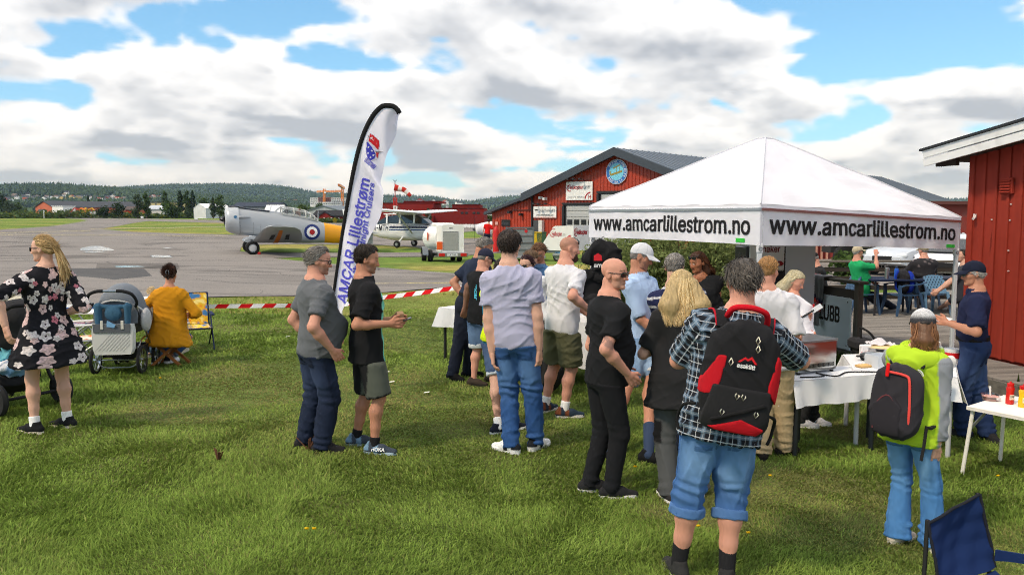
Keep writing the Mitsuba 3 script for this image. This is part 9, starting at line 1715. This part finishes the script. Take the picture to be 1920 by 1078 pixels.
cor=[at(1742,980,D),at(1836,926,D+.12),at(1866,1062,D+.10),at(1762,1110,D-.05)];gx,gy=np.meshgrid(np.linspace(0,1,18),np.linspace(0,1,18),indexing='ij');S=cor[0]*((1-gx)*(1-gy))[...,None]+cor[1]*(gx*(1-gy))[...,None]+cor[2]*(gx*gy)[...,None]+cor[3]*((1-gx)*gy)[...,None];S[...,1]+=.06*np.sin(np.pi*gx)*np.sin(np.pi*gy)+.006*np.sin(gx*17+gy*9)+.005*np.sin(gy*23)
part(k,'back_fabric',thicken(S,.008),'cloth',NV,smooth=50);part(k,'piping',tube(np.array([S[0,-1],*S[0,::-4],*S[::4,0],*S[-1,::4],S[-1,-1]]),.008,8),'cloth',(.016,.018,.026),smooth=True)
gl=float(gz(cor[3][0],cor[3][1]))
part(k,'post',rod(cor[0]+[0,.015,.01],np.array([cor[3][0]-.06,cor[3][1]+.05,gl]),.011),'paint',(.02,.02,.022),smooth=True);part(k,'post',rod(cor[1]+[0,.015,.0],np.array([cor[2][0]+.06,cor[2][1]+.05,gl]),.011),'paint',(.02,.02,.022),smooth=True)
a0,a1=at(1866,1040,D+.05),at(1960,1056,D-.1);part(k,'arm_strap',thicken(np.array([[a0+(a1-a0)*t-[0,0,.028-.01*math.sin(3*t)],a0+(a1-a0)*t+[0,0,.028]]for t in np.linspace(0,1,8)]),.01),'cloth',NV,smooth=40)
part(k,'seat_fabric',thicken(np.array([[cor[3]*(1-x)+cor[2]*x+np.array([.10*y,-.45*y,-.02-.05*math.sin(math.pi*y)])for x in np.linspace(0,1,8)]for y in np.linspace(0,1,8)]),.008),'cloth',NV,smooth=40)
for x,y in((.2,-.5),(.75,-.45)):q=cor[3]*(1-x)+cor[2]*x+np.array([0,y,0]);part(k,'leg',rod(np.array([q[0],q[1],gl]),q+[0,0,.02],.011),'paint',(.02,.02,.022),smooth=True)
# ------------------------------------------------------------------ plastic garden chairs
def plasticchair(label,loc,rz,col=sr(62,88,116),key='garden_chair'):
 k=thing(key,label,'chair');B=M(loc,rz,s=np.array([1,1,.92]));P=lambda name,q,mt='paint',**kw:part(k,name,tf(q,B),mt,col,**kw)
 P('seat',thicken(np.array([[(x,y,.44+.02*abs(x)*3-.015*math.cos(y*4))for x in np.linspace(-.23,.23,9)]for y in np.linspace(-.21,.23,8)]),.022),smooth=40)
 top=lambda x,t:(x*(1+.05*t),-.22-.15*t-.02*math.cos(x*5),.46+.40*t*(1-.12*(abs(x)/.23)**2))
 holes=[sg.Point(x,z).buffer(.014,6)for i,z in enumerate(np.linspace(.08,.36,6))for x in(np.linspace(-.16,.16,6)if i%2 else np.linspace(-.13,.13,5))]
 pl=sg.Polygon([(-.22,0),(.22,0),(.235,.25),(.20,.38),(.10,.41),(-.10,.41),(-.20,.38),(-.235,.25)]).difference(shapely.union_all([shapely.affinity.scale(q,1,1.7)for q in holes]));P('backrest',tf(prism(pl,.02),frame((0,-.22,.46),(1,0,0),(0,-1,.36))),smooth=25)
 for s in(-1,1):
  P('armrest',thicken(np.stack([curve([(s*.27,-.33,.72),(s*.29,-.1,.67),(s*.28,.14,.655),(s*.26,.22,.60)],14)-[.028,0,0],curve([(s*.27,-.33,.72),(s*.29,-.1,.67),(s*.28,.14,.655),(s*.26,.22,.60)],14)+[.028,0,0]],1),.018),smooth=40)
  P('leg',loft([[(s*.25-.03,.20,.66),(s*.25+.03,.20,.66),(s*.25+.02,.24,.66),(s*.25-.02,.24,.66)],[(s*.25-.045,.19,.40),(s*.25+.03,.19,.40),(s*.25+.02,.24,.40),(s*.25-.03,.24,.40)],[(s*.27-.022,.26,0),(s*.27+.022,.26,0),(s*.27+.016,.29,0),(s*.27-.016,.29,0)]]),smooth=30);P('leg',loft([[(s*.24-.03,-.24,.50),(s*.24+.03,-.24,.50),(s*.24+.02,-.20,.50),(s*.24-.02,-.20,.50)],[(s*.27-.022,-.34,0),(s*.27+.022,-.34,0),(s*.27+.016,-.31,0),(s*.27-.016,-.31,0)]]),smooth=30)
 return k
def dk(u,v):return pz(u,v,DZ+.002)
plasticchair('blue plastic garden chair in the middle of the deck carrying a rucksack',dk(1690,590),98,sr(56,84,116));plasticchair('pale blue perforated plastic chair behind the deck table',dk(1740,588),8,sr(96,136,168));plasticchair('blue plastic chair under the man in the green T-shirt',dk(1612,588),-86,sr(60,90,124));plasticchair('blue plastic chair under the man in the dark patterned shirt',dk(1745,578)+[0,.5,0],4,sr(52,78,108))
plasticchair('dark blue plastic chair cut off by the right edge of the photo',G(1985,790)+[0,0,.002],150,sr(52,78,106))
for i,(u0,u1,Y,lab_,col)in enumerate(((1626,1722,16.6,'long dark blue clothed table on the deck, left one',sr(34,42,66)),(1722,1830,16.9,'dark table on the deck behind the tent leg, right one',sr(46,50,62)))):
 k=thing('deck_table',lab_,'table');x0,x1=Wx(u0,Y),Wx(u1,Y);part(k,'table_top',box(((x0+x1)/2,Y,.74),(x1-x0,.78,.04),None,.01),'cloth',col)
 for x in(x0+.08,x1-.08):
  for y in(-.32,.32):part(k,'leg',rod((x,Y+y,DZ),(x,Y+y,.72),.022),'paint',(.03,.03,.035),smooth=True)
def onT(u,Y,dy=0):return np.array([Wx(u,Y),Y+dy,.762])
k=thing('thermos_flask','steel thermos flask on the deck table','flask');c=onT(1659,16.6,-.2);part(k,'body',lathe([(0,0),(.042,0),(.042,.20),(.036,.22),(0,.22)],18,M(c)),'metal',sr(180,182,184),smooth=40);part(k,'cap',lathe([(.03,.22),(.032,.225),(.03,.265),(0,.268)],16,M(c)),'matte',(.05,.05,.055),smooth=40)
k=thing('drinks_bottle','bright blue drinks bottle beside the steel thermos','bottle');c=onT(1681,16.6,-.1);part(k,'body',lathe([(0,0),(.042,0),(.042,.16),(.03,.20),(0,.20)],18,M(c)),'paint',sr(34,96,200),smooth=40);part(k,'cap',lathe([(.024,.2),(.026,.205),(.022,.24),(0,.242)],14,M(c)),'matte',(.03,.05,.1),smooth=40);part(k,'lettering',text('TT',.05,.003,True,m=frame(c+[-.03,-.045,.06],(1,0,0),(0,-1,0))),'matte',WHITE)
k=thing('photo_camera','black camera lying on the deck table','camera');c=onT(1705,16.6,-.15);part(k,'body',box(c+[0,0,.06],(.17,.09,.11),M((0,0,0)),.02),'matte',(.02,.02,.022));part(k,'lens',tf(lathe([(0,0),(.045,0),(.05,.04),(.042,.14),(0,.14)],18),M(c+[.08,-.02,.055],0,0,90)),'matte',(.016,.016,.017),smooth=40)
k=thing('rucksack','black and blue rucksack standing on the deck chair','rucksack');c=dk(1690,590)+[.0,0,.46];F=Field();F.ell((0,0,.20),(.14,.19,.24),k=.03);v,f=F.mesh(.025);part(k,'bag',(wrinkle(v,f,.012,7,3)+c,f),'cloth',(.02,.02,.024),smooth=True)
F=Field();F.ell((.08,-.03,.19),(.09,.17,.225),k=.03);v,f=F.mesh(.025);part(k,'side_pocket',(v+c+[.03,0,0],f),'cloth',sr(22,48,150),smooth=True);part(k,'strap',tube(curve([c+[-.14,-.1,.42],c+[-.20,-.13,.30],c+[-.20,-.14,.12],c+[-.12,-.12,.0]],16),.022,8),'cloth',sr(24,52,150),smooth=True)
# ------------------------------------------------------------------ people on the deck
def seatp(u,v):q=dk(u,v);return np.array([q[0],q[1],DZ+.40])
p=person('man in an orange flame cap and black shirt sitting bent over at a table',(1538,470),((1520,590),(1530,588)),-78,((-.12,.30,.12),(.12,.30,.12)),'m',w=1.15,seat=np.array([Wx(1552,15.2),15.2,DZ+.38]),Hset=1.76,head=(0,32),tilt=(0,.13),skin='red');put_person_skin(p,scalp=sr(190,180,175));shirt(p,(.02,.02,.022),hem=.45,sleeve=.9,off=.018);trousers(p,sr(30,34,46),2.0);shoes(p,(.03,.03,.03));hair_short(p,WHT,.02,.1,300,front=.1)
def flame(v,c):m=(v[:,1]>-.02+.22*(meshkit.noise(v*np.array([9,3,12]),4)-.3));c[m]=sr(228,96,30);return c
cap(p,(.02,.02,.022),brim=sr(214,88,26),colf=flame)
p=person('man in a green T-shirt and beige cap drinking on a deck chair',(1603,462),((1662,588),(1690,592)),84,((-.08,.25,.07),(.03,.15,.435)),'m',w=1.14,seat=seatp(1612,588),Hset=1.78,head=(0,-4),tilt=(0,-.06),skin='red',belly=.05,elbow=((-.6,-.8,-.5),(.5,.5,-1)));put_person_skin(p);shirt(p,sr(34,158,96),hem=.44,sleeve=.85,off=.016);trousers(p,sr(36,42,60),2.0);shoes(p,sr(226,226,226),trim=(.02,.02,.022));cap(p,sr(188,176,150));hair_short(p,WHT,.02,.1,300,front=.1);glasses(p)
c=p['Hm']((0.02,.56,-.22));k=thing('drinking_glass','small glass raised to the mouth of the man in green','glass');put(k,lathe([(.02,0),(.028,.0),(.034,.09),(.030,.09),(.024,.006),(.02,.006)],16,M(c)),'tarp',sr(200,220,210),smooth=40)
p=person('man in a dark speckled shirt and cap sitting with his back to the lawn',(1738,467),((1722,576),(1752,576)),2,((-.10,.26,.22),(.10,.26,.22)),'m',w=1.32,seat=np.array([Wx(1738,17.3),17.3,DZ+.38]),Hset=1.80,head=(-20,5),tilt=(0,.04),skin='red');put_person_skin(p,scalp=sr(120,105,96));shirt(p,(.03,.028,.032),hem=.44,sleeve=.9,off=.022,colf=lambda p,v,q,c:np.where((meshkit.noise(v*34,3)>.80)[:,None],np.array([.34,.28,.28]),c));trousers(p,sr(84,84,72),1.0,off=.014);shoes(p,(.04,.04,.045));cap(p,sr(150,140,112));hair_short(p,GREYH,.02,.1,300,front=.1)
p=person('seated person with bare legs and dark shorts behind the tent leg',(1806,478),((1752,590),(1776,594)),-64,((-.10,.25,.05),(.10,.25,.05)),'m',w=1.05,seat=np.array([Wx(1806,15.6),15.6,DZ+.38]),Hset=1.76,skin='fair',tilt=(0,-.03));put_person_skin(p);shirt(p,sr(56,58,66),hem=.45,sleeve=.8);trousers(p,sr(40,42,52),.9,off=.014);shoes(p,(.03,.03,.032),sock=(.03,.03,.035),sockh=.12);hair_short(p,DKH,.04,.14,500)
p=person('person in a camouflage shirt with a black rucksack standing beyond the deck railing',(1652,449),((1646,505),(1656,505)),12,(None,None),'m',Hset=1.80,depth=27.5,skin='fair');put_person_skin(p);shirt(p,sr(96,104,70),hem=.46,sleeve=.75,colf=lambda p,v,q,c:np.where((meshkit.noise(v*9,3)>.55)[:,None],np.array(sr(60,66,44)),c));trousers(p,sr(60,62,56),2.0);hair_short(p,DKH,n=200);kq=thing('rucksack','black rucksack on the person beyond the railing','rucksack');v,f=Field().ell(p['TP'](0,-.13,.68),np.array([.12,.085,.17])*1.8).mesh(.05);put(kq,(W(p,v),f),'cloth',(.02,.02,.022),smooth=True)
p=person('helper in a yellow reflective vest beyond the deck railing',(1615,447),((1608,506),(1618,506)),40,(None,None),'m',Hset=1.78,depth=27.0,skin='fair');put_person_skin(p);shirt(p,sr(206,232,40),hem=.46,sleeve=.3,off=.02,colf=lambda p,v,q,c:np.where((np.abs(q[:,2]-.60)<.02)[:,None],np.array(sr(190,195,195)),c));trousers(p,sr(40,44,58),2.0);hair_short(p,DKH,n=200);skin_done()
# ------------------------------------------------------------------ cars and the olive trailer beyond the railing
def car(label,loc,rz,col,kind=0):
 k=thing('parked_car',label,'car');B=M(loc,rz);P=lambda name,q,mt,c_,par=None,**kw:part(par or k,name,tf(q,B),mt,c_,**kw)
 Lh,Wd=2.2,.88;yb=[(-2.2,.55,.78),(-2.1,.36,.92),(-1.2,.30,.98),(0,.28,.98),(1.0,.30,.95),(1.9,.36,.84),(2.2,.45,.66)]
 P('body',loft([np.array([(x,-w,b),(x,-w*1.02,(b+t)/2),(x,-w*.94,t),(x,w*.94,t),(x,w*1.02,(b+t)/2),(x,w,b)])for(x,b,t),w in zip(yb,(.72,.84,.88,.88,.88,.84,.66))]),'gloss',col,smooth=35)
 gh=[(-1.9,.93,.0),(-1.45,1.38,.62),(-.8,1.50,.66),(.1,1.50,.66),(.95,.95,.72)]if kind==0 else[(-1.6,.95,.66),(-1.0,1.34,.60),(-.2,1.40,.60),(.5,1.30,.62),(1.45,.92,.74)]
 P('greenhouse',loft([np.array([(x,-.80 if i in(0,4)else-.78,.93),(x,-w,z),(x,w,z),(x,.80 if i in(0,4)else .78,.93)])for i,(x,z,w)in enumerate([(a,max(b,.95),max(c,.6))for a,b,c in gh])]),'darkglass',None,smooth=False)
 P('roof',loft([np.array([(x,-w,z),(x,-w*.8,z+.03),(x,w*.8,z+.03),(x,w,z)])for x,z,w in[(a,b,c)for a,b,c in gh[1:4]]]),'gloss',col,smooth=35)
 for s in(-1,1):
  P('pillar',beam((gh[4][0]-.02,s*.77,.95),(gh[3][0],s*(gh[3][2]+.01),gh[3][1]),.07,.05),'gloss',col);P('pillar',beam((-.35,s*.80,.95),(-.4,s*.665,1.49 if kind==0 else 1.39),.08,.04),'gloss',col);P('pillar',beam((gh[0][0]+.2,s*.77,.95),(gh[1][0],s*(gh[1][2]+.03),gh[1][1]),.10,.05),'gloss',col);P('mirror',box((.75,s*.98,1.0),(.14,.16,.12),None,.04),'gloss',col);P('headlight',box((2.02,s*.60,.70),(.22,.34,.14),None,.05),'gloss',sr(210,215,220));P('door_handle',box((-.2,s*.90,.84),(.16,.03,.03),None,.01),'gloss',col)
  for x in(-1.35,1.38):t=P('wheel',tf(lathe([(.2,-.1),(.30,-.1),(.325,-.05),(.325,.05),(.30,.1),(.2,.1)],24),facing((x,s*.80,.325),(0,s,0))),'matte',(.016,.016,.017),smooth=40);P('rim',tf(lathe([(0,.08),(.1,.09),(.21,.06),(.21,-.08),(0,-.08)],20),facing((x,s*.80,.325),(0,s,0))),'metal',sr(180,182,184),par=t,smooth=35)
 P('grille',box((2.17,0,.60),(.08,.7,.16),None,.02),'matte',(.02,.02,.022));return k
car('silver estate car parked beyond the deck railing',np.array([Wx(1742,27.5),28.0,0.0]),214,sr(196,202,210));car('white car with a big windscreen at the right, beyond the railing',np.array([Wx(1822,24.5),24.8,0.0]),226,sr(222,222,226),1)
k=thing('army_trailer','olive army truck with a black mudguard beyond the railing','truck');c=np.array([Wx(1640,30),30.0,0.0]);OL=sr(66,66,54)
part(k,'body',box(c+[-.5,0,1.35],(2.2,1.8,.8),M((0,0,0)),.05),'matte',OL);part(k,'bonnet',box(c+[-.3,-.3,1.0],(1.4,1.2,.5),M((0,0,0)),.08),'matte',OL);wheel(k,facing(c+[.55,-.95,.5],(0,-1,0)),.5,.28,OL);wheel(k,facing(c+[-1.3,-.95,.5],(0,-1,0)),.5,.28,OL);part(k,'mudguard',tf(prism(arc(0,0,.56,.62,20,160),.5),M(c+[.55,-.9,.5],0,90)),'matte',(.03,.03,.03));part(k,'chassis',box(c+[-.4,0,.75],(2.6,.9,.2),M((0,0,0))),'matte',(.03,.03,.03));part(k,'flap',tf(box((0,0,0),(.06,.5,.7)),M(c+[1.1,-1.0,.8],0,0,-35)),'matte',sr(80,90,104))
k=thing('stone_pot_shrub','small shrub growing beside the olive truck','shrub');r_=rng(3);c=np.array([Wx(1590,24),24.0,0]);(V,F),cc,nn=leafcloud(r_,[((0,0,.5),(.5,.4,.5),1)],500,.07,MD);part(k,'leaves',(V+c,F),'leaf',cc,normals=nn);part(k,'stem',rod(c,c+[0,0,.6],.03),'matte',sr(80,66,50))
# ------------------------------------------------------------------ dandelions and litter in the lawn
r_=rng(21)
DL=['bottom edge left of centre, right one of a pair','bottom edge left of centre, left one of a pair','at the heels of the bald man in black','left of the shins of the man in plaid','left of the feet of the man in plaid','between the calves of the man in plaid','below the white folding table','right of the knees of the man in plaid','by the calves of the man with the white cap','on the lawn right of the grey pushchair']
for i,(u,v)in enumerate(((588,1008),(574,1008),(1190,888),(1372,910),(1308,1002),(1402,1015),(1870,905),(1443,905),(1230,740),(300,718))):
 k=thing('dandelion','small yellow dandelion '+DL[i],'flower','yellow dandelions dotted over the lawn');g=G(u,v);part(k,'stalk',rod(g,g+[.004,0,.055],.0022,5),'matte',sr(120,150,70));part(k,'bloom',tf(lathe([(0,0),(.010,.002),(.016,.010),(.010,.013),(0,.011)],10),M(g+[.004,0,.054],0,-25)),'matte',sr(240,190,20),smooth=True)
LL=['beyond the black pushchair','just left of the grey T-shirt man','left of the white sales table','near the black shoes of the leaning man','left of the belt of the grey T-shirt man','right of the knees of the man in cargo shorts']
for i,(u,v)in enumerate(((65,634),(560,640),(800,740),(726,701),(540,634),(735,720))):
 k=thing('litter_scrap','tiny white scrap of litter '+LL[i],'litter','white scraps lying on the lawn');g=G(u,v);put(k,thicken(np.array([[g+[x,y,.03+.01*math.sin(x*90)]for x in(-.03,0,.03)]for y in(-.02,.02)]),.003),'matte',sr(220,220,215))
for u,v,l in((410,868,'dark red dock plant in the lawn left of centre, front one'),(580,845,'dark reddish dock plant in the lawn beside the grey T-shirt man')):
 k=thing('dock_plant',l,'plant');g=G(u,v);put(k,cat(*[thicken(np.array([[g+[a*t+s*.006,b*t,.11*t]for s in(-1,1)]for t in np.linspace(0,1,5)]),.003)for a,b in rng(int(u)).normal(0,.05,(7,2))]),'matte',sr(92,60,44))
